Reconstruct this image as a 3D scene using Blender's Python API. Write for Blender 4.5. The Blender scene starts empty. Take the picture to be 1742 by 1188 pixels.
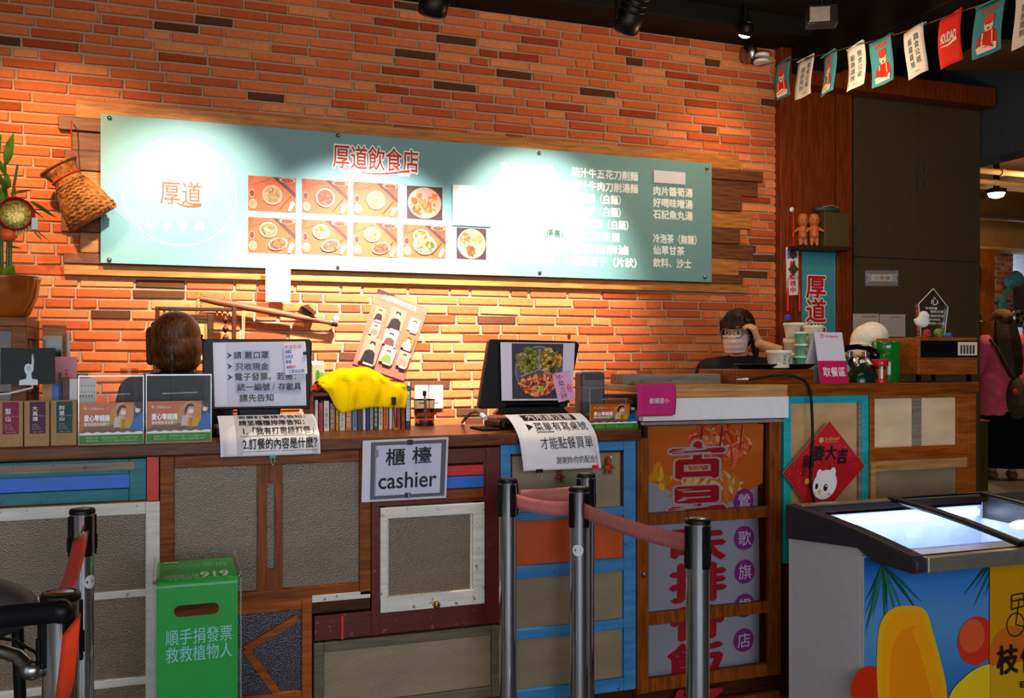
import bpy, math, random
from mathutils import Vector, Matrix
from math import sin, cos, pi, radians
R = random.Random(7)
SC = bpy.context.scene
COL = SC.collection
# ---------------------------------------------------------------- camera, world, lights
FPX, UC, HV, YAW, EYE = 1600.0, 871.0, 609.0, radians(20), 1.42
S_, C_ = sin(YAW), cos(YAW)
cam = bpy.data.cameras.new('camera'); camo = bpy.data.objects.new('camera', cam); COL.objects.link(camo)
camo.location = (0, 0, EYE); camo.rotation_euler = (pi/2, 0, -YAW)
cam.sensor_width = 36; cam.lens = 36*FPX/1742; cam.shift_y = 15/1742; cam.clip_start = .05
SC.camera = camo
SC.view_settings.view_transform = 'Standard'; SC.view_settings.look = 'None'
SC.view_settings.gamma = 1; SC.view_settings.use_curve_mapping = False
SC.view_settings.exposure = 0.0
SC.cycles.use_denoising = True; SC.cycles.transparent_max_bounces = 32
SC.cycles.sample_clamp_indirect = 6
w = bpy.data.worlds.new('world'); SC.world = w; w.use_nodes = True
w.node_tree.nodes['Background'].inputs[0].default_value = (.55, .68, 1, 1)
w.node_tree.nodes['Background'].inputs[1].default_value = .05
def lamp(kind, name, loc, power, col, aim=None, **k):
    d = bpy.data.lights.new(name, kind); d.energy = power; d.color = col
    for a, b in k.items(): setattr(d, a, b)
    o = bpy.data.objects.new(name, d); COL.objects.link(o); o.location = loc
    if aim: o.rotation_euler = (Vector(aim)-Vector(loc)).to_track_quat('-Z', 'Y').to_euler()
    return o
# daylight from the shop front behind the camera
lamp('AREA', 'shopfront_daylight', (.2, -3.3, 1.9), 200, (.84, .91, 1), (.6, 3.3, .9), shape='RECTANGLE', size=5, size_y=2.4)
lamp('AREA', 'side_daylight', (-2.2, .6, 1.6), 20, (.72, .84, 1), (1.4, 2.6, 1.2), shape='RECTANGLE', size=2.2, size_y=2.2)
WARM = (1, .60, .27)
HOT = (1, .88, .72)
# track spotlights over the menu board (bodies are built with the fixtures)
SPOTS = [(-.72, 3.77, 2.93, (-.5, 4.9, 2.0), 150, WARM, 80), (.13, 3.77, 2.92, (0.08, 4.83, 2.02), 290, HOT, 56),
         (1.03, 3.77, 2.90, (.92, 4.9, 1.30), 1000, (1, .88, .82), 72), (1.93, 3.77, 2.94, (1.90, 4.83, 1.93), 520, HOT, 58)]
for i, (x, y, z, a, p, c, sz) in enumerate(SPOTS):
    dv = (Vector(a)-Vector((x, y, z))).normalized()*.075
    lamp('SPOT', 'track_spot', Vector((x, y, z))+dv, p, c, a, spot_size=radians(sz), spot_blend=1.0, shadow_soft_size=.03)
lamp('AREA', 'dining_lamps', (1.2, 1.6, 3.3), 24, WARM, (1.4, 4.9, 2.6), shape='RECTANGLE', size=3.2, size_y=.6)
lamp('SPOT', 'desk_spill_fill', (.85, 3.15, 3.35), 260, (1, .80, .55), (.80, 3.68, 1.2), spot_size=radians(56), spot_blend=1, shadow_soft_size=.05)  # added fill, stands in for track spot spill on the desk
lamp('POINT', 'pass_lamp', (2.75, 3.75, 2.6), 20, (1, .72, .42), shadow_soft_size=.06)
lamp('POINT', 'kitchen_lamp', (3.7, 3.3, 2.4), 8, (1, .70, .42), shadow_soft_size=.08)
lamp('POINT', 'back_room_lamp', (7.6, 6.3, 2.9), 55, (1, .74, .46), shadow_soft_size=.1)
lamp('POINT', 'far_wall_fill', (11.2, 9.9, 2.3), 45, (.85, .92, 1), shadow_soft_size=.15)  # added fill that brightens the pale blue far wall; no window here
lamp('POINT', 'back_room_far_lamp', (8.6, 9.0, 2.6), 60, (1, .78, .55), shadow_soft_size=.1)

# ---------------------------------------------------------------- picture pixel -> place
def ray(u, v):
    t = (u-UC)/FPX
    return Vector((S_+t*C_, C_-t*S_, (HV-v)/FPX))
def P(u, v, D):                       # point on the upright plane y = D
    r = ray(u, v); k = D/r.y
    return Vector((r.x*k, D, EYE+r.z*k))
def PD(u, v, z):                      # point at depth z along the view axis
    r = ray(u, v)
    return Vector((r.x*z, r.y*z, EYE+r.z*z))
def PZ(u, v, Z):                      # point on the level plane z = Z
    r = ray(u, v); k = (Z-EYE)/r.z
    return Vector((r.x*k, r.y*k, Z))
def X(u, D): return P(u, HV, D).x
def lin(c):
    if isinstance(c, str):
        c = c.lstrip('#'); c = [int(c[i:i+2], 16)/255 for i in (0, 2, 4)]
    return tuple(((x/12.92) if x <= .04045 else ((x+.055)/1.055)**2.4) for x in c)

# ---------------------------------------------------------------- materials
MATS = {}
def _new(name):
    m = bpy.data.materials.new(name); m.use_nodes = True
    nt = m.node_tree; b = nt.nodes['Principled BSDF']
    MATS[name] = m
    return m, nt, b
def _n(nt, t, **k):
    n = nt.nodes.new(t)
    for a, b in k.items():
        if a.startswith('i_'): n.inputs[a[2:].replace('_', ' ')].default_value = b
        else: setattr(n, a, b)
    return n
def _coord(nt, scale=(1, 1, 1)):
    tc = _n(nt, 'ShaderNodeTexCoord'); mp = _n(nt, 'ShaderNodeMapping'); mp.inputs['Scale'].default_value = scale
    nt.links.new(tc.outputs['Object'], mp.inputs['Vector'])
    return mp.outputs[0]
def _bump(nt, b, src, strength, dist=.002):
    bp = _n(nt, 'ShaderNodeBump'); bp.inputs['Strength'].default_value = strength; bp.inputs['Distance'].default_value = dist
    nt.links.new(src, bp.inputs['Height']); nt.links.new(bp.outputs[0], b.inputs['Normal'])
def mat(name, col, rough=.5, metal=0, spec=.5, var=.12, scale=30, bump=0, emit=0, coat=0, stretch=(1, 1, 1), col2=None, bdist=.002):
    m, nt, b = _new(name); c = lin(col)
    b.inputs['Roughness'].default_value = rough; b.inputs['Metallic'].default_value = metal
    b.inputs['Specular IOR Level'].default_value = spec; b.inputs['Coat Weight'].default_value = coat
    b.inputs['Base Color'].default_value = (*c, 1)
    if emit: b.inputs['Emission Color'].default_value = (*c, 1); b.inputs['Emission Strength'].default_value = emit
    if var or bump:
        v = _coord(nt, stretch); nz = _n(nt, 'ShaderNodeTexNoise'); nz.inputs['Scale'].default_value = scale; nz.inputs['Detail'].default_value = 5
        nt.links.new(v, nz.inputs['Vector'])
        if var:
            mx = _n(nt, 'ShaderNodeMix', data_type='RGBA'); rp = _n(nt, 'ShaderNodeMapRange'); rp.inputs[1].default_value = .3; rp.inputs[2].default_value = .7
            nt.links.new(nz.outputs[0], rp.inputs[0]); nt.links.new(rp.outputs[0], mx.inputs[0])
            mx.inputs[6].default_value = (*[x*(1-var) for x in c], 1)
            mx.inputs[7].default_value = (*(lin(col2) if col2 else [min(1, x*(1+var)) for x in c]), 1)
            nt.links.new(mx.outputs[2], b.inputs['Base Color'])
        if bump: _bump(nt, b, nz.outputs[0], bump, bdist)
    return m
def wood(name, c1, c2, rough=.45, axis='x', scale=9, worn=None, spec=.4):
    m, nt, b = _new(name)
    st = {'x': (.7, 8, 8), 'z': (8, 8, .7), 'y': (8, .7, 8)}[axis]
    v = _coord(nt, st); nz = _n(nt, 'ShaderNodeTexNoise'); nz.inputs['Scale'].default_value = scale; nz.inputs['Detail'].default_value = 7; nz.inputs['Distortion'].default_value = .6
    nt.links.new(v, nz.inputs['Vector'])
    cr = _n(nt, 'ShaderNodeValToRGB'); e = cr.color_ramp.elements
    e[0].position = .32; e[0].color = (*lin(c1), 1); e[1].position = .68; e[1].color = (*lin(c2), 1)
    nt.links.new(nz.outputs[0], cr.inputs[0]); out = cr.outputs[0]
    if worn:
        n2 = _n(nt, 'ShaderNodeTexNoise'); n2.inputs['Scale'].default_value = 38; n2.inputs['Detail'].default_value = 6
        nt.links.new(_coord(nt, (1, 1, 1)), n2.inputs['Vector'])
        r2 = _n(nt, 'ShaderNodeMapRange'); r2.inputs[1].default_value = .64; r2.inputs[2].default_value = .70
        nt.links.new(n2.outputs[0], r2.inputs[0])
        mx = _n(nt, 'ShaderNodeMix', data_type='RGBA'); nt.links.new(r2.outputs[0], mx.inputs[0])
        nt.links.new(out, mx.inputs[6]); mx.inputs[7].default_value = (*lin(worn), 1); out = mx.outputs[2]
    nt.links.new(out, b.inputs['Base Color'])
    b.inputs['Roughness'].default_value = rough; b.inputs['Specular IOR Level'].default_value = spec
    _bump(nt, b, nz.outputs[0], .25, .001)
    return m
def raing(name, col, rough=.3):       # rolled rain glass: speckled, frosted
    m, nt, b = _new(name); c = lin(col)
    vo = _n(nt, 'ShaderNodeTexVoronoi'); vo.inputs['Scale'].default_value = 240
    nt.links.new(_coord(nt), vo.inputs['Vector'])
    nz = _n(nt, 'ShaderNodeTexNoise'); nz.inputs['Scale'].default_value = 5; nz.inputs['Detail'].default_value = 6
    nt.links.new(_coord(nt, (1, 1, 2.5)), nz.inputs['Vector'])
    mx = _n(nt, 'ShaderNodeMix', data_type='RGBA'); nt.links.new(nz.outputs[0], mx.inputs[0])
    mx.inputs[6].default_value = (*[x*.62 for x in c], 1); mx.inputs[7].default_value = (*[min(1, x*1.35) for x in c], 1)
    nt.links.new(mx.outputs[2], b.inputs['Base Color'])
    b.inputs['Roughness'].default_value = rough; b.inputs['Specular IOR Level'].default_value = .6
    _bump(nt, b, vo.outputs[0], .5, .002)
    return m
def clear(name, tint=(1, 1, 1), refl=.08, rough=.03, body=0, bcol=(1, 1, 1)):   # thin clear sheet: see-through with a fresnel sheen
    m, nt, b = _new(name); nt.nodes.remove(b); out = nt.nodes['Material Output']
    tr = _n(nt, 'ShaderNodeBsdfTransparent'); tr.inputs[0].default_value = (*tint, 1)
    gl = _n(nt, 'ShaderNodeBsdfGlossy'); gl.inputs['Roughness'].default_value = rough
    fr = _n(nt, 'ShaderNodeLayerWeight'); fr.inputs[0].default_value = .25
    ad = _n(nt, 'ShaderNodeMath', operation='MULTIPLY_ADD'); ad.inputs[1].default_value = .13; ad.inputs[2].default_value = refl
    nt.links.new(fr.outputs['Fresnel'], ad.inputs[0])
    mx = _n(nt, 'ShaderNodeMixShader'); nt.links.new(ad.outputs[0], mx.inputs[0]); nt.links.new(tr.outputs[0], mx.inputs[1]); nt.links.new(gl.outputs[0], mx.inputs[2])
    last = mx
    if body:
        df = _n(nt, 'ShaderNodeBsdfDiffuse'); df.inputs[0].default_value = (*bcol, 1)
        m2 = _n(nt, 'ShaderNodeMixShader'); m2.inputs[0].default_value = body
        nt.links.new(mx.outputs[0], m2.inputs[1]); nt.links.new(df.outputs[0], m2.inputs[2]); last = m2
    nt.links.new(last.outputs[0], out.inputs[0])
    return m
def attr_mat(name, rough, spec=.5, coat=0, bump=0, scale=60, var=0):      # colour comes from the printed face colours
    m, nt, b = _new(name); a = _n(nt, 'ShaderNodeAttribute', attribute_name='Col')
    b.inputs['Roughness'].default_value = rough; b.inputs['Specular IOR Level'].default_value = spec; b.inputs['Coat Weight'].default_value = coat
    src = a.outputs[0]
    if bump or var:
        nz = _n(nt, 'ShaderNodeTexNoise'); nz.inputs['Scale'].default_value = scale; nz.inputs['Detail'].default_value = 6
        nt.links.new(_coord(nt), nz.inputs['Vector'])
        if bump: _bump(nt, b, nz.outputs[0], bump, .004)
        if var:
            rp = _n(nt, 'ShaderNodeMapRange'); rp.inputs[3].default_value = 1-var; rp.inputs[4].default_value = 1+var
            nt.links.new(nz.outputs[0], rp.inputs[0])
            mx = _n(nt, 'ShaderNodeMix', data_type='RGBA', blend_type='MULTIPLY'); mx.inputs[0].default_value = 1
            nt.links.new(src, mx.inputs[6]); nt.links.new(rp.outputs[0], mx.inputs[7]); src = mx.outputs[2]
    nt.links.new(src, b.inputs['Base Color'])
    return m

attr_mat('brick', .85, .25, bump=.5, scale=45, var=.28)
attr_mat('ink', .55, .3); attr_mat('ink_gloss', .28, .25); attr_mat('ink_fabric', .85, .15, bump=.2, scale=300)
mat('mortar', '#a48a70', .95, spec=.1, bump=.6, scale=80)
mat('ceiling_black', '#0d0d0c', .8, spec=.2); mat('beam_black', '#0d0a08', .7, spec=.2)
mat('floor_stone', '#5a5450', .55, scale=4, var=.25); mat('floor_tile', '#7a6f62', .45, scale=3, var=.2)
mat('plaster_dark', '#3a302a', .9); mat('plaster_light', '#b0a698', .9); mat('plaster_tan', '#a87f45', .85, scale=6); mat('plaster_ochre', '#a8742a', .85, scale=6)
mat('paint_paleblue', '#b9c8e6', .7); mat('panel_navy', '#30363e', .8)
wood('wood_dark', '#2a1204', '#4a2208', .45, spec=.2); wood('wood_darkv', '#2a1204', '#4a2208', .45, 'z', spec=.2)
wood('wood_brown', '#5c2a05', '#8c480c', .45, spec=.2); wood('wood_brownv', '#5c2a05', '#8c480c', .45, 'z', spec=.2)
wood('wood_orange', '#7c3a0a', '#a6581a', .45, spec=.2); wood('wood_orangev', '#7c3a0a', '#a6581a', .45, 'z', spec=.2)
wood('wood_red', '#5a2208', '#803810', .4, 'z', spec=.25); wood('wood_plank', '#8a5220', '#c07c36', .55); wood('wood_plankd', '#4c2710', '#7a441c', .55)
wood('wood_top', '#3c1e0a', '#6c3a12', .4, spec=.25); wood('wood_pale', '#9c6c3c', '#c89258', .5); wood('wood_grey', '#6a6053', '#8d8272', .7, worn='#4a4038')
wood('maroon', '#4a0c0a', '#601410', .4, 'x', worn='#7a4a3c'); wood('teal_paint', '#0c5a66', '#14727c', .5, worn='#3c4a48')
wood('teal_bright', '#0a8f96', '#16a7aa', .5, worn='#0d6c74'); wood('blue_paint', '#2a6da6', '#3c86c0', .5, worn='#2a5378', scale=5)
wood('white_paint', '#c2bfb8', '#d8d6d0', .5, worn='#7c7770'); wood('greygreen', '#4c4636', '#655e4a', .55)
mat('blue_bright', '#1667dc', .5, var=.08, col2='#1a5fb8'); mat('red_paint', '#c01a10', .5); mat('orange_paint', '#b4480c', .45, var=.2, scale=10)
raing('glass_rain', '#6a5844', .28); raing('glass_beige', '#86755a', .45); raing('glass_purple', '#2c2233', .25); raing('glass_pale', '#dcbc94', .5); raing('glass_wood', '#c09868', .45)
mat('black_plastic', '#0b0b0c', .4, spec=.2, var=.05); mat('black_matte', '#0e0e10', .75, spec=.1); mat('black_gloss', '#0a0a0b', .12); mat('grey_plastic', '#55575c', .45); mat('charcoal', '#35363a', .5)
mat('chrome', '#dcdfe4', .13, 1, var=.03); mat('steel', '#9a9a98', .3, 1); mat('brass', '#a8833a', .3, 1)
mat('white_plastic', '#dcdcdc', .4, var=.03); mat('cream_plastic', '#e4d6b4', .45, var=.03); mat('white_metal', '#c9c9cc', .4, var=.04)
mat('paper', '#d2d3dc', .6, var=.03); mat('paper_cream', '#e8e0b4', .7, var=.04); mat('paper_tan', '#b28f62', .7, var=.08); mat('kraft', '#a07c50', .75, var=.1, scale=60)
mat('board_teal', '#6a979b', .5, spec=.35, var=.03); mat('banner_teal', '#3f8f9c', .6, var=.05)
mat('skin', '#d09a78', .5, var=.06); mat('skin_dark', '#b87c5a', .5, var=.06); mat('hair_brown', '#2c1608', .45, spec=.3, var=.5, scale=18, stretch=(6, 6, 1), bump=.5, col2='#6a3a14', bdist=.006)
mat('hair_black', '#120b08', .45, spec=.2, var=.4, scale=22, stretch=(6, 6, 1), bump=.5, col2='#2c1b12', bdist=.006)
mat('shirt_navy', '#1c1e28', .9, spec=.1); mat('shirt_black', '#2a2a34', .9, spec=.1); mat('shirt_pink', '#d8566c', .85, spec=.15, bump=.4, scale=14, bdist=.02); mat('shirt_tan', '#b98a4e', .9, spec=.1)
mat('skirt_black', '#0c0b0c', .9, spec=.1, bump=.4, scale=16, stretch=(3, 3, .4), bdist=.03); mat('cap_brown', '#7a4a14', .9); mat('bag_olive', '#40361a', .8, var=.35, scale=20); mat('denim', '#23283a', .9)
mat('mask_white', '#d8c4bc', .85, var=.03); mat('belt_pink', '#c4706a', .8, var=.1, scale=60); mat('belt_red', '#e03a10', .55, var=.08)
mat('yellow_cloth', '#ffd400', .9, spec=.1, bump=.3, scale=200); mat('red_cloth', '#c22a20', .9); mat('pink_cloth', '#c01a72', .85, bump=.2, scale=200)
mat('wicker', '#6e3c18', .75, spec=.2, var=.5, scale=50, bump=.5, col2='#a4672e'); mat('glaze_brown', '#6a2c08', .15, var=.4, scale=8, col2='#a5551a'); mat('leaf', '#4c7a12', .4, var=.3, col2='#8fae28'); mat('stalk', '#42621c', .4)
mat('green_liner', '#0c9a34', .35, var=.03); mat('green_glass', '#0c7422', .12, spec=.7, var=.05); mat('phone_green', '#12261c', .2); mat('red_gloss', '#c41426', .25); mat('magenta', '#cf0f5e', .5, var=.02)
mat('freezer_rim', '#2c2d33', .4, spec=.35); mat('freezer_white', '#c4c4c6', .45, var=.03); mat('frost', '#b4c2dc', .6, var=.06, scale=14, bump=.5, bdist=.02); mat('alu', '#c0b9ac', .35, .85)
mat('lamp_on', '#ffd9a0', emit=14, var=0); mat('lamp_white', '#fff0dc', emit=10, var=0); mat('led_strip', '#cfe0ff', emit=9, var=0)
mat('cabinet_dark', '#463a20', .55, spec=.3, var=.12, scale=70, stretch=(1, 1, .3)); mat('box_olive', '#4a3a14', .6); mat('red_string', '#d01a10', .6); mat('knot_brown', '#4a2c14', .6); mat('fleece', '#e4e0d4', .95, spec=.1, bump=.3, scale=60); mat('duct', '#4a3014', .45); mat('teal_fan', '#3f8d96', .4)
mat('doll_skin', '#b0602a', .45); mat('bowl_paper', '#e8e2c8', .55, var=.04); mat('bowl_green', '#5fae90', .55, var=.05); mat('lid_paper', '#f0e6c4', .5, var=.03); mat('orange_petal', '#e0520c', .5); mat('gold', '#d8a838', .35, .5, var=.7, scale=140, bump=.6, col2='#e8c860'); mat('crimson', '#8a0a12', .4)
mat('panel_brown', '#2e1c0c', .7, spec=.15); mat('papaya', '#f0a010', .45, var=.1); mat('toothpick', '#b98a3c', .6, var=.3, scale=90, stretch=(6, 6, .5)); mat('blue_cap', '#1a3ac0', .4)
clear('acrylic', (.97, .98, .98), .0); clear('acrylic_edge', (.85, .88, .85), .12, .1, .10, (.8, .8, .78)); clear('lid_glass', (.93, .96, 1), .04); clear('amber_clear', (.85, .55, .25), .08); clear('crystal', (.8, .82, .84), .14); clear('film', (.9, .92, .96), .12, .15, .12); clear('mesh_black', (.42, .36, .33), .02, .4); clear('case_glass', (.8, .82, .84), .02)

# ---------------------------------------------------------------- mesh builder
def rotm(ax, a): return Matrix.Rotation(a, 4, ax)
class MB:
    def __init__(s): s.v = []; s.f = []; s.c = []; s.s = []; s.T = Matrix.Identity(4); s.col = (1, 1, 1)
    def add(s, vs, fs, smooth=False, col=None):
        n = len(s.v); s.v += [s.T @ Vector(v) for v in vs]
        for f in fs: s.f.append(tuple(i+n for i in f)); s.s.append(smooth); s.c.append(lin(col) if isinstance(col, str) else (col or s.col))
        return s
    def box(s, a, b, col=None):
        x0, y0, z0 = [min(p, q) for p, q in zip(a, b)]; x1, y1, z1 = [max(p, q) for p, q in zip(a, b)]
        return s.add([(x0, y0, z0), (x1, y0, z0), (x1, y1, z0), (x0, y1, z0), (x0, y0, z1), (x1, y0, z1), (x1, y1, z1), (x0, y1, z1)],
                     [(0, 3, 2, 1), (4, 5, 6, 7), (0, 1, 5, 4), (1, 2, 6, 5), (2, 3, 7, 6), (3, 0, 4, 7)], col=col)
    def prism(s, pts, ext, col=None):          # planar polygon pushed along ext
        pts = [Vector(p) for p in pts]; e = Vector(ext); n = len(pts)
        nrm = sum(((pts[i]-pts[0]).cross(pts[i+1]-pts[0]) for i in range(1, n-1)), Vector())
        if nrm.dot(e) > 0: pts.reverse()
        return s.add(pts+[p+e for p in pts], [tuple(range(n)), tuple(range(2*n-1, n-1, -1))]+[((i+1) % n, i, n+i, n+(i+1) % n) for i in range(n)], col=col)
    def loft(s, rings, caps=True, smooth=True, closed=True, col=None):
        n = len(rings[0]); vs = [p for r in rings for p in r]; fs = []
        for i in range(len(rings)-1):
            for j in range(n if closed else n-1):
                k = (j+1) % n; fs.append((i*n+j, i*n+k, (i+1)*n+k, (i+1)*n+j))
        s.add(vs, fs, smooth, col)
        if caps:
            s.add(rings[0], [tuple(range(n-1, -1, -1))], False, col); s.add(rings[-1], [tuple(range(n))], False, col)
        return s
    def tube(s, path, r, n=10, caps=True, col=None, flat=1):
        path = [Vector(p) for p in path]; m = len(path); rr = r if isinstance(r, (list, tuple)) else [r]*m; rings = []
        up = None
        for i, p in enumerate(path):
            d = (path[min(i+1, m-1)]-path[max(i-1, 0)]).normalized()
            if up is None: up = Vector((0, 0, 1)) if abs(d.z) < .9 else Vector((1, 0, 0))
            a = d.cross(up).normalized(); up = a.cross(d).normalized()
            rings.append([p+(a*cos(2*pi*j/n)+up*sin(2*pi*j/n)*flat)*rr[i] for j in range(n)])
        return s.loft(rings, caps, True, col=col)
    def lathe(s, prof, c=(0, 0, 0), n=24, caps=True, col=None):
        c = Vector(c)
        return s.loft([[c+Vector((max(r, 1e-5)*cos(2*pi*j/n), max(r, 1e-5)*sin(2*pi*j/n), z)) for j in range(n)] for r, z in prof], caps, True, col=col)
    def cyl(s, c, r, h, n=24, col=None): return s.lathe([(r, 0), (r, h)], c, n, col=col)
    def ell(s, c, r, n=20, m=12, col=None):
        c = Vector(c); r = (r, r, r) if not isinstance(r, (tuple, list)) else r
        rings = [[c+Vector((r[0]*max(sin(pi*i/m), 1e-4)*cos(2*pi*j/n), r[1]*max(sin(pi*i/m), 1e-4)*sin(2*pi*j/n), -r[2]*cos(pi*i/m))) for j in range(n)] for i in range(m+1)]
        return s.loft(rings, True, True, col=col)
    def cap(s, p, q, r0, r1, n=14):            # tapered limb with round ends
        p, q = Vector(p), Vector(q); d = q-p; L = d.length; d = d/L if L > 1e-6 else Vector((0, 0, 1))
        a = d.orthogonal().normalized(); b = d.cross(a); rings = []
        for i in range(6): t = i/5*pi/2; rings.append((p-d*(r0*cos(t)), max(r0*sin(t), 1e-4)))
        for i in range(6): t = i/5*pi/2; rings.append((q+d*(r1*sin(t)), max(r1*cos(t), 1e-4)))
        return s.loft([[c+(a*cos(2*pi*j/n)+b*sin(2*pi*j/n))*r for j in range(n)] for c, r in rings])
    def limb(s, pts):
        for (p, r), (q, t) in zip(pts, pts[1:]): s.cap(p, q, r, t)
        return s
    def grid(s, fn, nu, nv, thick=0, col=None, smooth=True):   # sheet fn(i/nu, j/nv) -> point
        vs = [fn(i/nu, j/nv) for j in range(nv+1) for i in range(nu+1)]
        return s.add(vs, [(j*(nu+1)+i, j*(nu+1)+i+1, (j+1)*(nu+1)+i+1, (j+1)*(nu+1)+i) for j in range(nv) for i in range(nu)], smooth, col)
    def build(s, name, m, parent=None, world=False, bevel=0, solid=0, remesh=0, smooth=0, sub=0, seg=2):
        me = bpy.data.meshes.new(name)
        vs = s.v
        if world and parent is not None:
            inv = parent.matrix_basis.inverted()
            q = parent.parent
            while q is not None: inv = inv @ q.matrix_basis.inverted(); q = q.parent
            vs = [inv @ v for v in vs]
        me.from_pydata([tuple(v) for v in vs], [], s.f)
        me.polygons.foreach_set('use_smooth', s.s)
        ca = me.color_attributes.new('Col', 'FLOAT_COLOR', 'CORNER'); buf = []
        for p, c in zip(s.f, s.c): buf += [c[0], c[1], c[2], 1]*len(p)
        ca.data.foreach_set('color', buf)
        me.materials.append(MATS[m]); me.update()
        o = bpy.data.objects.new(name, me); COL.objects.link(o)
        if parent is not None: o.parent = parent
        if solid: md = o.modifiers.new('solid', 'SOLIDIFY'); md.thickness = solid; md.offset = 0
        if bevel: md = o.modifiers.new('bevel', 'BEVEL'); md.width = bevel; md.segments = seg; md.limit_method = 'ANGLE'; md.angle_limit = radians(40)
        if remesh: md = o.modifiers.new('remesh', 'REMESH'); md.mode = 'VOXEL'; md.voxel_size = remesh; md.use_smooth_shade = True
        if smooth: md = o.modifiers.new('smooth', 'SMOOTH'); md.iterations = smooth; md.factor = .5
        if sub: md = o.modifiers.new('sub', 'SUBSURF'); md.levels = md.render_levels = sub
        return o
def tag(o, label=None, cat=None, group=None, kind=None):
    for k, v in (('label', label), ('category', cat), ('group', group), ('kind', kind)):
        if v: o[k] = v
    return o
def thing(name, label, cat, loc=(0, 0, 0), rz=0, group=None):
    o = bpy.data.objects.new(name, None); COL.objects.link(o); o.empty_display_size = .1
    o.location = loc; o.rotation_euler = (0, 0, rz); o.matrix_basis = Matrix.Translation(Vector(loc)) @ rotm('Z', rz)
    return tag(o, label, cat, group)
def copy_thing(o, parent=None):
    c = o.copy(); COL.objects.link(c)
    if parent is not None: c.parent = parent
    for ch in [k for k in KIDS(o)]: copy_thing(ch, c)
    return c
def KIDS(o): return [k for k in SC.objects if k.parent is o]
def place(o, loc, rz=None):
    o.location = loc
    if rz is not None: o.rotation_euler = (0, 0, rz)
    return o

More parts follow.
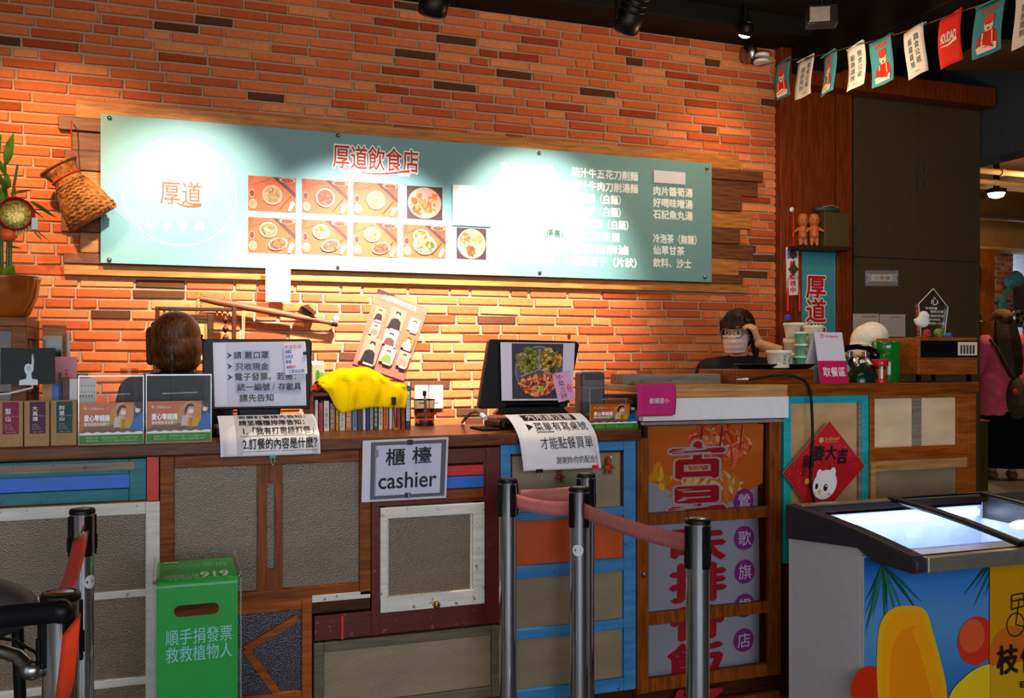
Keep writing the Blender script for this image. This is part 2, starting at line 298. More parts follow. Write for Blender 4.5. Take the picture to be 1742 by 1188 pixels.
# ---------------------------------------------------------------- printing: flat ink on a sheet
_tc = {}
def glyphs(s, bold):
    k = (s, bold)
    if k not in _tc:
        cu = bpy.data.curves.new('t', 'FONT'); cu.body = s; cu.resolution_u = 3; cu.offset = bold
        o = bpy.data.objects.new('t', cu); me = o.to_mesh()
        _tc[k] = ([(v.co.x, v.co.y) for v in me.vertices], [tuple(p.vertices) for p in me.polygons])
        o.to_mesh_clear(); bpy.data.objects.remove(o); bpy.data.curves.remove(cu)
    return _tc[k]
class Print(MB):
    """2-D drawing; fn(x, y, layer) lays it on its sheet. Default: upright sheet facing -y."""
    def __init__(s, fn=None, step=.0005):
        super().__init__(); s.step = step; s.l = 1; s.fn = fn or (lambda x, y, h: (x, -h, y))
    def put(s, pts, fs, c):
        vs = [s.fn(x, y, s.l*s.step) for x, y in pts]
        out = []
        for f in fs:
            a = sum(pts[f[i]][0]*pts[f[(i+1) % len(f)]][1]-pts[f[(i+1) % len(f)]][0]*pts[f[i]][1] for i in range(len(f)))
            out.append(f if a > 0 else f[::-1])
        s.add(vs, out, False, c); s.l += 1
    def rect(s, x0, y0, x1, y1, c, n=1):
        if n == 1: s.put([(x0, y0), (x1, y0), (x1, y1), (x0, y1)], [(0, 1, 2, 3)], c)
        else:
            pts = [(x0+(x1-x0)*i, y0+(y1-y0)*j/n) for j in range(n+1) for i in (0, 1)]
            s.put(pts, [(2*j, 2*j+1, 2*j+3, 2*j+2) for j in range(n)], c)
    def poly(s, pts, c): s.put(pts, [tuple(range(len(pts)))], c)
    def ell(s, cx, cy, rx, ry, c, n=28, rot=0): s.poly([(cx+rx*cos(t)*cos(rot)-ry*sin(t)*sin(rot), cy+rx*cos(t)*sin(rot)+ry*sin(t)*cos(rot)) for t in [2*pi*i/n for i in range(n)]], c)
    def ring(s, cx, cy, rx, ry, w, c, n=48):
        pts = []
        for i in range(n): t = 2*pi*i/n; pts += [(cx+rx*cos(t), cy+ry*sin(t)), (cx+(rx-w)*cos(t), cy+(ry-w)*sin(t))]
        s.put(pts, [(2*i, 2*((i+1) % n), 2*((i+1) % n)+1, 2*i+1) for i in range(n)], c)
    def frame(s, x0, y0, x1, y1, w, c):
        for a in ((x0, y0, x1, y0+w), (x0, y1-w, x1, y1), (x0, y0+w, x0+w, y1-w), (x1-w, y0+w, x1, y1-w)): s.rect(*a, c); s.l -= 1
        s.l += 1
    def line(s, pts, w, c):
        ws = w if isinstance(w, (list, tuple)) else [w]*len(pts); L = []
        for i, p in enumerate(pts):
            a, b = Vector(pts[max(i-1, 0)]), Vector(pts[min(i+1, len(pts)-1)]); d = (b-a).normalized(); n = Vector((-d.y, d.x))*ws[i]/2
            L += [(p[0]+n.x, p[1]+n.y), (p[0]-n.x, p[1]-n.y)]
        s.put(L, [(2*i, 2*i+1, 2*i+3, 2*i+2) for i in range(len(pts)-1)], c)
    def blobs(s, cx, cy, rx, ry, n, cols, size=.3, rnd=R):
        for i in range(n):
            a, q = rnd.random()*2*pi, rnd.random()**.5*(1-size*.6); k = size*(.5+rnd.random())
            s.ell(cx+rx*q*cos(a), cy+ry*q*sin(a), rx*k, ry*k*(.35+rnd.random()*.5), rnd.choice(cols), 8, rnd.random()*3); s.l -= 1-2/n
    def text(s, t, x0, y0, x1, y1, c, bold=.0):
        vs, fs = glyphs(t, 0); cjk = any(ord(ch) > 0x2e80 for ch in t)
        a0, a1 = min(v[0] for v in vs), max(v[0] for v in vs)
        if cjk: b0, b1 = -.1, .88; a0, a1 = min(a0, .02), max(a1, len(t)-.04 if all(ord(ch) > 0x2e80 for ch in t) else a1)
        else: b0, b1 = min(v[1] for v in vs), max(v[1] for v in vs)
        ex, ey = bold*(x1-x0)/(a1-a0), bold*(y1-y0)/(b1-b0); dirs = [(0, 0)]
        if bold: dirs += [(1, 0), (-1, 0), (0, 1), (0, -1)] if bold < .05 else [(cos(k*pi/5), sin(k*pi/5)) for k in range(10)]
        if bold >= .05: dirs += [(.5, 0), (-.5, 0), (0, .5), (0, -.5)]
        for dx, dy in dirs:
            s.put([(x0+(x-a0)/(a1-a0)*(x1-x0)+dx*ex, y0+(y-b0)/(b1-b0)*(y1-y0)+dy*ey) for x, y in vs], fs, c); s.l -= .92
        s.l += .3
    def vtext(s, t, x0, y0, x1, y1, c, bold=.0):
        n = len(t); h = (y1-y0)/n; l0 = s.l
        for i, ch in enumerate(t):
            if ch != ' ': s.text(ch, x0, y1-(i+.95)*h, x1, y1-(i+.05)*h, c, bold); s.l = l0
        s.l += 1
# ================================================================= THE ROOM
WY = 4.90                                            # brick wall plane
XR = X(1329, WY)                                     # its right end
CZ = 3.43
def struct(name, mb, m, **k):
    o = mb.build(name, m, **k); o['kind'] = 'structure'; return o
def bricks(x0, x1, z0, z1, y, rnd, L=.232, H=.0505, J=.0095, pal=None):
    m = MB(); z = z0; row = 0
    pal = pal or [('#c86a3a', 7), ('#c05e30', 6), ('#b05028', 4), ('#d07e4c', 3), ('#963c16', 2), ('#56301a', 1.0)]
    names = [p for p, k in pal]; wt = [k for p, k in pal]
    while z < z1:
        x = x0-rnd.random()*L
        while x < x1:
            l = L*(rnd.choice([1, 1, 1, .92, 1.06, .5, .48, .8]))
            a, b = max(x, x0), min(x+l-J, x1)
            if b-a > .02:
                c = rnd.choices(names, wt)[0]; j = lambda k=.0022: (rnd.random()-.5)*2*k
                zt = z+H-J; d = .007+rnd.random()*.004; e = .0035
                q = [(a+j(), y, z+j()), (b+j(), y, z+j()), (b+j(), y, zt+j()), (a+j(), y, zt+j())]
                f = [(q[0][0]+e, y-d, q[0][2]+e), (q[1][0]-e, y-d, q[1][2]+e), (q[2][0]-e, y-d, q[2][2]-e), (q[3][0]+e, y-d, q[3][2]-e)]
                m.add(q+f, [(4, 5, 6, 7)]+[(i, (i+1) % 4, 4+(i+1) % 4, 4+i) for i in range(4)], col=c)
            x += l
        z += H; row += 1
    return m
wb = struct('wall_back', MB().box((-2.4, WY, 0), (XR, WY+.2, CZ)), 'mortar')
bk = bricks(-1.3, XR, .85, CZ, WY, random.Random(3)).build('brickwork', 'brick', wb)
struct('floor', MB().box((-2.4, -3.6, -.1), (11, 6.2, 0)), 'floor_stone')
struct('floor.001', MB().box((4.2, 6.2, -.1), (13, 14, .25)), 'floor_tile')
struct('ceiling', MB().box((-2.4, -3.6, CZ), (5.3, 5.1, CZ+.1)), 'ceiling_black')
struct('ceiling.001', MB().box((5.3, 2.0, 3.75), (13, 14, 3.85)), 'plaster_ochre')
struct('wall_left', MB().box((-2.6, -3.6, 0), (-2.4, 5.1, CZ)), 'plaster_light')
struct('wall_front', MB().box((-2.4, -3.8, 0), (11, -3.6, CZ)), 'plaster_light')
struct('wall_right', MB().box((10.9, -3.6, 0), (11.1, 6.2, 3.75)), 'plaster_dark')
# ceiling beams
struct('trim_1', MB().box((-2.4, 4.62, 3.32), (3.575, 4.9, CZ)), 'beam_black', bevel=.006)
struct('trim_2', MB().box((3.58, -3.6, 3.16), (3.84, 4.83, CZ)), 'beam_black', bevel=.006)
struct('trim_3', MB().box((3.845, 3.0, 3.22), (5.3, 3.2, CZ)), 'beam_black', bevel=.006)
# red timber column and lintel by the wall's end
cx0, cx1 = X(1328, 4.84), X(1364, 4.84)
struct('trim_4', MB().box((cx0, 4.84, 0), (cx1, 5.1, CZ)), 'wood_red', bevel=.004)
struct('trim_5', MB().box((cx1, 4.86, 0), (X(1452, 4.84)-.002, 5.0, CZ)), 'wood_red')
struct('trim_6', MB().box((X(1424, 4.835), 4.835, 0), (X(1450, 4.835), 4.859, CZ)), 'wood_red', bevel=.004)
struct('wall_over', MB().box((cx1, 5.22, 3.08), (5.33, 5.28, 3.8)), 'ceiling_black')
zl = P(1500, 158, 4.72).z
struct('trim_7', MB().box((cx1-.05, 4.72, zl), (5.1, 4.834, zl+.12)), 'wood_red', bevel=.004)
# dropped bulkhead, far ceiling pipes, beam, posts and walls of the back room
struct('trim_8', MB().box((5.135, 1.9, 2.75), (5.325, 5.21, 3.8)), 'panel_navy')
zb = lambda v, D, u=1700: P(u, v, D).z
struct('trim_9', MB().box((5, 9.0, zb(412, 9)), (13, 9.4, zb(374, 9))), 'plaster_tan')
struct('trim_10', MB().box((5, 8.9, zb(421, 8.9)), (13, 9.42, zb(411, 8.9))), 'plaster_ochre')
struct('trim_11', MB().box((X(1664, 9.1), 9.1, .25), (X(1692, 9.1), 9.3, zb(420, 9.1))), 'wood_orangev')
pc = struct('trim_12', MB().box((X(1690, 9.6), 9.6, .25), (X(1723, 9.6), 9.9, 3.2)), 'mortar')
bricks(X(1690, 9.6), X(1723, 9.6), .3, 3.1, 9.6, random.Random(5), .16, .062, .016, [('#9c5a40', 3), ('#7a4030', 2), ('#b8806a', 2)]).build('brickwork', 'brick', pc)
struct('wall_far', MB().box((4, 10.6, .25), (13.5, 10.8, 3.75)), 'paint_paleblue')
struct('wall_far.001', MB().box((13, 5, 0), (13.2, 14, 3.75)), 'plaster_tan')
def pipe(v, D, r, m, name, label):
    a, b = P(1600, v, D), P(1800, v+10, D)
    o = thing(name, label, 'pipe', (a.x, D, a.z)); MB().tube([(-1, 0, 0), (6, 0, 0)], r, 16).build('pipe_run', m, o)
    for k in range(3): MB().tube([(k*.55+.15, 0, 0), (k*.55+.19, 0, 0)], r*1.25, 16).build('pipe_clamp', m, o)
pipe(284, 6.6, .028, 'plaster_tan', 'ceiling_pipe', 'upper tan pipe run under the ochre ceiling of the back room')
pipe(303, 7.4, .026, 'plaster_tan', 'ceiling_pipe', 'lower tan pipe run under the ochre ceiling of the back room')
a = P(1700, 350, 8.2)
du = thing('air_duct', 'dark brown round air duct crossing the back room ceiling', 'duct', (a.x, 8.2, a.z))
MB().tube([(-3, 0, 0), (4, 0, 0)], .17, 24).build('duct_run', 'duct', du)
MB().tube([(-.6, 0, 0), (-.55, 0, 0)], .178, 24).build('duct_collar', 'black_matte', du)
p = P(1695, 329, 7.6)
dl = thing('ceiling_lamp', 'lit dome ceiling lamp in front of the back room duct', 'lamp', tuple(p))
MB().lathe([(.07, .02), (.085, .0), (.07, -.035), (.03, -.05)], n=20).build('diffuser', 'lamp_white', dl)
MB().lathe([(.03, .9), (.03, .06), (.1, .04), (.095, .0), (.088, .0)], n=20).build('housing', 'black_matte', dl)
p = P(1693, 366, 8.6)
br = thing('projector_bracket', 'thin white angled metal bracket under the back room duct', 'bracket', tuple(p))
MB().tube([(0, 0, 0), (1.2, .1, .12)], .012, 8).tube([(0, 0, 0), (1.3, .05, -.02)], .012, 8).build('rail', 'white_metal', br)
MB().ell((0, 0, 0), .03).build('glowing_joint', 'lamp_white', br)  # joint ball glows through its own emissive material

# ---------------------------------------------------------------- planks and menu board
BD = 4.835                                            # face of the menu board
def zr(u, v0, v1, D): return P(u, v0, D).z, P(u, v1, D).z
plk = [(128, 172, 204, 1257, 'wood_plank', .02), (99, 203, 226, 1296, 'wood_plankd', .03), (122, 226, 258, 1290, 'wood_plankd', .012),
       (110, 258, 292, 1262, 'wood_plankd', .02), (124, 293, 329, 1279, 'wood_plank', .012), (118, 330, 363, 1258, 'wood_plankd', .024), (104, 364, 396, 1282, 'wood_plankd', .014),
       (136, 397, 431, 1256, 'wood_plank', .022), (108, 432, 450, 1262, 'wood_plankd', .03), (108, 450, 469, 1273, 'wood_plank', .02)]
pname = ['topmost long pale plank of the backing behind the menu board', 'second plank from the top behind the menu board, sticking out furthest left',
         'third plank from the top behind the menu board, dark', 'fourth plank from the top behind the menu board, dark', 'fifth plank from the top behind the menu board, pale orange',
         'sixth plank from the top behind the menu board, dark', 'seventh plank from the top, behind the wicker basket', 'eighth plank from the top, pale, short at the left',
         'ninth plank from the top, dark, just above the lowest', 'lowest pale plank showing under the edge of the menu board']
for (u0, v0, v1, u1, m, t), lb in zip(plk, pname):
    z1, z0 = zr(171, v0+(171-u0)*.0*1, v1, 4.87)
    x0, x1 = X(u0, 4.87), X(u1, 4.87)
    o = MB().box((0, 0, 0), (x1-x0, WY-.0105-(4.885-t)-.001, z1-z0)).build('backing_plank', m, bevel=.004)
    o.location = (x0, 4.885-t, z0); tag(o, lb, 'plank', 'planks behind the menu board')
bx0, bx1 = X(171, BD), X(1211, BD); bz1, bz0 = zr(171, 193, 447.5, BD)
mbd = thing('menu_board', 'long teal menu board with dish photos and white lettering on the brick wall', 'menu board', (bx0, BD, bz0))
MB().box((bx0, BD, bz0), (bx1, BD+.012, bz1)).build('board_panel', 'board_teal', mbd, world=True, bevel=.0015)
pr = Print(lambda x, y, h: (x, BD-h, y), .0003)
def prc(u0, v0, hp, u1, D=BD): a = P(u0, v0, D); b = P(u0, v0+hp, D); return a.x, b.z, X(u1, D), a.z
WHT, ORG = '#e8f0ee', '#b42c0c'
c = P(307, 327, BD); rr = (X(404, BD)-X(209, BD))/2
pr.ring(c.x, c.z, rr, rr, .006, WHT, 64)
pr.text('厚道', *prc(272, 305, 43, 343), '#a8400c', .0)
def swoosh(u0, v0, u1, v1, dip, w, col):
    pts = []; ws = []
    for i in range(15):
        t = i/14; q = P(u0+(u1-u0)*t, v0+(v1-v0)*t+dip*sin(pi*min(1, t*1.05))**1, BD); pts.append((q.x, q.z)); ws.append(w*(.25+t*.9))
    pr.line(pts, ws, col)
swoosh(296, 343, 342, 350, 5, .014, '#a8400c')
for k, u in enumerate((249, 277, 305, 333)): pr.text('飲食店舖'[k], *prc(u, 374+k*1.2, 15, u+13), WHT, .03)
for off, col, b in ((0, WHT, .07), (0, ORG, .012)):
    pr.text('厚道飲食店', *prc(566, 243, 43, 712), col, b)
swoosh(578, 286, 699, 292, 7, .020, WHT); swoosh(580, 286, 697, 292, 7, .012, ORG)
pr.text('好呷韭饌', *prc(589, 289, 6, 612), WHT, .03); pr.text('饌韭呷好', *prc(676, 294, 6, 697), WHT, .03)
rows1 = ['古早味排骨飯', '香酥雞腿飯', '酸辣雞腿飯', '南蠻雞塊飯', '咖哩雞肉飯', '好吃炸雞飯', '方便素食飯', '香噴噴魯肉飯']
for i, t in enumerate(rows1): pr.l = 2; pr.text(t, *prc(851, 273.5+i*21.9, 16.5, 851+91*len(t)/6), WHT, .035)
rows2 = [('茄汁牛五花刀削麵', 1085), ('茄汁牛肉刀削湯麵', 1085), ('炸醬麵（白麵）', 1064), ('麻醬麵（白麵）', 1064), ('肉燥乾麵（白麵）', 1077), ('手工米苔目', 1055), ('招牌白麻滷', 1069), ('滷味豆干（片狀）', 1092)]
for i, (t, u1) in enumerate(rows2): pr.l = 2; pr.text(t, *prc(972, 284+i*21.6, 16.5, u1), WHT, .035)
for t, v, u1 in (('肉片醬筍湯', 316, 1178), ('好喝味噌湯', 336, 1178), ('石記魚丸湯', 356, 1178), ('冷泡茶（無糖）', 397, 1192), ('仙草甘茶', 417, 1164), ('飲料、沙士', 438.5, 1176)):
    pr.l = 2; pr.text(t, *prc(1111, v, 16, u1), WHT, .035)
pr.text('※圖片僅供參考請以實物為準', *prc(498, 438.5, 8, 611), WHT, .03); pr.text('※店內提供', *prc(622, 443, 7, 668), WHT, .03)
pr.l = 8; pr.text('(停售)', *prc(925, 389, 14, 957), '#3a5a50', .01)
_put = pr.put
def _dput(pts, fs, c): _put(pts, fs, '#%02x%02x%02x' % tuple(int(int(c[i:i+2], 16)*k) for i, k in ((1, .74), (3, .54), (5, .5))))
def dish(x0, y0, x1, y1, kind):
    pr.l = 2; W, Hh = x1-x0, y1-y0; cl = ['#d8893c', '#c8742c', '#dc9848']
    pr.rect(x0, y0, x1, y1, '#b8682c' if kind < 8 else ('#4a3d44' if kind == 8 else '#3a2e3a'))
    A = lambda fx, fy: (x0+W*fx, y0+Hh*fy)
    if kind < 8:
        pr.poly([A(0, .55), A(.12, 1), A(.55, 1), A(1, .38), A(1, 0), A(0, 0)], '#cf8240')
        pr.poly([A(.5, 1), A(.62, 1), A(1, .55), A(1, .42)], '#5c3a2c')
        pr.line([A(.05, .72), A(.45, .93)], Hh*.03, '#a85f2a')
        def bowl(fx, fy, rx, ry, cols, n=26, rot=0):
            q = A(fx, fy); pr.ell(q[0], q[1], W*rx, Hh*ry, '#efe6d8', 26, rot); pr.ell(q[0], q[1], W*rx*.84, Hh*ry*.82, cols[0], 24, rot); pr.blobs(q[0], q[1], W*rx*.8, Hh*ry*.78, n, cols, .3)
        def bowlc(fx, fy, rx, ry, cols, n=14): bowl(fx, fy, rx, ry, cols, n)
        pr.ell(*A(.82, .93), W*.17, Hh*.07*1, '#e8dcc8')
        bowlc(.82, .92, .16, .075, ['#b0532a', '#8a3818', '#c8783c'])
        bowlc(.08, .5, .06, .12, ['#8a3a20', '#6a2a18'], 6); bowlc(.1, .2, .085, .14, ['#e8c8a0', '#d8a878'], 6)
        pr.poly([A(.82, .04), A(.88, .02), A(.98, .25), A(.93, .34), A(.87, .28)], '#f0e8da')
        pr.line([A(.66, .1), A(.9, .48)], Hh*.02, '#4a2a18')
        if kind < 4:
            fd = [['#d8b878', '#e8d098', '#b89858', '#7a9a2c'], ['#b0622a', '#8a4018', '#d08a48', '#a04820'], ['#e0c890', '#f0dca8', '#c8a868', '#8aa040']][kind % 3]
            bowl(.5, .48, .21, .28, fd, 60, .5)
        else:
            bowl(.42, .66, .19, .22, ['#d8a868', '#c89050', '#f0dcb8', '#4a7a1c'], 40)
            if kind == 7: bowl(.5, .4, .27, .3, ['#e0c890', '#d8b070', '#f0e0b8', '#a8702c', '#4a7a1c'], 60)
            else: bowl(.62, .27, .21, .17, [['#b0622a', '#8a3818', '#d08a48', '#5a8a1c'], ['#a07048', '#c89868', '#7a4a28', '#4a7a1c'], ['#b05a24', '#d0884a', '#8a3a14']][kind-4], 50, .25)
    elif kind == 8:
        q = A(.5, .5); pr.ell(*q, W*.47, Hh*.47, '#e8dfc8'); pr.blobs(q[0]-W*.03, q[1]-Hh*.05, W*.36, Hh*.36, 70, ['#d8b060', '#c08840', '#e8d8a0', '#a86a2c', '#f0e8c8'], .22)
        pr.blobs(q[0]+W*.28, q[1]+Hh*.2, W*.1, Hh*.14, 10, ['#e8a020', '#d88818'], .4)
    else:
        q = A(.5, .5); pr.ell(*q, W*.48, Hh*.48, '#e8e2d0'); S = [['#d8a868', '#c88848', '#e8c890', '#b06a2c'], ['#e8d8a8', '#d8c890', '#c8b878'], ['#5a9a24', '#c03a18', '#d8642c', '#3a7a1c']]
        for k, (ax, ay) in enumerate(((-.2, .17), (.2, .17), (0, -.22))): pr.blobs(q[0]+ax*W, q[1]+ay*Hh, W*.2, Hh*.2, 40, S[k], .3)
pr.put = _dput
for k, a in enumerate([(422, 298.5, 60, 503.5, 0), (513.5, 304, 58.5, 592, 1), (601, 309, 57.5, 677, 2), (692, 315.6, 56.5, 752.5, 8), (422, 369, 61, 503, 4), (513, 373, 59.5, 591, 5),
                        (600.7, 377.6, 59, 676, 6), (685.7, 381.6, 56.5, 758, 7), (776.8, 387, 53.5, 827, 9)]): dish(*prc(*a[:4]), a[4])
pr.put = _put
pr.build('lettering_and_photos', 'ink', mbd, world=True)
for u, v in ((186, 201), (575, 231), (917, 261), (1202, 287), (186, 442), (575, 454), (918, 464), (1199, 472)):
    q = P(u, v, BD); m = MB(); m.T = Matrix.Translation(q) @ rotm('X', pi/2); m.lathe([(.011, -.004), (.011, .004), (.009, .009), (.003, .012)], n=16); m.build('standoff_bolt', 'steel', mbd, world=True)
def card(name, label, cat, u0, v0, hp, u1, D, m='paper', t=.002, rz=0, ry=0, **k):
    x0, z0, x1, z1 = prc(u0, v0, hp, u1, D)
    o = MB().box((-(x1-x0)/2, -t/2, -(z1-z0)/2), ((x1-x0)/2, t/2, (z1-z0)/2)).build(name, m)
    o.location = ((x0+x1)/2, D, (z0+z1)/2); o.rotation_euler = (0, ry, rz); return tag(o, label, cat, **k)
card('paper_patch', 'blank white paper taped over a dish photo on the menu board', 'paper', 770, 314, 69, 836, BD-.0075, t=.003)
card('paper_patch', 'small blank white paper strip taped over a line of the menu', 'paper', 1112, 289.5, 21, 1166, BD-.006)
card('hanging_note', 'pale yellow paper hanging from the lower edge of the menu board', 'paper', 452, 456, 57, 494, BD-.008, 'paper_cream', t=.003)

# ---------------------------------------------------------------- ceiling fixtures
tr = thing('light_track', 'black ceiling track carrying the spotlights in front of the menu board', 'light track', (-1.2, 3.77, CZ-.06))
MB().box((0, -.018, 0), (3.6, .018, .035)).build('rail', 'black_matte', tr)
for xx in (.2, 1.8, 3.4): MB().cyl((xx, 0, .03), .012, .03).build('hanger', 'black_matte', tr)
def track_spot(x, y, z, aim, label):
    o = thing('track_spotlight', label, 'spotlight', (x, y, z), 0, 'track spotlights over the menu board')
    d = (Vector(aim)-Vector((x, y, z))).normalized(); q = d.to_track_quat('Z', 'Y').to_matrix().to_4x4()
    m = MB(); m.T = q; m.lathe([(.03, -.13), (.05, -.125), (.052, -.02), (.062, -.015), (.062, .05), (.056, .06), (.05, .05), (.045, -.06), (.0, -.06)], n=28, caps=False); m.build('can', 'black_plastic', o)
    m = MB(); m.T = q
    for k in range(3): m.lathe([(.0535, -.115+k*.03), (.058, -.113+k*.03), (.058, -.105+k*.03), (.0535, -.103+k*.03)], n=28)
    m.build('cooling_fin', 'black_plastic', o)
    m = MB(); m.T = q; m.lathe([(.0, -.055), (.044, -.05)], n=20, caps=False); m.build('lens', 'lamp_white', o)
    MB().box((-.066, -.012, -.01), (-.06, .012, .11)).box((.06, -.012, -.01), (.066, .012, .11)).box((-.066, -.012, .105), (.066, .012, .112)).build('yoke', 'black_plastic', o, bevel=.002)
    MB().cyl((0, 0, .11), .014, CZ-.06-z-.11).box((-.045, -.016, CZ-.09-z), (.045, .016, CZ-.058-z)).build('track_adapter', 'black_plastic', o)
for (x, y, z, a, p_, c_, s_), lb in zip(SPOTS, ['leftmost black track spotlight above the potted plant', 'black track spotlight aimed at the round logo on the menu board', 'black track spotlight hanging above the middle of the menu board', 'black track spotlight hanging above the right half of the menu board']):
    track_spot(x, y, z, a, lb)
# lit downlight on the dark beam by the wall's right end
p = P(1268, 53, 4.55)
o = thing('downlight', 'small lit warm downlight above the right end of the brick wall', 'lamp', tuple(p))
m = MB(); m.T = rotm('X', .5); m.lathe([(.025, .05), (.042, .03), (.045, -.02), (.038, -.02), (.034, .02)], n=20, caps=False); m.build('housing', 'black_plastic', o)
m = MB(); m.T = rotm('X', .5); m.lathe([(.036, -.012), (.03, -.03), (.012, -.038)], n=18); m.build('bulb', 'lamp_on', o)
MB().cyl((0, 0, .03), .012, CZ-p.z-.03).build('stem', 'black_plastic', o)
lamp('SPOT', 'downlight_beam', p+Vector((0, 0, -.05)), 26, WARM, (p.x-.05, 4.9, 1.3), spot_size=radians(100), spot_blend=1, shadow_soft_size=.03)
# emergency lamp on the wall
p = P(1278, 103, 4.86)
o = thing('emergency_light', 'twin head emergency light fixed high on the brick wall', 'emergency light', tuple(p))
MB().box((-.05, -.05, -.012), (.05, .035, .012)).build('bracket', 'plaster_dark', o, bevel=.004)
m = MB(); m.T = Matrix.Translation((-.055, -.05, .02)) @ rotm('Y', pi/2); m.lathe([(.02, -.03), (.05, -.02), (.062, .0), (.062, .008), (.055, .01), (.0, .004)], n=24); m.build('lamp_head', 'steel', o)
for k in range(2):
    m = MB(); m.T = Matrix.Translation((.03, -.06, .015-k*.035)); m.lathe([(.045, -.01), (.048, -.004), (.048, .006), (.03, .012)], n=22); m.build('lamp_ring', 'white_plastic', o)
MB().tube([(.03, -.02, .02), (.03, .0, .1), (.03, .03, .13)], .004, 6).build('cord', 'black_matte', o)
# unlit spot at the upper right
p = PD(1398, 30, 4.4)
o = thing('ceiling_spotlight', 'unlit glassy spotlight on the black ceiling above the bunting', 'spotlight', tuple(p), -.5)
MB().box((-.07, -.05, -.04), (.07, .05, .05)).build('housing', 'black_plastic', o, bevel=.008)
MB().box((-.065, -.056, -.035), (.03, -.05, .035)).build('glass_front', 'steel', o, bevel=.003)
MB().cyl((0, 0, .05), .012, CZ-p.z-.05).build('stem', 'black_plastic', o)
p = PD(1690, 76, 4.6)
o = MB().box((-.42, -.2, 0), (.5, .2, .03)).build('ceiling_baffle', 'panel_brown', bevel=.004); o.location = (p.x+.35, p.y, p.z-.03); o.rotation_euler = (0, 0, -.35); tag(o, 'brown flat panel hung under the ceiling behind the bunting', 'panel')
m = MB(); 
for dx, dy in ((-.4, -.2), (.4, -.2), (-.4, .2), (.4, .2)): m.tube([(dx, dy, .03), (dx, dy, CZ-p.z+.03)], .006, 6)
m.build('hanger', 'black_matte', o)

# ---------------------------------------------------------------- bunting
fl = [(1333, 132, 5.42, 0), (1370, 126, 5.15, 1), (1408, 119, 4.90, 0), (1454, 107, 4.66, 1), (1500, 97, 4.44, 0), (1557, 81, 4.22, 1), (1618, 60, 4.0, 2), (1684, 43, 3.78, 0), (1748, 22, 3.58, 1)]
tops = [(1333, 104), (1370, 99), (1408, 91), (1454, 77), (1500, 66), (1557, 48), (1618, 25), (1684, 3), (1748, -18)]
pts = [PD(u, v, z) for (u, v), (_, _, z, _) in zip(tops, fl)]
st = MB(); ends = [PD(1290, 112, 5.72)]+pts+[PD(1830, -48, 3.3)]
st.tube(ends, .0025, 6); so = st.build('bunting_string', 'knot_brown'); tag(so, 'string of the bunting slanting across the top right corner', 'string')
fk = {0: ['teal flag with a man in a red shirt', 'teal'], 1: ['white flag with grey writing', 'white'], 2: ['plain red flag with white lettering', 'red']}
fn = ['first from the wall', 'second from the wall', 'third from the wall', 'fourth from the wall', 'fifth from the wall', 'sixth from the wall', 'seventh from the wall', 'eighth from the wall', 'cut by the picture edge']
for i, (p, (u, v, z, k)) in enumerate(zip(pts, fl)):
    d = (ends[-1]-ends[0]); ang = math.atan2(d.y, d.x)+.10*sin(i*1.9)
    o = thing('bunting_flag', f'{fk[k][0]} on the bunting, {fn[i]}', 'flag', tuple(p), ang, 'bunting flags')
    Wf, Hf = .155, .212; tw = .02*sin(i*2.1)
    f = lambda x, y, h, tw=tw: (x+y*tw, -h+.012*sin(y*14+i)+.006*sin(x*30+i*2), y)
    m = MB(); m.grid(lambda a, b: f(-Wf/2+a*Wf, -Hf+b*Hf, 0), 6, 8, col={0: '#3f8792', 1: '#d8d0c8', 2: '#d02a1c'}[k]); m.build('cloth', 'ink_fabric', o, solid=.001)
    q = Print(f, .0006); q.l = 3
    if k == 0:
        q.text('HOUDAO', -.045, -.04, .045, -.018, '#c83a24', .03)
        q.poly([(-.055, -.19), (.055, -.19), (.05, -.135), (.028, -.115), (-.028, -.115), (-.05, -.135)], '#c42a1c')
        q.ell(0, -.09, .024, .032, '#e8b8a0'); q.ell(0, -.068, .028, .02, '#d83a2a'); q.ell(0, -.105, .008, .004, '#a02018')
        q.poly([(-.05, -.2), (.05, -.2), (.055, -.175), (0, -.16), (-.055, -.175)], '#e8ccb8'); q.line([(-.045, -.185), (.04, -.172)], .004, '#b04a38')
        q.line([(-.025, -.12), (-.028, -.165)], .006, '#e8d0b8'); q.line([(.025, -.12), (.028, -.165)], .006, '#e8d0b8')
        q.line([(-.016, -.086), (-.004, -.086)], .004, '#702018'); q.line([(.004, -.086), (.016, -.086)], .004, '#702018')
    elif k == 1:
        q.vtext('簡食公道', .01, -.165, .045, -.03, '#6a7478', .02); q.vtext('服務周到', -.045, -.175, -.01, -.04, '#6a7478', .02); q.text('HOUDAO', -.015, -.198, .03, -.188, '#8a9498')
    else:
        q.text('HOUDAO', -.05, -.115, .05, -.075, '#e8d8d0', .03); q.line([(-.05, -.125), (0, -.13), (.052, -.115)], [.003, .006, .012], '#e8d8d0')
    q.build('printing', 'ink_fabric', o)
    MB().tube([(-Wf/2, 0, 0), (Wf/2, 0, 0)], .0035, 6, col={0: '#3f8792', 1: '#d8d0c8', 2: '#d02a1c'}[k]).build('hem', 'ink_fabric', o)
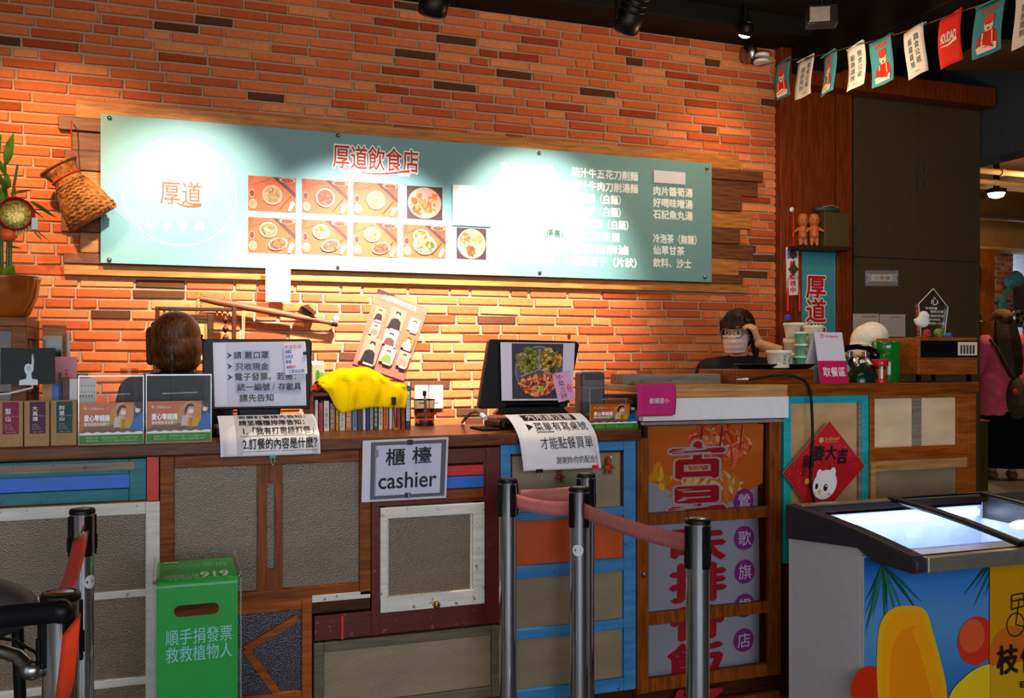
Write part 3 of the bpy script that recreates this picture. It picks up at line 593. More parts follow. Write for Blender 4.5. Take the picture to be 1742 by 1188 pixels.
# ================================================================= THE COUNTER
FD, TD = 3.30, 3.28                                   # front of the panels, front edge of the worktops
HT = 1.14; HP = 1.31                                  # worktop heights: cash desk, pass
xl, xm, xr = -1.05, X(1092, TD), X(1665, TD)
xm2 = X(1335, TD)
ca = thing('counter_carcass', 'dark inner carcass of the long counter behind the recycled window panels', 'counter', (0, 3.36, 0))
MB().box((xl, 3.36, 0), (xm, 3.72, HT-.05)).build('desk_carcass', 'wood_dark', ca, world=True)
MB().box((xm+.004, 3.36, 0), (X(1662, FD), 3.9, HP-.055)).build('pass_carcass', 'wood_dark', ca, world=True)
o = MB().box((0, 0, 0), (xm-xl, .52, .044)).build('worktop', 'wood_top', bevel=.006); o.location = (xl, TD, HT-.044)
tag(o, 'dark worn wooden worktop of the cash desk under the tills and boxes', 'worktop')
a0 = X(1088, TD)
o = MB().box((0, 0, 0), (xm2-a0, .62, .026)).box((0, .0, -.022), (xm2-a0, .02, 0)).build('worktop', 'wood_pale', bevel=.003); o.location = (a0, TD-.02, HP-.026)
tag(o, 'thin pale board worktop above the long white panel', 'worktop')
o = MB().box((0, 0, 0), (xr-xm2-.004, .62, .05)).build('worktop', 'wood_brown', bevel=.005); o.location = (xm2+.004, TD-.005, HP-.05)
tag(o, 'thick brown worktop of the pass under radio, telephone and bowls', 'worktop')

def sash(name, label, x0, z1, x1, z0, wl, wr, wt, wb, frame, pane, bars=(), cat='counter panel', th=.035, back=True):
    """a recycled window sash let into the counter front; bars: (x0, z0, x1, z1) of extra rails"""
    o = thing(name, label, cat, (x0, FD, z0), 0, 'recycled window panels of the counter front')
    W, Hh = x1-x0, z1-z0; m = MB()
    if wl: m.box((0, 0, 0), (wl, th, Hh))
    if wr: m.box((W-wr, 0, 0), (W, th, Hh))
    if wt: m.box((wl, .002, Hh-wt), (W-wr, th, Hh))
    if wb: m.box((wl, .002, 0), (W-wr, th, wb))
    for i, b in enumerate(bars): m.box((b[0]-x0, .004+.0012*i, b[1]-z0), (b[2]-x0, th-.001*i, b[3]-z0))
    m.build('sash_frame', frame, o, bevel=.003)
    if pane: MB().box((wl-.003, .018, wb-.003), (W-wr+.003, .023, Hh-wt+.003)).build('pane', pane, o)
    return o
Zf = lambda u, v: P(u, v, FD).z
Xf = lambda u: X(u, FD)
def local(o, name, m, boxes, bevel=.002):     # boxes in picture terms on the counter front: (u0, v0, hpx, u1, y0, y1)
    q = MB()
    for u0, v0, hp, u1, y0, y1 in boxes: q.box((Xf(u0), FD+y0, Zf(u0, v0+hp)), (Xf(u1), FD+y1, Zf(u0, v0)))
    return q.build(name, m, o, world=True, bevel=bevel)
# teal drawer front at the far left, with its red block
o = sash('counter_front_unit', 'teal wooden panel with a bright blue inset under the desk, far left', -.98, Zf(249, 780), Xf(249), Zf(249, 851), .02, .052, .05, .04, 'teal_paint', None)
MB().box((-.95, FD+.008, Zf(226, 830)), (Xf(228), FD+.03, Zf(226, 802))).build('blue_inset', 'blue_bright', o, world=True)
MB().box((-.96, FD-.004, Zf(228, 799)), (Xf(229), FD+.01, Zf(228, 785))).build('grey_strip', 'wood_grey', o, world=True)
MB().box((Xf(250), FD-.003, Zf(250, 852)), (Xf(270), FD+.03, Zf(250, 778))).build('red_block', 'red_paint', o, world=True)
MB().box((-.98, FD+.004, Zf(250, 858)), (Xf(250), FD+.03, Zf(250, 852))).build('brown_strip', 'wood_brown', o, world=True)
# white sash
o = sash('counter_front_unit', 'old white-painted window sash with grey glass behind the left posts', -.98, Zf(272, 853), Xf(272), .16, .03, .044, .04, .04, 'white_paint', 'glass_rain',
     [(-.98, Zf(170, 1022), Xf(250), Zf(170, 1009)), (-.98, Zf(170, 1174), Xf(250), Zf(170, 1160))])
# brown sash with the slotted stile
x0, x1 = Xf(272), Xf(631); z1, z0 = Zf(272, 775), Zf(631, 1012)
o = sash('counter_front_unit', 'brown sash with slotted middle stile under the curled notice', x0, z1, x1, z0, .045, .04, .045, .045, 'wood_brown', 'glass_rain')
sx0, sx1, sl0, sl1 = Xf(438), Xf(481), Xf(454), Xf(468); sz1, sz0 = Zf(460, 823), Zf(460, 969)
m = MB().box((sx0, FD+.003, z0+.045), (sl0, FD+.03, z1-.045)).box((sl1, FD+.003, z0+.045), (sx1, FD+.03, z1-.045)).box((sl0, FD+.003, sz1), (sl1, FD+.03, z1-.045)).box((sl0, FD+.003, z0+.045), (sl1, FD+.03, sz0))
m.build('slotted_stile', 'wood_brownv', o, world=True)
# strips under it
o = MB().box((0, 0, 0), (Xf(630)-Xf(531), .03, Zf(531, 1014)-Zf(531, 1026))).build('white_strip', 'white_paint', bevel=.001); o.location = (Xf(531), FD, Zf(531, 1026)); tag(o, 'narrow white painted strip below the brown slotted sash', 'wood strip')
o = MB().box((0, 0, 0), (Xf(630)-Xf(531), .03, Zf(531, 1027)-Zf(531, 1045))).build('brown_strip', 'wood_dark', bevel=.001); o.location = (Xf(531), FD+.004, Zf(531, 1045)); tag(o, 'dark brown strip between white strip and maroon rail', 'wood strip')
# lattice sash
x0, x1 = Xf(276), Xf(531); z1, z0 = Zf(415, 1029), .22
o = sash('counter_front_unit', 'orange-brown sash with diamond lattice and purple glass beside the green box', x0, z1, x1, z0, .03, .035, .035, .05, 'wood_orange', 'glass_purple')
m = MB()
_bn = [0]
def bar(m, pa, pb, w, y0=.004, y1=.02):
    _bn[0] += 1; y0 += .0013*(_bn[0] % 6)
    a, b = Vector(pa), Vector(pb); d = (b-a).normalized(); n = d.cross(Vector((0, 1, 0)))*w/2
    m.prism([(a+n)+Vector((0, y0, 0)), (b+n)+Vector((0, y0, 0)), (b-n)+Vector((0, y0, 0)), (a-n)+Vector((0, y0, 0))], (0, y1-y0, 0))
A, B, Cc = P(508, 1052, FD), P(418, 1106, FD), P(478, 1190, FD)
xc = (x0+x1)/2; 
for sgn in (1, -1):
    f = lambda p: (xc+(p.x-xc)*sgn, FD, p.z)
    bar(m, f(A), f(B), .025); bar(m, f(B), f(Cc), .025); bar(m, f(Cc), (xc, FD, Cc.z-.05), .025)
m.build('lattice', 'wood_orange', o, world=True)
# maroon door panel
x0, x1 = Xf(632), Xf(851); z1, z0 = Zf(640, 768), Zf(851, 1060)
o = sash('counter_front_unit', 'maroon door panel with red and blue strips behind the cashier sign', x0, z1, x1, z0, .03, .055, .055, .0, 'maroon', None, [(Xf(535), z0, x1, Zf(851, 1020)), (x0, Zf(700, 860), x1, Zf(700, 838)), (Xf(823), z0, x1, z1), (x0+.03, z0, Xf(648), z1)])
local(o, 'red_strip', 'red_paint', [(648, 798, 18, 823, .004, .03)]); local(o, 'blue_strip', 'blue_bright', [(648, 817, 21, 823, .004, .03)]); local(o, 'brown_rail', 'wood_brown', [(648, 839, 17, 823, .0, .03)])
local(o, 'red_mark', 'red_paint', [(580, 1049, 39, 584.5, -.002, .004)], 0)
fx0, fx1, fz1, fz0 = Xf(646), Xf(823), Zf(646, 864), Zf(823, 1026)
m = MB(); t = .024
m.box((fx0, FD-.012, fz0), (fx0+.026, FD+.02, fz1)).box((fx1-.045, FD-.012, fz0), (fx1, FD+.02, fz1)).box((fx0, FD-.011, fz1-.04), (fx1, FD+.02, fz1)).box((fx0, FD-.011, fz0), (fx1, FD+.02, fz0+.055))
m.box((fx0+.026, FD-.004, fz0+.055), (fx0+.032, FD+.02, fz1-.04)).box((fx1-.053, FD-.004, fz0+.055), (fx1-.045, FD+.02, fz1-.04))
wf = m.build('white_frame', 'white_paint', o, world=True, bevel=.003)
MB().box((fx0+.02, FD+.006, fz0+.05), (fx1-.04, FD+.012, fz1-.035)).build('pane', 'glass_rain', wf, world=True)
kb = P(740, 1027, FD); m = MB(); m.T = Matrix.Translation((kb.x, FD-.012, kb.z)) @ rotm('X', pi/2); m.lathe([(.012, 0), (.008, .006), (.013, .014), (.010, .02), (.003, .023)], n=16); m.build('knob', 'brass', wf, world=True)
# grey-green sash below
o = sash('counter_front_unit', 'weathered grey-brown sash with beige glass below the maroon panel', Xf(534), Zf(700, 1079), Xf(850), .16, .035, .03, .035, .04, 'greygreen', 'glass_beige')
# blue door
x0, x1 = Xf(852), Xf(1082); z1 = Zf(1081, 746)
o = sash('counter_front_unit', 'blue-painted window door with an orange pane behind the queue posts', x0, z1, x1, .12, .04, .052, .045, .05, 'blue_paint', 'glass_beige',
     [(x0, Zf(880, a+hh), x1, Zf(880, a)) for a, hh in ((873, 15), (965, 22), (1073, 18), (1178, 20))])
local(o, 'orange_pane', 'orange_paint', [(866, 888, 78, 1062, .012, .024)])
m = MB(); xa, xb = x0+.04, x1-.052
for za, zb_ in ((Zf(880, 872), z1-.045),): m.box((xa, FD+.008, zb_-.008), (xb, FD+.03, zb_)).box((xb-.008, FD+.008, za), (xb, FD+.03, zb_)).box((xa, FD+.008, za), (xa+.008, FD+.03, zb_))
m.build('pane_bead', 'wood_dark', o, world=True)
o = MB().box((0, 0, 0), (Xf(1102)-Xf(1083), .045, z1-.1)).build('counter_upright', 'wood_brownv', bevel=.003); o.location = (Xf(1083), FD-.008, .1); upr = o; tag(o, 'brown upright post between blue door and wooden glazed door', 'post')
# glazed wooden door with banner behind
x0, x1 = Xf(1102), Xf(1329); z1 = Zf(1102, 717)
o = sash('counter_front_unit', 'brown three-light glazed door with a printed banner behind the glass', x0, z1, x1, .1, .004, .055, .02, .05, 'wood_brownv', None,
     [(x0, Zf(1102, 895), x1, Zf(1102, 875)), (x0, Zf(1102, 1066), x1, Zf(1102, 1045)), (x0, Zf(1102, 1230), x1, Zf(1102, 1210))])
MB().add([(x0, FD+.018, .14), (x1-.05, FD+.018, .14), (x1-.05, FD+.018, z1-.015), (x0, FD+.018, z1-.015)], [(0, 1, 2, 3)]).build('pane', 'case_glass', o, world=True)
kb = P(1094, 976, FD); m = MB(); m.T = Matrix.Translation((Xf(1092), FD-.008, kb.z)) @ rotm('X', pi/2); m.lathe([(.008, 0), (.006, .006), (.011, .014), (.003, .02)], n=16); kn = m.build('door_knob', 'steel'); kn.name = 'pull'; kn.parent = upr; kn.matrix_parent_inverse = Matrix.Translation(-Vector(upr.location))
bn = thing('printed_banner', 'pale banner with large red characters and purple dots behind the glazed door', 'banner', (x0, FD+.032, .1))
bp = MB(); BDp = FD+.032
bw = lambda x, z: BDp+.004*sin(z*9)+.003*sin(x*14)
bp.grid(lambda a, b: (x0+.002+(Xf(1300)-x0)*a-(.012*b if a > .99 else 0), bw(x0+.23*a, .1+b*1.08), .14+b*(z1-.16)), 10, 30, col='#a29ea8')
bp.build('cloth', 'ink_fabric', bn, world=True, solid=.001)
q = Print(lambda x, y, h: (x, bw(x, y)-.003-h, y), .0006)
def bx(u0, v0, hp, u1): a = P(u0, v0, BDp); b = P(u0, v0+hp, BDp); return a.x, b.z, X(u1, BDp), a.z
rn = random.Random(11); q.step = .0003
a = bx(1103, 727, 100, 1298); Wb, Hb = a[2]-a[0], a[3]-a[1]
q.poly([(a[0], a[1]+Hb*.1), (a[0]+Wb*.1, a[1]), (a[0]+Wb*.35, a[1]-Hb*.32), (a[0]+Wb*.7, a[1]-Hb*.35), (a[0]+Wb, a[1]-Hb*.05), (a[2], a[3]), (a[0], a[3])], '#d0641c')
q.blobs(a[0]+Wb*.5, a[1]+Hb*.62, Wb*.46, Hb*.36, 170, ['#d8501c', '#e8743c', '#c03a1c', '#dc6a4a', '#d04428', '#eca070'], .15, rn)
q.blobs(a[0]+Wb*.12, a[1]+Hb*.15, Wb*.1, Hb*.25, 24, ['#dc8c1c', '#c87a1c', '#ecac40'], .4, rn)
q.blobs(a[0]+Wb*.5, a[1]-Hb*.1, Wb*.36, Hb*.22, 40, ['#e0903c', '#cc7428', '#ecb868', '#e0b478'], .3, rn)
for k in (.45, .62, .8): q.line([(a[0]+Wb*k, a[3]-.002), (a[0]+Wb*(k-.02), a[1]+Hb*.55)], .006, '#7a2010')
q.l = 9
for i, (ch, v, hp) in enumerate((('古', 752, 64), ('早', 826, 60), ('味', 896, 66), ('排', 960, 68), ('骨', 1032, 62), ('飯', 1098, 72), ('好', 1176, 60))):
    b = bx(1138, v, hp, 1230); q.l = 9
    if i < 2: q.text(ch, *b, '#b0a4a2', .075)
    q.text(ch, *b, '#a81824', .035)
for ch, v in zip('鶯歌旗艦店', (852, 915, 972, 1030, 1089)):
    c = P(1265, v, BDp); q.l = 9; q.ell(c.x, c.z, .049, .049, '#8a2a7c', 36); q.text(ch, c.x-.032, c.z-.032, c.x+.032, c.z+.032, '#d8cce0', .0)
q.build('printing', 'ink_fabric', bn, world=True)
# long white panel below the pale board
x0, x1 = Xf(1087), Xf(1333); z1, z0 = HP-.0485, Zf(1333, 710)
o = MB().box((0, 0, 0), (x1-x0, .04, z1-z0)).build('white_fascia', 'white_plastic', bevel=.002); o.location = (x0, FD-.035, z0); tag(o, 'long white panel under the pale board worktop', 'panel')
o = MB().box((0, 0, 0), (x1-x0-.02, .02, .012)).build('alloy_strip', 'alu', bevel=.002); o.location = (x0, FD-.03, z0-.016); tag(o, 'thin metal strip along the lower edge of the long white panel', 'strip')
# teal sash
x0, x1 = Xf(1334), Xf(1478); z1, z0 = Zf(1334, 671), Zf(1334, 960)
o = sash('counter_front_unit', 'bright teal-painted sash holding the red diamond poster', x0, z1, x1, z0, .036, .034, .04, .05, 'teal_bright', 'glass_wood')
MB().box((x1-.05, FD+.006, z0+.05), (x1-.034, FD+.03, z1-.04)).build('pane_bead', 'wood_grey', o, world=True)
# double sash at the right
x0, x1 = Xf(1480), Xf(1661); z1 = Zf(1480, 671)
o = sash('counter_front_unit', 'orange-brown sash with milky pane at the right end of the counter', x0, z1, x1, .2, .026, .045, .02, .05, 'wood_orange', 'glass_pale', [(x0, Zf(1489, 785), x1, Zf(1489, 763)), (Xf(1630), .2, x1-.02, z1)])
MB().box((x0+.026, FD+.004, Zf(1489, 803)), (x1-.05, FD+.03, Zf(1489, 786))).box((x0+.004, FD-.003, .22), (x0+.03, FD+.03, Zf(1489, 786))).build('inner_rail', 'wood_pale', o, world=True)
MB().box((x0+.03, FD+.015, .22), (x1-.05, FD+.0175, Zf(1489, 803))).build('lower_pane', 'glass_beige', o, world=True)
m = MB().box((Xf(1556), FD+.0155, Zf(1489, 763)), (Xf(1572), FD+.0178, z1-.02)); m.build('pane_divider', 'wood_grey', o, world=True)
o = MB().box((0, 0, 0), (Xf(1478)-Xf(1334), .04, Zf(1334, 963)-.05)).build('dark_skirting', 'wood_dark', bevel=.003); o.location = (Xf(1334), FD, .05); tag(o, 'dark board below the teal sash beside the freezer', 'board')

# ---------------------------------------------------------------- queue posts
def dome(m, z0, rb=.135): m.lathe([(rb, 0), (rb, .012), (rb*.95, .022), (.05, .05), (.036, .07), (.034, .08)], (0, 0, z0), 32)
def qpost(label, u, v, rz=0, dot=None):
    zd = .42*FPX/(v-HV); p = PD(u, v, zd)
    o = thing('queue_post', label, 'queue barrier post', (p.x, p.y, 0), rz, 'chrome queue posts')
    m = MB(); dome(m, 0); m.build('base', 'chrome', o)
    MB().cyl((0, 0, .07), .0305, .80, 32).build('pole', 'chrome', o)
    m = MB(); m.lathe([(.0312, 0), (.0315, .12), (.0325, .124), (.0325, .128)], (0, 0, .862), 32); m.build('belt_head', 'chrome', o)
    MB().lathe([(.034, 0), (.034, .008), (.0315, .013), (.024, .0145), (.0238, .0125), (.004, .0125)], (0, 0, .987), 32).build('cap', 'black_plastic', o)
    MB().lathe([(.0235, 0), (.02, .002), (.001, .0025)], (0, 0, .9996), 28).build('cap_disc', 'steel', o)
    for k in range(4):
        m = MB(); m.T = rotm('Z', k*pi/2)
        m.box((.029, -.010, .872), (.0365, .010, .982)).box((.036, -.006, .885), (.041, .006, .925))
        m.T = rotm('Z', k*pi/2) @ Matrix.Translation((.0365, 0, .965)) @ rotm('Y', pi/2); m.cyl((0, 0, -.002), .005, .004, 10)
        m.T = rotm('Z', k*pi/2) @ Matrix.Translation((.0365, 0, .878)) @ rotm('Y', pi/2); m.cyl((0, 0, -.002), .006, .004, 10)
        m.build('clip', 'black_plastic', o, bevel=.0012)
    if dot is not None:
        a, z = dot; m = MB(); nn = 16
        r_ = []
        for rad in (0.0001, .019):
            r_.append([Vector((.0316*sin(a+rad*cos(2*pi*j/nn)/.0316), -.0316*cos(a+rad*cos(2*pi*j/nn)/.0316), z+rad*sin(2*pi*j/nn))) for j in range(nn)])
        m.loft(r_, False); m.build('round_sticker', 'paper', o)
    return o
q1 = qpost('nearest chrome queue post at the lower left, beside the padded bar', 103, 1008, .5)
q2 = qpost('chrome queue post with white round sticker and red belt, left of green box', 140, 866, .55, (.25, .80))
q3 = qpost('chrome queue post under the right edge of the maroon panel', 864, 815, .2)
q4 = qpost('chrome queue post partly hidden behind another before the blue door', 997, 806, .2)
q5 = qpost('chrome queue post standing in front of another before the blue door', 985, 829, .35, (-.9, .80))
q6 = qpost('chrome queue post in front of the banner door', 1187, 882, .15)
def belt(o, a, b, h, m, sag=.01, z0=.928, z1=.928, tw=0, name='belt'):
    pa, pb = o.matrix_basis.translation.copy(), b
    A, B = Vector((a.x, a.y, z0)), Vector((b.x, b.y, z1))
    mb = MB()
    mb.grid(lambda s, t: A.lerp(B, s)+Vector((0, 0, (t-.5)*h-sag*4*s*(1-s)))+Vector((0, .004*sin(pi*t)*sin(3*s), 0)), 16, 3)
    return mb.build(name, m, o, world=True, solid=.0015)
T = lambda o: o.matrix_basis.translation
def edge(o, to, r=.036): d = (to-T(o)); d.z = 0; return T(o)+d.normalized()*r
belt(q3, edge(q3, T(q5)), edge(q5, T(q3)), .048, 'belt_pink')
belt(q4, edge(q4, T(q3)), edge(q3, T(q4), .05), .048, 'belt_pink', z0=.935, z1=.935, sag=.004)
belt(q6, edge(q6, T(q5)), edge(q5, T(q6)), .048, 'belt_pink')
def slack(o, A, B, h, m, wdir):                        # a belt hanging twisted to its flat side
    wv = Vector(wdir).normalized(); mb = MB(); mb.grid(lambda s, t: A.lerp(B, s)+wv*((t-.5)*h)+Vector((0, 0, -.03*4*s*(1-s))), 14, 3)
    return mb.build('belt', m, o, world=True, solid=.0015)
A2 = T(q2)+Vector((.0, -.040, .935)); A1 = T(q1)+Vector((-.01, .05, .90))
slack(q2, A2, PD(100, 1022, 1.80), .046, 'belt_red', (.75, .1, .45))
slack(q1, PD(122, 1062, 1.63), PD(98, 1215, 1.45), .046, 'belt_red', (.5, .3, .6))

# ---------------------------------------------------------------- green donation box
gx0, gx1 = X(259, 2.85), X(411, 2.85); gz = P(330, 980, 2.85).z; gw = gx1-gx0
g = thing('donation_box', 'tall green invoice donation box in clear acrylic before the counter', 'donation box', (gx0, 2.85, 0))
m = MB(); t = .004
for b in (((0, 0, 0), (gw, t, gz)), ((0, .29, 0), (gw, .294, gz)), ((0, t, 0), (t, .29, gz)), ((gw-t, t, 0), (gw, .29, gz)), ((0, 0, gz), (gw, .294, gz+t))): m.box(*b)
m.build('clear_case', 'acrylic', g)
m = MB()
for x in (0, gw-.004): m.box((x, -.001, 0), (x+.004, .003, gz)).box((x, .0, gz+.001), (x+.004, .294, gz+.005))
m.build('case_edge', 'acrylic_edge', g)
m = MB(); li = .012; r = .02; prof = [(li, 0)]+[(li+r-r*cos(a*pi/2/5), gz-li-r+r*sin(a*pi/2/5)) for a in range(6)]+[(.28, gz-li)]
wx0, wx1 = .010, gw-.010
sx0, sx1, sz0, sz1 = gw*.235, gw*.745, gz-.118, gz-.085
# front sheet with the slot cut out, then the folded top
ez = gz-li-r; rr = (sz1-sz0)/2; cz_ = (sz0+sz1)/2
m.add([(wx0, li, 0), (wx1, li, 0), (wx1, li, sz0), (wx0, li, sz0)], [(0, 1, 2, 3)]); m.add([(wx0, li, sz1), (wx1, li, sz1), (wx1, li, ez), (wx0, li, ez)], [(0, 1, 2, 3)])
arc = [(rr*cos(-pi/2+pi*i/10), cz_+rr*sin(-pi/2+pi*i/10)) for i in range(11)]
for (a0, z0_), (a1, z1_) in zip(arc, arc[1:]):
    m.add([(wx0, li, z0_), (sx0+rr-a0, li, z0_), (sx0+rr-a1, li, z1_), (wx0, li, z1_)], [(0, 1, 2, 3)]); m.add([(sx1-rr+a0, li, z0_), (wx1, li, z0_), (wx1, li, z1_), (sx1-rr+a1, li, z1_)], [(0, 1, 2, 3)])
k = prof[1:]
m.loft([[Vector((wx0, y, z)) for y, z in k], [Vector((wx1, y, z)) for y, z in k]], False, True, closed=False)
ln = m.build('green_liner', 'green_liner', g)
q = Print(lambda x, y, h: (x, li-h, y)); c = '#9ad0dc'; s = gw/153
Y = lambda v: gz-(v-981)*s*1.0
q.text('順手捐發票', 22*s, Y(1106), 137*s, Y(1076), c, -.0); q.text('救救植物人', 22*s, Y(1137), 137*s, Y(1107), c, -.0)
tp = Print(lambda x, y, h: (x, y, gz-li+h))
tp.text('捐贈愛心碼', .03, .03, gw*.52, .085, '#a8dcb8', -.0); tp.text('919', gw*.54, .025, gw*.86, .095, '#d8f0dc', .02); tp.text('愛心發票捐', .03, .16, gw*.86, .23, '#7cc890'); tp.text('救救植物人', gw*.16, .005, gw*.9, .028, '#a8dcb8'); tp.rect(.03, .25, .07, .262, '#d8e8d8')
q.build('lettering', 'ink', g); tp.build('top_lettering', 'ink', g)
for x in (.006, gw-.006):
    m = MB(); m.T = Matrix.Translation((x, -.001, gz-.01)) @ rotm('X', pi/2); m.lathe([(.006, 0), (.005, .004), (.001, .005)], n=12); m.build('corner_screw', 'steel', g)
MB().box((.012, .02, 0), (gw-.012, .27, gz*.62)).build('paper_slips', 'paper', g)
# padded bar at the far left
o = thing('pushchair', 'black padded bar and grey tube of a pushchair at the left edge', 'pushchair', (-.75, 1.25, 0))
L0, L1 = PD(-90, 1066, 1.56), PD(104, 1041, 1.635)
m = MB(); m.tube([L0, L0.lerp(L1, .5)+Vector((0, 0, .004)), L1], .019, 16, flat=1.0); m.build('padded_bar', 'black_matte', o, world=True)
m = MB(); m.ell(L1, .021, 16, 10); m.build('bar_end', 'black_plastic', o, world=True)
p = PD(8, 1000, 1.95); m = MB()
m.T = Matrix.Translation((p.x-.1, p.y, p.z-.04)) @ rotm('Z', -.2); m.ell((0, 0, 0), (.17, .10, .07), 24, 14); m.build('hood', 'charcoal', o, world=True)
m = MB(); pts = [PD(u, v, 1.7) for u, v in ((-60, 1075), (-10, 1100), (25, 1118), (48, 1133))]; m.tube([PD(-60, 1096, 1.7), PD(-5, 1106, 1.7), PD(32, 1118, 1.68), PD(50, 1136, 1.66)], [.012, .012, .013, .014], 10); m.ell(PD(55, 1140, 1.66), (.02, .02, .018)); m.build('tube', 'steel', o, world=True)
m = MB(); m.tube([PD(-30, 1082, 1.75), PD(25, 1090, 1.74), PD(60, 1110, 1.72), PD(70, 1125, 1.7)], .003, 6); m.build('cable', 'black_plastic', o, world=True)
m = MB()
for dx in (-.14, .12): m.tube([(p.x-.1+dx, p.y+.02, p.z-.06), (p.x-.1+dx*1.2, p.y+.05, .05)], .012, 10)
for dx in (-.17, .15):
    m.T = Matrix.Translation((p.x-.1+dx, p.y+.05, .07)) @ rotm('Y', pi/2); m.lathe([(.05, -.02), (.07, -.015), (.07, .015), (.05, .02)], n=24)
m.T = Matrix.Identity(4); m.build('chassis', 'black_plastic', o, world=True)
# ================================================================= ON THE CASH DESK
def on(u, v, Z): return PZ(u, v, Z)
INK = '#16161c'
def donation_case(label, u0, u1, vb, vt, D=3.305, dep=.11):
    x0, x1 = X(u0, D), X(u1, D); um = (u0+u1)/2; Hh = P(u0, vt, D).z-HT; W = x1-x0
    o = thing('coin_box', label, 'donation box', (x0, D, HT), 0, 'clear coin boxes'); t = .003
    m = MB()
    for b in (((0, 0, 0), (W, t, Hh)), ((0, dep-t, 0), (W, dep, Hh)), ((0, t, 0), (t, dep-t, Hh)), ((W-t, t, 0), (W, dep-t, Hh)), ((0, 0, Hh), (W, dep, Hh+t)), ((t, t, 0), (W-t, dep-t, t))): m.box(*b)
    m.build('clear_case', 'acrylic', o)
    m = MB()
    for x in (0, W-.003): m.box((x, -.0005, 0), (x+.003, .0025, Hh)).box((x, 0, Hh+.0005), (x+.003, dep, Hh+.004))
    m.box((0, -.001, 0), (W, .002, .003)).box((0, -.001, Hh-.001), (W, .002, Hh+.0035)).build('case_edge', 'acrylic_edge', o)
    m = MB(); m.tube([(W*.25, -.001, Hh*.73), (W*.78, -.001, Hh*.74)], .0025, 8).build('slot', 'acrylic_edge', o)
    MB().box((.004, .0045, .004), (W-.004, .006, Hh*.615)).build('card', 'paper', o)
    q = Print(lambda x, y, h: (x, .0045-h, y), .0002); a, c, H2 = .004, W-.004, Hh*.615
    g = lambda fx, fy: (a+(c-a)*fx, .004+(H2-.004)*fy)
    q.poly([g(0, .25), g(1, .25), g(1, 1), g(0, 1)], '#c05a18'); q.poly([g(.3, .25), g(1, .25), g(1, .9), g(.62, .98), g(.4, .6)], '#c87c3c'); q.poly([g(.1, .36), g(.6, .32), g(.62, .6), g(.42, .58), g(.3, .45)], '#a88a4c')
    q.poly([g(.85, .5), g(1, .4), g(1, 1), g(.86, 1)], '#2a2c3c')
    q.poly([g(0, .27), g(.1, .42), g(.5, .45), g(1, .36), g(1, .25), g(0, .25)], '#7a5230')
    for k in range(5): q.line([g(.03+k*.13, .3), g(.12+k*.13, .41)], .0012, '#5a3a20'); q.l -= 1
    q.poly([g(.53, .38), g(.72, .38), g(.74, .58), g(.64, .68), g(.55, .62)], '#c9b8b0'); q.ell(*g(.66, .78), W*.07, H2*.115, '#d89878', 20)
    q.poly([g(.6, .62), g(.58, .78), g(.63, .92), g(.7, .94), g(.75, .86), g(.66, .86), g(.63, .78)], '#1c1210'); q.ell(*g(.69, .74), W*.038, H2*.055, '#dcd8dc', 16)
    q.poly([g(.63, .36), g(.8, .36), g(.82, .58), g(.65, .6)], '#c8921c'); q.poly([g(.66, .36), g(.7, .36), g(.72, .59), g(.67, .59)], '#a8701c'); q.ell(*g(.62, .48), W*.02, H2*.035, '#d89878')
    q.poly([g(.77, .3), g(1, .3), g(1, .68), g(.93, .7), g(.84, .52)], '#1460b0'); q.ell(*g(.92, .84), W*.045, H2*.1, '#d8a088'); q.ell(*g(.91, .79), W*.03, H2*.05, '#d8d8e0'); q.poly([g(.88, .86), g(.9, .98), g(1, 1), g(1, .74), g(.96, .84)], '#14121a')
    q.poly([g(0, .2), g(1, .2), g(1, .27)]+[g(1-.08*k, .25+.03*(k % 2)) for k in range(1, 13)]+[g(0, .26)], '#e6e6ea'); q.poly([g(0, 0), g(1, 0), g(1, .21), g(0, .205)], '#2f7a10')
    q.ell(*g(.09, .86), W*.022, H2*.03, '#e0c030'); q.text('心家庭Home', *g(.14, .82), *g(.38, .89), '#e8e0d8')
    q.text('愛心零錢捐', *g(.07, .54), *g(.47, .7), '#f0f0f4', .04); q.text('幫助戰勝家庭暴力', *g(.07, .42), *g(.46, .52), '#e0d8d0', .02)
    q.text('勸募字號：衛部救字第一三六號許可函', *g(.1, .11), *g(.92, .16), '#a8c890'); q.text('捐款帳號：二〇〇七 電話 0800-668-995', *g(.1, .04), *g(.9, .09), '#a8c890')
    q.line([g(.42, .8), g(.47, .9), g(.5, .84), g(.54, .9), g(.5, .78), g(.6, .92), g(.7, 1)], .001, '#e8c8a8')
    q.build('card_print', 'ink_gloss', o); return o
donation_case('clear coin box with orange card, left of the pair beside the tea cartons', 133, 245, 757, 641)
donation_case('clear coin box with orange card, standing nearest the first till', 248, 360, 757, 639)
donation_case('clear coin box with orange card beside the hanging pink cloth', 1003, 1085, 722, 661)
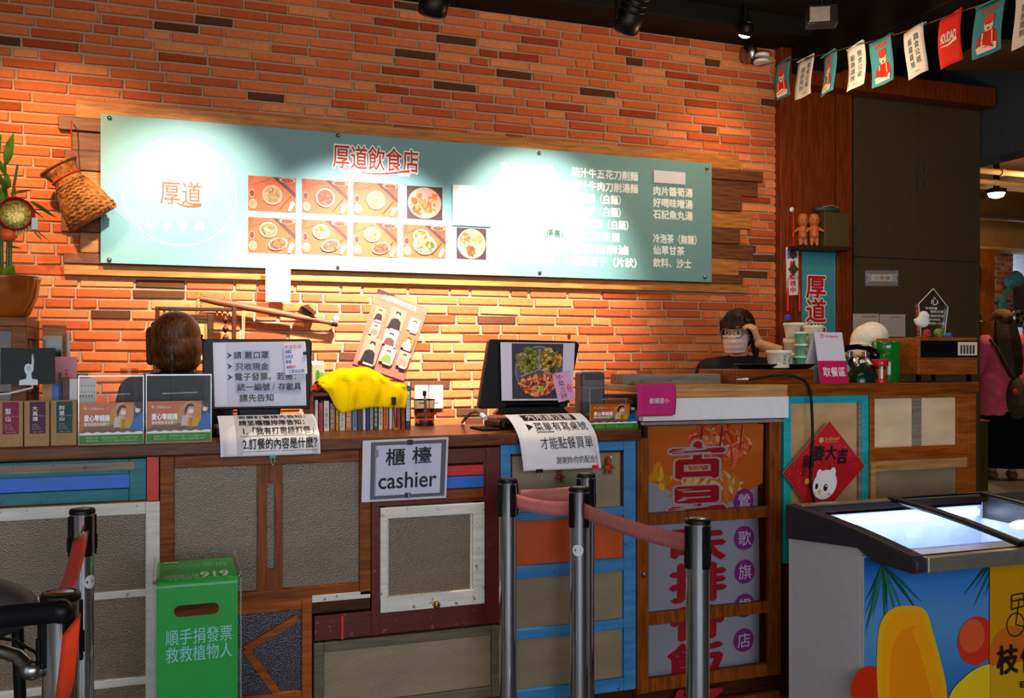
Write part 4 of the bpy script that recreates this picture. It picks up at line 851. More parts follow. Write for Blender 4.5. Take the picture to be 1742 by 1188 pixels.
# tea cartons
for nm, lb, cn, u0, u1 in (('梨山', 'kraft tea carton with a maroon label, cut by the picture edge', '#7c1438', -6, 39), ('大禹嶺', 'kraft tea carton with a dark purple label, between two others', '#46183c', 41, 84), ('阿里山', 'kraft tea carton with a dark green label beside the coin boxes', '#10403c', 86, 130)):
    D = 3.31; x0, x1 = X(u0, D), X(u1, D); Hh = P(40, 683, D).z-HT; W = x1-x0
    o = thing('tea_carton', lb, 'box', (x0, D, HT), 0, 'kraft tea cartons')
    MB().box((0, 0, 0), (W, .065, Hh)).build('carton', 'kraft', o, bevel=.0015)
    MB().box((0, .0, Hh), (W, .001, Hh+.0006)).box((.002, .03, Hh), (W-.002, .032, Hh+.0008)).build('lid_seam', 'paper_tan', o)
    q = Print(lambda x, y, h: (x, -h, y), .0003); q.rect(W*.22, Hh*.28, W*.85, Hh*.985, cn)
    q.vtext(nm, W*.33, Hh*.55, W*.54, Hh*(.86 if len(nm) == 2 else .9), '#d8d0d4', .02); q.text('Alishan tea', W*.58, Hh*.66, W*.82, Hh*.69, '#a898a0')
    for k in range(3): q.text('高山烏龍茶'[:5-k % 2], W*.32, Hh*(.47-k*.05), W*(.55+.06*k), Hh*(.5-k*.05), '#a898a0')
    q.text('淨重·一五〇克', W*.35, Hh*.305, W*.75, Hh*.335, '#b8a8b0'); q.build('label_band', 'ink', o)
# display case and what stands on it
cf, cb = 3.46, 3.79; xc1 = X(45, cf); xc0 = xc1-.42; zt = P(45, 540, cf).z
o = thing('display_case', 'dark wooden display case with glass front at the left end of the desk', 'display case', (xc0, cf, HT)); W, Hh, Dp = xc1-xc0, zt-HT, cb-cf
m = MB().box((0, 0, Hh-.03), (W, Dp, Hh)).box((0, 0, 0), (W, Dp, .02))
for x in (0, W-.045): m.box((x, 0, .02), (x+.045, .03, Hh-.03)).box((x, Dp-.03, .02), (x+.045, Dp, Hh-.03))
m.box((W-.02, .03, Hh-.07), (W-.001, Dp-.03, Hh-.0305)).box((.001, .003, Hh-.045), (W-.001, .02, Hh-.0305)).build('case_frame', 'wood_brown', o, bevel=.002)
MB().add([(.04, .014, .02), (W-.04, .014, .02), (W-.04, .014, Hh-.03), (.04, .014, Hh-.03)], [(0, 1, 2, 3)]).add([(W-.01, .03, .02), (W-.01, Dp-.03, .02), (W-.01, Dp-.03, Hh-.07), (W-.01, .03, Hh-.07)], [(0, 1, 2, 3)]).build('glass', 'case_glass', o)
MB().box((.01, Dp-.01, .02), (W-.01, Dp-.004, Hh-.03)).build('back_board', 'wood_dark', o)
MB().box((.01, .03, Hh*.45), (W-.05, Dp-.02, Hh*.45+.008)).build('shelf', 'wood_dark', o)
m = MB(); m.lathe([(.0, 0), (.045, .0), (.07, .05), (.075, .1), (.06, .13)], (W-.13, .12, Hh*.45+.009), 24); oo = m.build('straw_basket', 'wicker'); oo.location = (xc0, cf, HT); tag(oo, 'small round woven basket inside the display case', 'basket')
m = MB(); m.lathe([(.0, 0), (.04, .0), (.05, .06), (.03, .1), (.02, .13), (.026, .14)], (W-.12, .10, .0215), 20); oo = m.build('vase', 'cream_plastic'); oo.location = (xc0, cf, HT); tag(oo, 'pale vase on the lower floor of the display case', 'vase')
# planter
pb = Vector((X(-2, 3.56), 3.6, zt)); pt = P(0, 471, 3.6).z-zt
o = thing('potted_plant', 'lucky bamboo in a glossy brown bowl on top of the display case', 'plant', tuple(pb))
MB().lathe([(.0, 0), (.075, 0), (.09, .015), (.112, .07), (.123, pt-.01), (.126, pt), (.115, pt), (.10, pt-.03), (.0, pt-.035)], n=36).build('bowl', 'glaze_brown', o)
MB().lathe([(.0, pt-.03), (.11, pt-.028)], n=24).build('soil', 'wood_dark', o)
rn = random.Random(4)
def leaf(m, base, d, L, wd, droop):
    base = Vector(base); d = Vector(d).normalized(); side = d.cross(Vector((0, 0, 1))); side = (side if side.length > .05 else Vector((1, 0, 0))).normalized(); side = (side+Vector((0, 0, .5))).normalized()
    def fn(a, t):
        w = wd*sin(pi*min(1, t**.8*1.0))*(1-t*.15); return base+d*(L*t)+Vector((0, 0, -droop*t*t))+side*((a-.5)*w)+Vector((0, 0, .15*w*abs(a-.5)))
    m.grid(fn, 2, 8)
pl = lambda u, v, D=3.6: P(u, v, D)-pb
for pts in ([(12, 480), (14, 400), (10, 330), (8, 262)], [(4, 480), (2, 380), (-4, 300), (0, 240)], [(17, 478), (18, 420), (22, 330), (30, 280)]):
    m = MB(); m.tube([pl(*p) for p in pts], [.006, .0055, .005, .0035], 8); m.build('stalk', 'stalk', o)
for (u0, v0), (u1, v1), w in (((8, 283), (26, 229), .04), ((8, 300), (-6, 262), .035), ((10, 335), (-4, 285), .04), ((12, 322), (16, 298), .03), ((10, 355), (-2, 310), .03), ((12, 345), (4, 300), .035), ((50, 342), (97, 371), .026),
                               ((16, 330), (56, 322), .02), ((40, 345), (78, 374), .014), ((55, 390), (74, 413), .03), ((55, 388), (90, 415), .012), ((12, 420), (42, 424), .014), ((10, 478), (26, 452), .05), ((4, 470), (-14, 430), .04), ((-4, 300), (-20, 270), .04), ((0, 245), (-14, 215), .035), ((10, 450), (30, 420), .012)):
    m = MB(); a, b = pl(u0, v0), pl(u1, v1); b.y += rn.uniform(-.05, .03); d = b-a; leaf(m, a, d, d.length, w, .0); m.build('leaf_blade', 'leaf', o)
c = P(27, 366, 3.45)
o = thing('hanging_charm', 'round red charm with gold sequins hanging on the potted plant', 'ornament', tuple(c))
m = MB(); m.T = rotm('X', pi/2); m.lathe([(.0, -.012), (.05, -.012), (.058, 0), (.05, .012), (.0, .012)], n=32); m.build('disc', 'crimson', o)
m = MB(); m.T = rotm('X', pi/2); m.lathe([(.046, .012), (.044, .016), (.02, .02), (.0, .021)], n=30); m.build('sequins', 'gold', o)
m = MB(); m.box((.048, -.012, -.045), (.066, -.006, -.008)).build('paper_tag', 'paper', o)
m = MB()
for k in range(7): m.box((.0+k*.009, -.008, -.068+k*.004), (.006+k*.009, -.004, -.05+k*.004))
m.build('fringe', 'paper_tan', o)
MB().tube([(0, 0, .055), (-.012, .06, .12), (-.02, .12, .15)], .0015, 6).build('cord', 'red_string', o)
c = P(15, 399, 3.46); m = MB(); m.ell((0, 0, 0), (.027, .022, .024), 16, 10); oo = m.build('kumquat', 'orange_petal'); oo.location = c; tag(oo, 'orange kumquat ornament below the round red charm', 'ornament')
MB().tube([(0, 0, .022), (.004, .0, .03), (-.01, .05, .06)], .0015, 6).build('stem', 'stalk', oo)
m = MB(); leaf(m, (.002, -.004, .02), (.3, -.3, 1), .04, .018, .0); m.build('leaf_blade', 'leaf', oo)
# card with a pointing hand on a stand
D = 3.40; x0, x1 = X(1, D), X(94, D); z1, z0 = P(48, 592, D).z, P(48, 654, D).z
o = thing('hand_sign', 'black card with a white pointing hand in front of the display case', 'sign', ((x0+x1)/2, D, HT)); W = x1-x0; zz = z0-HT; Hh = z1-z0
MB().box((-W/2, 0, zz), (W/2, .002, zz+Hh)).build('card', 'black_matte', o)
MB().box((-W/2-.002, -.006, zz-.002), (W/2+.002, -.0055, zz+Hh+.002)).build('sleeve', 'acrylic', o)
q = Print(lambda x, y, h: (x, .0-h*.9, zz+Hh*y), .0005); q.l = 2; hw = '#d4dce8'
f = lambda px, py: ((px-180)/355*W, (740-py)/235)
q.poly([f(*p) for p in ((122, 745), (243, 745), (243, 712), (205, 705), (200, 670), (215, 650), (217, 580), (214, 550), (204, 548), (203, 600), (198, 615), (180, 605), (162, 615), (153, 640), (158, 660), (172, 680), (165, 705), (122, 715))], hw)
for a, b in (((178, 622), (186, 655)), ((168, 640), (198, 640)), ((190, 618), (196, 650))): q.line([f(*a), f((a[0]+b[0])/2-3, (a[1]+b[1])/2), f(*b)], .0015, '#303848')
q.poly([f(204, 558), f(207, 545), f(213, 550), f(213, 570), f(205, 570)], '#c8a0a8'); q.build('hand_print', 'ink', o)
m = MB(); m.tube([(.01, .004, zz+.03), (.012, .006, zz-.012), (-.06, -.005, zz-.03), (-.14, -.01, zz-.036), (-.15, .0, .004)], .004, 8).tube([(-.15, .0, .004), (.0, .03, .004)], .004, 8).build('wire_stand', 'white_metal', o)
# odds and ends between the display case and the coin boxes
def slab(name, label, cat, u0, v0, hp, u1, D, m='paper', th=.01, lean=0, printfn=None, mm='ink', **k):
    x0, z0, x1, z1 = prc(u0, v0, hp, u1, D)
    o = thing(name, label, cat, ((x0+x1)/2, D, z0), 0, **k); W, Hh = x1-x0, z1-z0
    mb = MB(); mb.T = rotm('X', -lean); mb.box((-W/2, 0, 0), (W/2, th, Hh)).build('body' if printfn else 'sheet', m, o)
    if printfn:
        q = Print(lambda x, y, h: tuple(rotm('X', -lean) @ Vector((-W/2+x*W, -h, y*Hh))), .0004); printfn(q); q.build('print', mm, o)
    o.rotation_euler = (0, 0, 0); return o
def down(o):     # stretch nothing: add a foot so the thing reaches the worktop
    return o
zfix = lambda v0, u, D: (HT-P(u, v0, D).z)
def stand_slab(name, label, cat, u0, v0, u1, D, m, th=.02, printfn=None, Z=HT, **k):
    z1 = P(u0, v0, D).z; x0, x1 = X(u0, D), X(u1, D)
    o = thing(name, label, cat, (x0, D, Z), 0, **k); W, Hh = x1-x0, z1-Z
    MB().box((0, 0, 0), (W, th, Hh)).build('body', m, o, bevel=.001)
    if printfn: q = Print(lambda x, y, h: (x*W, -h, y*Hh), .0004); printfn(q, W, Hh); q.build('print', 'ink', o)
    return o
stand_slab('wooden_plaque', 'tan wooden plaque behind the black tablet', 'plaque', 72, 553, 112, 3.76, 'wood_plank', .02)
stand_slab('tablet', 'upright black tablet with a red light beside the display case', 'tablet', 73, 571, 106, 3.71, 'black_gloss', .015, lambda q, W, H_: (q.frame(0, 0, 1, 1, .04, '#b8a890'), q.ell(.38, .86, .04, .012, '#ff2010')))
stand_slab('ring_binder', 'striped red and white binder behind the pink card', 'binder', 112, 567, 118, 3.74, 'paper', .03, lambda q, W, H_: (q.rect(.1, 0, .4, 1, '#c83040'), q.rect(.6, 0, .75, 1, '#3a8a5a')))
def pinkc(q, W, H_): q.rect(0, 0, 1, 1, '#d88ca0'); q.text('天', .45, .72, .62, .85, '#c03048', .02); q.text('吉', .45, .54, .6, .66, '#c03048', .02); q.line([(.5, .42), (.9, .36)], .02, '#402830')
stand_slab('pink_card', 'pink card with red writing behind the dark green tea carton', 'card', 92, 607, 131, 3.62, 'paper', .003, pinkc)
for lb, u0, v0, u1, D, m in (('pale paperback leaning behind the tea cartons', 72, 650, 90, 3.50, 'paper_tan'), ('blue paperback standing behind the dark green tea carton', 90, 655, 100, 3.49, 'blue_bright'), ('dark notebook standing beside the blue paperback', 99, 634, 104, 3.50, 'charcoal'), ('clear wrapped red packet standing before the pink card', 104, 642, 118, 3.52, 'maroon'), ('white paper pad standing beside the first coin box', 118, 645, 131, 3.50, 'paper')):
    stand_slab('booklet', lb, 'booklet', u0, v0, u1, D, m, .015, group='papers behind the tea cartons')
def grid_(q, W, H_):
    q.rect(0, 0, 1, 1, '#d4d0cc')
    for k in range(6): q.line([(.08+k*.16, .05), (.08+k*.16, .95)], .012, '#6a6870'); q.l -= 1
    for k in range(9): q.line([(.05, .08+k*.1), (.95, .08+k*.1)], .008, '#8a8890'); q.l -= 1
    for k in range(20): q.rect(.1+.16*(k % 5), .1+.2*(k//5), .18+.16*(k % 5), .13+.2*(k//5), '#3a3840'); q.l -= 1
stand_slab('order_slip', 'white ruled order slip behind the first coin box', 'paper', 132, 644, 164, 3.50, 'paper', .003, grid_)
b = PZ(220, 738, HT); o = thing('glass_tumbler', 'clear plastic tumbler standing behind the coin boxes', 'tumbler', (X(220, 3.60), 3.60, HT)); zz = P(220, 627, 3.6).z-HT
MB().lathe([(.026, 0), (.030, zz), (.0285, zz), (.025, .006)], n=28, caps=False).lathe([(.0, .0), (.026, .0), (.026, .006), (.0, .006)], n=28).build('wall', 'acrylic', o); MB().lathe([(.0303, zz-.02), (.0308, zz-.002), (.0303, zz)], n=28, caps=False).build('rim_band', 'case_glass', o)
p = P(292, 640, 3.44); o = thing('pen', 'black pen standing upright behind the coin box nearest the till', 'pen', (p.x, 3.44, HT)); zz = P(292, 603, 3.44).z-HT
MB().tube([(0, 0, .0), (.0, .0, .012), (.001, .001, zz-.02)], [.002, .0042, .0042], 10).build('barrel', 'black_plastic', o); MB().tube([(.001, .001, zz-.02), (.001, .001, zz)], .0048, 10).build('pen_cap', 'charcoal', o)
MB().lathe([(.025, 0), (.02, .01), (.008, .014)], n=20).build('pen_holder', 'black_plastic', o)

# ---- tills
def poly_at(pts, D): return [P(u, v, D) for u, v in pts]
D = 3.50
o = thing('till', 'black till monitor with rules notice and shopping list stuck on it', 'till', (X(440, D), D, HT), 0)
m = MB(); m.prism(poly_at([(344, 582), (350, 577), (527, 577), (531, 583), (527, 696), (346, 698)], D), (0, .03, 0)); m.build('monitor', 'black_plastic', o, world=True, bevel=.004)
m = MB(); m.prism([P(u, v, D+.03)+Vector((0, 0, 0)) for u, v in ((375, 595), (500, 595), (505, 690), (370, 690))], (0, .035, 0)); m.build('rear_housing', 'black_plastic', o, world=True, bevel=.01)
b0, b1 = P(380, 690, D+.03), P(500, 690, D+.03)
m = MB(); m.box((b0.x+.05, D+.02, HT+.02), (b1.x-.05, D+.06, b0.z+.03)); m.build('neck', 'black_plastic', o, world=True, bevel=.006)
m = MB(); m.box((X(362, D-.02), D-.05, HT), (X(515, D-.02), D+.16, HT+.035)); m.build('till_base', 'black_plastic', o, world=True, bevel=.012)
m = MB()
for k in range(12): m.box((X(372+k*11, D-.05), D-.053, HT+.012), (X(380+k*11, D-.05), D-.049, HT+.026))
m.build('port_row', 'grey_plastic', o, world=True)
def sheet(name, label, cat, pts, D, m, fn, mm='ink_gloss', th=.0012, group=None):
    """flat sheet through four picture corners (TL, TR, BR, BL) on the plane y = D; print coordinates 0..1"""
    tl, tr_, br_, bl = poly_at(pts, D); c = (tl+tr_+br_+bl)/4
    o = thing(name, label, cat, tuple(c), 0, group)
    at_ = lambda x, y, h: tuple(bl.lerp(br_, x).lerp(tl.lerp(tr_, x), y)+Vector((0, -h, 0))-c)
    mb = MB(); mb.prism([at_(0, 0, 0), at_(1, 0, 0), at_(1, 1, 0), at_(0, 1, 0)], (0, th, 0)); mb.build('sheet', m, o)
    if fn: q = Print(at_, .0004); fn(q); q.build('print', mm, o)
    return o
def rules(q):
    q.rect(.01, .012, .99, .985, '#b9bdd6'); q.rect(.012, .014, .135, .98, '#ccd0e4')
    k = lambda px, py: ((px-112)/(925-112), 1-(py-120)/(685-120))
    def ln(t, x0, y0, x1, y1, b=.02): a, c = k(x0, y1), k(x1, y0); q.text(t, a[0], a[1], c[0], c[1], INK, b)
    for y in (235, 330, 425):
        q.poly([k(228, y-28), k(276, y), k(228, y+28), k(244, y)], INK); q.l -= 1
    q.l += 1
    for a in ((366, 192, 604, 274), (292, 290, 606, 374), (300, 468, 882, 562)): c, d = k(a[0], a[3]), k(a[2], a[1]); q.rect(c[0], c[1], d[0], d[1], '#a2a6c4'); q.l -= 1
    q.l += 1
    ln('請', 288, 200, 356, 266); ln('戴口罩', 384, 200, 594, 266); ln('只收現金', 302, 300, 592, 366); ln('電子發票。若需：', 290, 388, 880, 458); ln('統一編號', 312, 480, 600, 548); ln('/', 622, 486, 642, 546, .0); ln('存載具', 674, 480, 880, 548); ln('請先告知', 328, 574, 632, 642)
sheet('rules_notice', 'white laminated notice with four bulleted lines of black characters on the till', 'notice', [(362, 583), (519, 581), (521, 690), (365, 693)], D-.004, 'paper', rules)
def memo(q):
    q.rect(0, 0, 1, 1, '#d0d0e6'); q.text('便當配菜', .02, .83, .8, .95, '#c03a40')
    for t, y, x1 in (('高麗菜', .68, .34), ('四季豆', .52, .4), ('青椒', .36, .3)): q.text(t, .04, y, x1, y+.12, '#3448b0', .02)
    q.text('滷蛋豆干', .05, .2, .5, .29, '#a03070', .04); q.text('三菜加主菜', .12, .05, .86, .16, '#3448b0', .02)
sheet('shopping_list', 'handwritten list in blue and red clipped over the rules notice', 'note', [(482, 585), (520, 583), (523, 636), (486, 638)], D-.009, 'paper', memo)
def clip(name, label, loc, m, w=.02, rz=0, rx=0, handle=True):
    o = thing(name, label, 'binder clip', tuple(loc), rz); T0 = rotm('X', rx)
    q = MB(); q.T = T0; q.prism([(-w/2, -.004, 0), (-w/2, .006, 0), (-w/2, .001, .014)], (w, 0, 0)).build('clip_body', m, o, bevel=.0006)
    q = MB(); q.T = T0; q.tube([(-w*.22, -.004, .0), (-w*.3, -.006, -.012), (-w*.2, -.0065, -.02), (0, -.0065, -.023), (w*.2, -.0065, -.02), (w*.3, -.006, -.012), (w*.22, -.004, .0)], .0009, 6).build('wire_handle', 'steel', o)
    return o
p = P(519, 601, D-.014); clip('binder_clip', 'small black binder clip holding the shopping list', p, 'black_plastic', .014, 0, -pi/2)
D2 = 3.48
o = thing('till', 'black wedge-shaped till monitor with a food photo stuck on it', 'till', (X(900, D2), D2, HT))
m = MB(); m.prism(poly_at([(832, 581), (836, 577), (981, 581), (986, 587), (966, 690), (961, 694), (818, 696), (815, 690)], D2), (0, .035, 0)); m.build('monitor', 'black_plastic', o, world=True, bevel=.004)
m = MB(); m.prism(poly_at([(852, 584), (979, 584), (969, 686), (858, 686)], D2-.02), (0, .022, 0)); m.build('customer_display', 'black_gloss', o, world=True, bevel=.004)
m = MB(); a, b, c_, d_ = poly_at([(862, 686), (950, 686), (972, 706), (842, 706)], D2); m.prism([a, b, c_, d_], (0, .05, 0)); m.build('neck', 'black_plastic', o, world=True, bevel=.006)
m = MB(); m.box((X(842, D2), D2-.07, HT), (X(975, D2), D2+.15, HT+.045)); m.build('till_base', 'black_plastic', o, world=True, bevel=.015)
p = P(968, 578, D2+.01); m = MB(); m.T = Matrix.Translation(p); m.lathe([(.007, 0), (.005, .008), (.008, .012), (.001, .03)], n=12); mm_ = m.build('push_pin', 'red_paint', o, world=True)
def tray3(q):
    q.rect(.005, .006, .995, .994, '#c6c4dc'); q.rect(.145, .03, .84, .985, '#3a384a'); W_ = 1; k = lambda px, py: ((px-600)/(1105-600), 1-(py-168)/(562-168))
    c = k(857, 360); q.ell(*c, .32, .43, '#8a88a0', 40); q.ell(*c, .31, .415, '#55505c', 40)
    a = k(782, 288); q.blobs(a[0], a[1], .17, .25, 220, ['#6a6a1c', '#8a8828', '#4a5214', '#a09a38', '#76801c'], .11); a = k(935, 295); q.blobs(a[0], a[1], .165, .25, 220, ['#b07a2c', '#c8963c', '#8a5a1c', '#d8aa50', '#5a6a1c'], .11); a = k(850, 452); q.blobs(a[0], a[1], .26, .21, 220, ['#b04018', '#c85a24', '#d8885a', '#8a2c10', '#e0a078', '#d87030'], .12)
    a = k(866, 478); q.blobs(a[0], a[1], .05, .05, 14, ['#7ab028', '#98c840'], .4)
    for pa, pb in (((860, 210), (857, 350)), ((857, 350), (725, 400)), ((857, 350), (1000, 400))): q.line([k(*pa), k(*pb)], .02, '#8a86a0')
    for t, x, y in (('青', 775, 300), ('江', 795, 330), ('黃', 920, 305), ('豆', 935, 335), ('芽', 940, 362), ('涼拌', 815, 450), ('豆皮', 875, 440)): a = k(x-10, y+14); b = k(x+30, y-14); q.text(t, a[0], a[1], b[0], b[1], '#14120e', .02)
sheet('dish_photo', 'laminated photo of a three-part dish tray stuck on the till', 'photo', [(851.5, 582.5), (978, 584), (974, 681), (853.5, 682)], D2-.0235, 'paper', tray3)
def pink(q): q.rect(0, 0, 1, 1, '#d498c4'); q.vtext('小菜三拼', .2, .06, .58, .96, '#30202c', .0); q.ell(.78, .4, .14, .14, '#d06a98'); q.text('50元', .68, .36, .9, .44, '#a02050')
sheet('pink_note', 'tilted pink paper note with black writing on the dish photo', 'note', [(939, 637), (968, 630.5), (979, 677), (950, 685)], D2-.028, 'pink_cloth', pink, 'ink')
o = thing('power_cable', 'grey plug cable curling beside the wedge-shaped till', 'cable', tuple(PZ(800, 716, HT)))
m = MB(); m.tube([PZ(786, 721, HT)+Vector((0, 0, .005)), PD(792, 712, 3.55), PD(802, 702, 3.5), PD(812, 700, 3.48), PD(819, 706, 3.46)], .006, 10).build('cord', 'grey_plastic', o, world=True)
m = MB(); m.tube([PD(819, 706, 3.46), PD(826, 712, 3.44)], .010, 10).build('plug', 'white_plastic', o, world=True)
m = MB(); m.box((X(818, 3.42), 3.40, HT), (X(848, 3.42), 3.56, HT+.008)); oo = m.build('till_mat', 'black_matte'); tag(oo, 'flat black mat under the wedge-shaped till', 'mat')

# ---- curled notices over the desk edge
def curled(name, label, path, x0, x1, shear, fn, m='paper', s1=None):
    """path: (y, z) from desk to hanging edge; print x in metres from x0, y = arc length measured down from the top (0..1)"""
    pts = [Vector((0, y, z)) for y, z in path]; dense = []
    for i in range(len(pts)-1):
        p0, p1, p2, p3 = pts[max(i-1, 0)], pts[i], pts[i+1], pts[min(i+2, len(pts)-1)]
        for k in range(8):
            t = k/8; dense.append(.5*((2*p1)+(p2-p0)*t+(2*p0-5*p1+4*p2-p3)*t*t+(3*p1-p0-3*p2+p3)*t**3))
    dense.append(pts[-1]); L = [0]
    for a, b in zip(dense, dense[1:]): L.append(L[-1]+(b-a).length)
    tot = L[-1]
    def at_(x, y, h):
        s = min(max(y, 0), 1)*tot
        i = max(j for j in range(len(L)-1) if L[j] <= s+1e-9); t = (s-L[i])/(L[i+1]-L[i]); d = (dense[i+1]-dense[i]).normalized(); n = Vector((0, d.z, -d.y))
        p = dense[i].lerp(dense[i+1], t)+n*h
        return Vector((x0+(x1-x0)*x+shear*s, p.y-.006*sin(pi*x)*y, p.z))
    o = thing(name, label, 'notice', (x0, path[-1][0], path[-1][1]))
    mb = MB(); mb.grid(lambda a, b: at_(a, b, 0), 10, 40).build('sheet', m, o, world=True, solid=.001)
    q = Print(at_, .0005); q.l = 2; fn(q); q.build('print', 'ink_gloss', o, world=True)
    return o
def rect_(q, x0, y0, x1, y1, c): q.rect(x0, y1, x1, y0, c, 24)
def tx(q, t, x0, ytop, x1, ybot, b=.02, c=INK): q.text(t, x0, ybot, x1, ytop, c, b)
zb1 = P(460, 775, 3.262).z
def n1(q):
    rect_(q, .0, 0, 1, 1, '#c4c6d8'); rect_(q, .16, .02, .98, .98, '#a9a9b4')
    tx(q, '若要訂餐請先告知：', .2, .05, .95, .2); tx(q, '請至櫃檯排隊告知：', .2, .26, .92, .43); tx(q, '1.「我有打電話訂餐」', .22, .48, .95, .65); q.line([(.2, .68), (.97, .68)], .008, INK); tx(q, '2.訂餐的內容是什麼？', .22, .72, .97, .9); q.line([(.2, .93), (.97, .93)], .008, INK)
curled('curled_notice', 'curled grey notice about phone orders below the first till', [(3.405, HT+.078), (3.36, HT+.066), (3.31, HT+.042), (3.272, HT+.008), (3.262, HT-.025), (3.260, zb1)], X(372, 3.30), X(540, 3.30), .02, n1)
clip('binder_clip', 'turquoise binder clip on the lower edge of the curled grey notice', Vector((X(464, 3.255), 3.257, zb1-.008)), 'teal_bright', .022)
zb2 = P(950, 799, 3.25).z
def n2(q):
    rect_(q, 0, 0, 1, 1, '#cfcfe0'); rect_(q, .17, .04, .86, .22, '#1c1c22'); q.text('內用請注意', .22, .21, .82, .05, '#e4e4ee', .0)
    q.poly([(.16, .29), (.235, .35), (.16, .42)][::-1], INK); tx(q, '菜單有寫桌號', .25, .26, .93, .44, .0); q.line([(.25, .455), (.47, .455)], .012, INK); tx(q, '才能點餐買單', .25, .53, .93, .71, .0); tx(q, '謝謝妳/你的配合！', .42, .81, .95, .92, .0)
curled('curled_notice', 'curled white notice with a black heading hanging below the wedge-shaped till', [(3.375, HT+.062), (3.335, HT+.048), (3.295, HT+.022), (3.262, HT-.015), (3.252, HT-.06), (3.248, zb2)], X(869, 3.30), X(1000, 3.30), .12, n2)
clip('binder_clip', 'black binder clip on the lower edge of the white curled notice', Vector((X(918, 3.242), 3.243, P(918, 802, 3.243).z-.006)), 'black_plastic', .028)
clip('binder_clip', 'red binder clip at the lower right corner of the white curled notice', Vector((X(1013, 3.242), 3.243, P(1013, 795, 3.243).z-.006)), 'red_gloss', .026)
def cash(q):
    q.rect(.005, .01, .995, .99, '#bcbed6'); q.rect(.0, .0, .09, 1, '#c8cae0'); x0, x1 = .095, .975; q.frame(x0, .035, x1, .965, .05, '#54545e'); q.frame(x0+.055, .085, x1-.05, .915, .006, '#4a4a56')
    q.text('櫃', .265, .57, .49, .86, INK, .015); q.text('檯', .575, .58, .80, .87, INK, .015); q.text('cashier', .19, .2, .87, .46, INK, .012)
    q.rect(.51, .9, .575, .985, '#26262c'); q.rect(.5, .035, .565, .12, '#26262c'); q.line([(.54, .12), (.56, .0)], .012, '#a8a8b8'); q.line([(.2, .615), (.88, .605)], .004, '#9a9cb4'); q.rect(.15, .72, .18, .85, '#8a7a86')
sheet('cashier_sign', 'white framed paper sign reading cashier hanging on the counter front', 'sign', [(617, 750), (763, 744), (759, 847), (615, 855)], 3.268, 'paper', cash, 'ink')
# bear charms stuck on the blue door
def bear(label, u, v, s, body, hat):
    p = P(u, v, 3.305); o = thing('bear_charm', label, 'charm', tuple(p), 0, 'bear charms on the blue door')
    MB().ell((0, -.008, -.012*s), (.013*s, .009*s, .016*s), 14, 10).build('torso', body, o); MB().ell((0, -.010, .012*s), (.012*s, .010*s, .011*s), 14, 10).ell((-.009*s, -.009, .021*s), .004*s, 8, 6).ell((.009*s, -.009, .021*s), .004*s, 8, 6).ell((0, -.019*s, .009*s), .004*s, 8, 6).build('bear_head', 'wicker', o)
    for k in (-1, 1):
        MB().cap((.01*k*s, -.010, -.002*s), (.019*k*s, -.012, -.012*s), .005*s, .0045*s, 10).build('arm', 'wicker', o); MB().cap((.007*k*s, -.010, -.024*s), (.011*k*s, -.013, -.031*s), .006*s, .006*s, 10).build('leg', 'wicker', o)
    if hat: MB().lathe([(.012*s, .019*s), (.0095*s, .024*s), (.001, .036*s)], (0, -.009, 0), 14).build('hat', 'red_paint', o); MB().ell((.012*s, -.009, .03*s), .0045*s, 8, 6).build('bobble', 'paper', o)
bear('small bear charm in a red santa hat beside the white curled notice', 1033, 791, 1.0, 'red_paint', True)
bear('small dark red bear charm below the white curled notice', 951, 808, .85, 'maroon', False)

# ---- bookshelf, cloths and pen cup at the back of the desk
SD = 3.60; sx0, sx1 = X(527, SD), X(689, SD); sz = P(545, 668, SD).z
o = thing('desk_shelf', 'low dark wooden shelf full of books at the back of the cash desk', 'shelf', (sx0, SD, HT)); W, Hh = sx1-sx0, sz-HT
MB().box((0, 0, Hh-.014), (W, .17, Hh)).build('top_board', 'wood_brown', o, bevel=.002); MB().box((0, 0, 0), (.014, .17, Hh-.014)).build('side_board', 'wood_brown', o); MB().box((W-.014, 0, 0), (W, .17, Hh-.014)).build('side_board', 'wood_brown', o); MB().box((0, .165, 0), (W, .17, Hh-.014)).build('back_board', 'wood_dark', o)
x = sx0+.02; rn = random.Random(21)
bc = [('#c8c4c0', 'white'), ('#b8281c', 'red'), ('#d8d4cc', 'pale'), ('#8c5a3a', 'brown'), ('#d0a428', 'mustard'), ('#e0dcd0', 'cream'), ('#c8742c', 'orange'), ('#6a8ca8', 'grey-blue'), ('#5a3424', 'dark brown'), ('#d8d8dc', 'white'), ('#1c3c94', 'blue'), ('#b0a890', 'beige'), ('#30343c', 'black'), ('#d8c8a8', 'cream'), ('#d86a1c', 'orange'), ('#e4e4e4', 'white')]
prev = 'the left side of the desk shelf'
i = 0
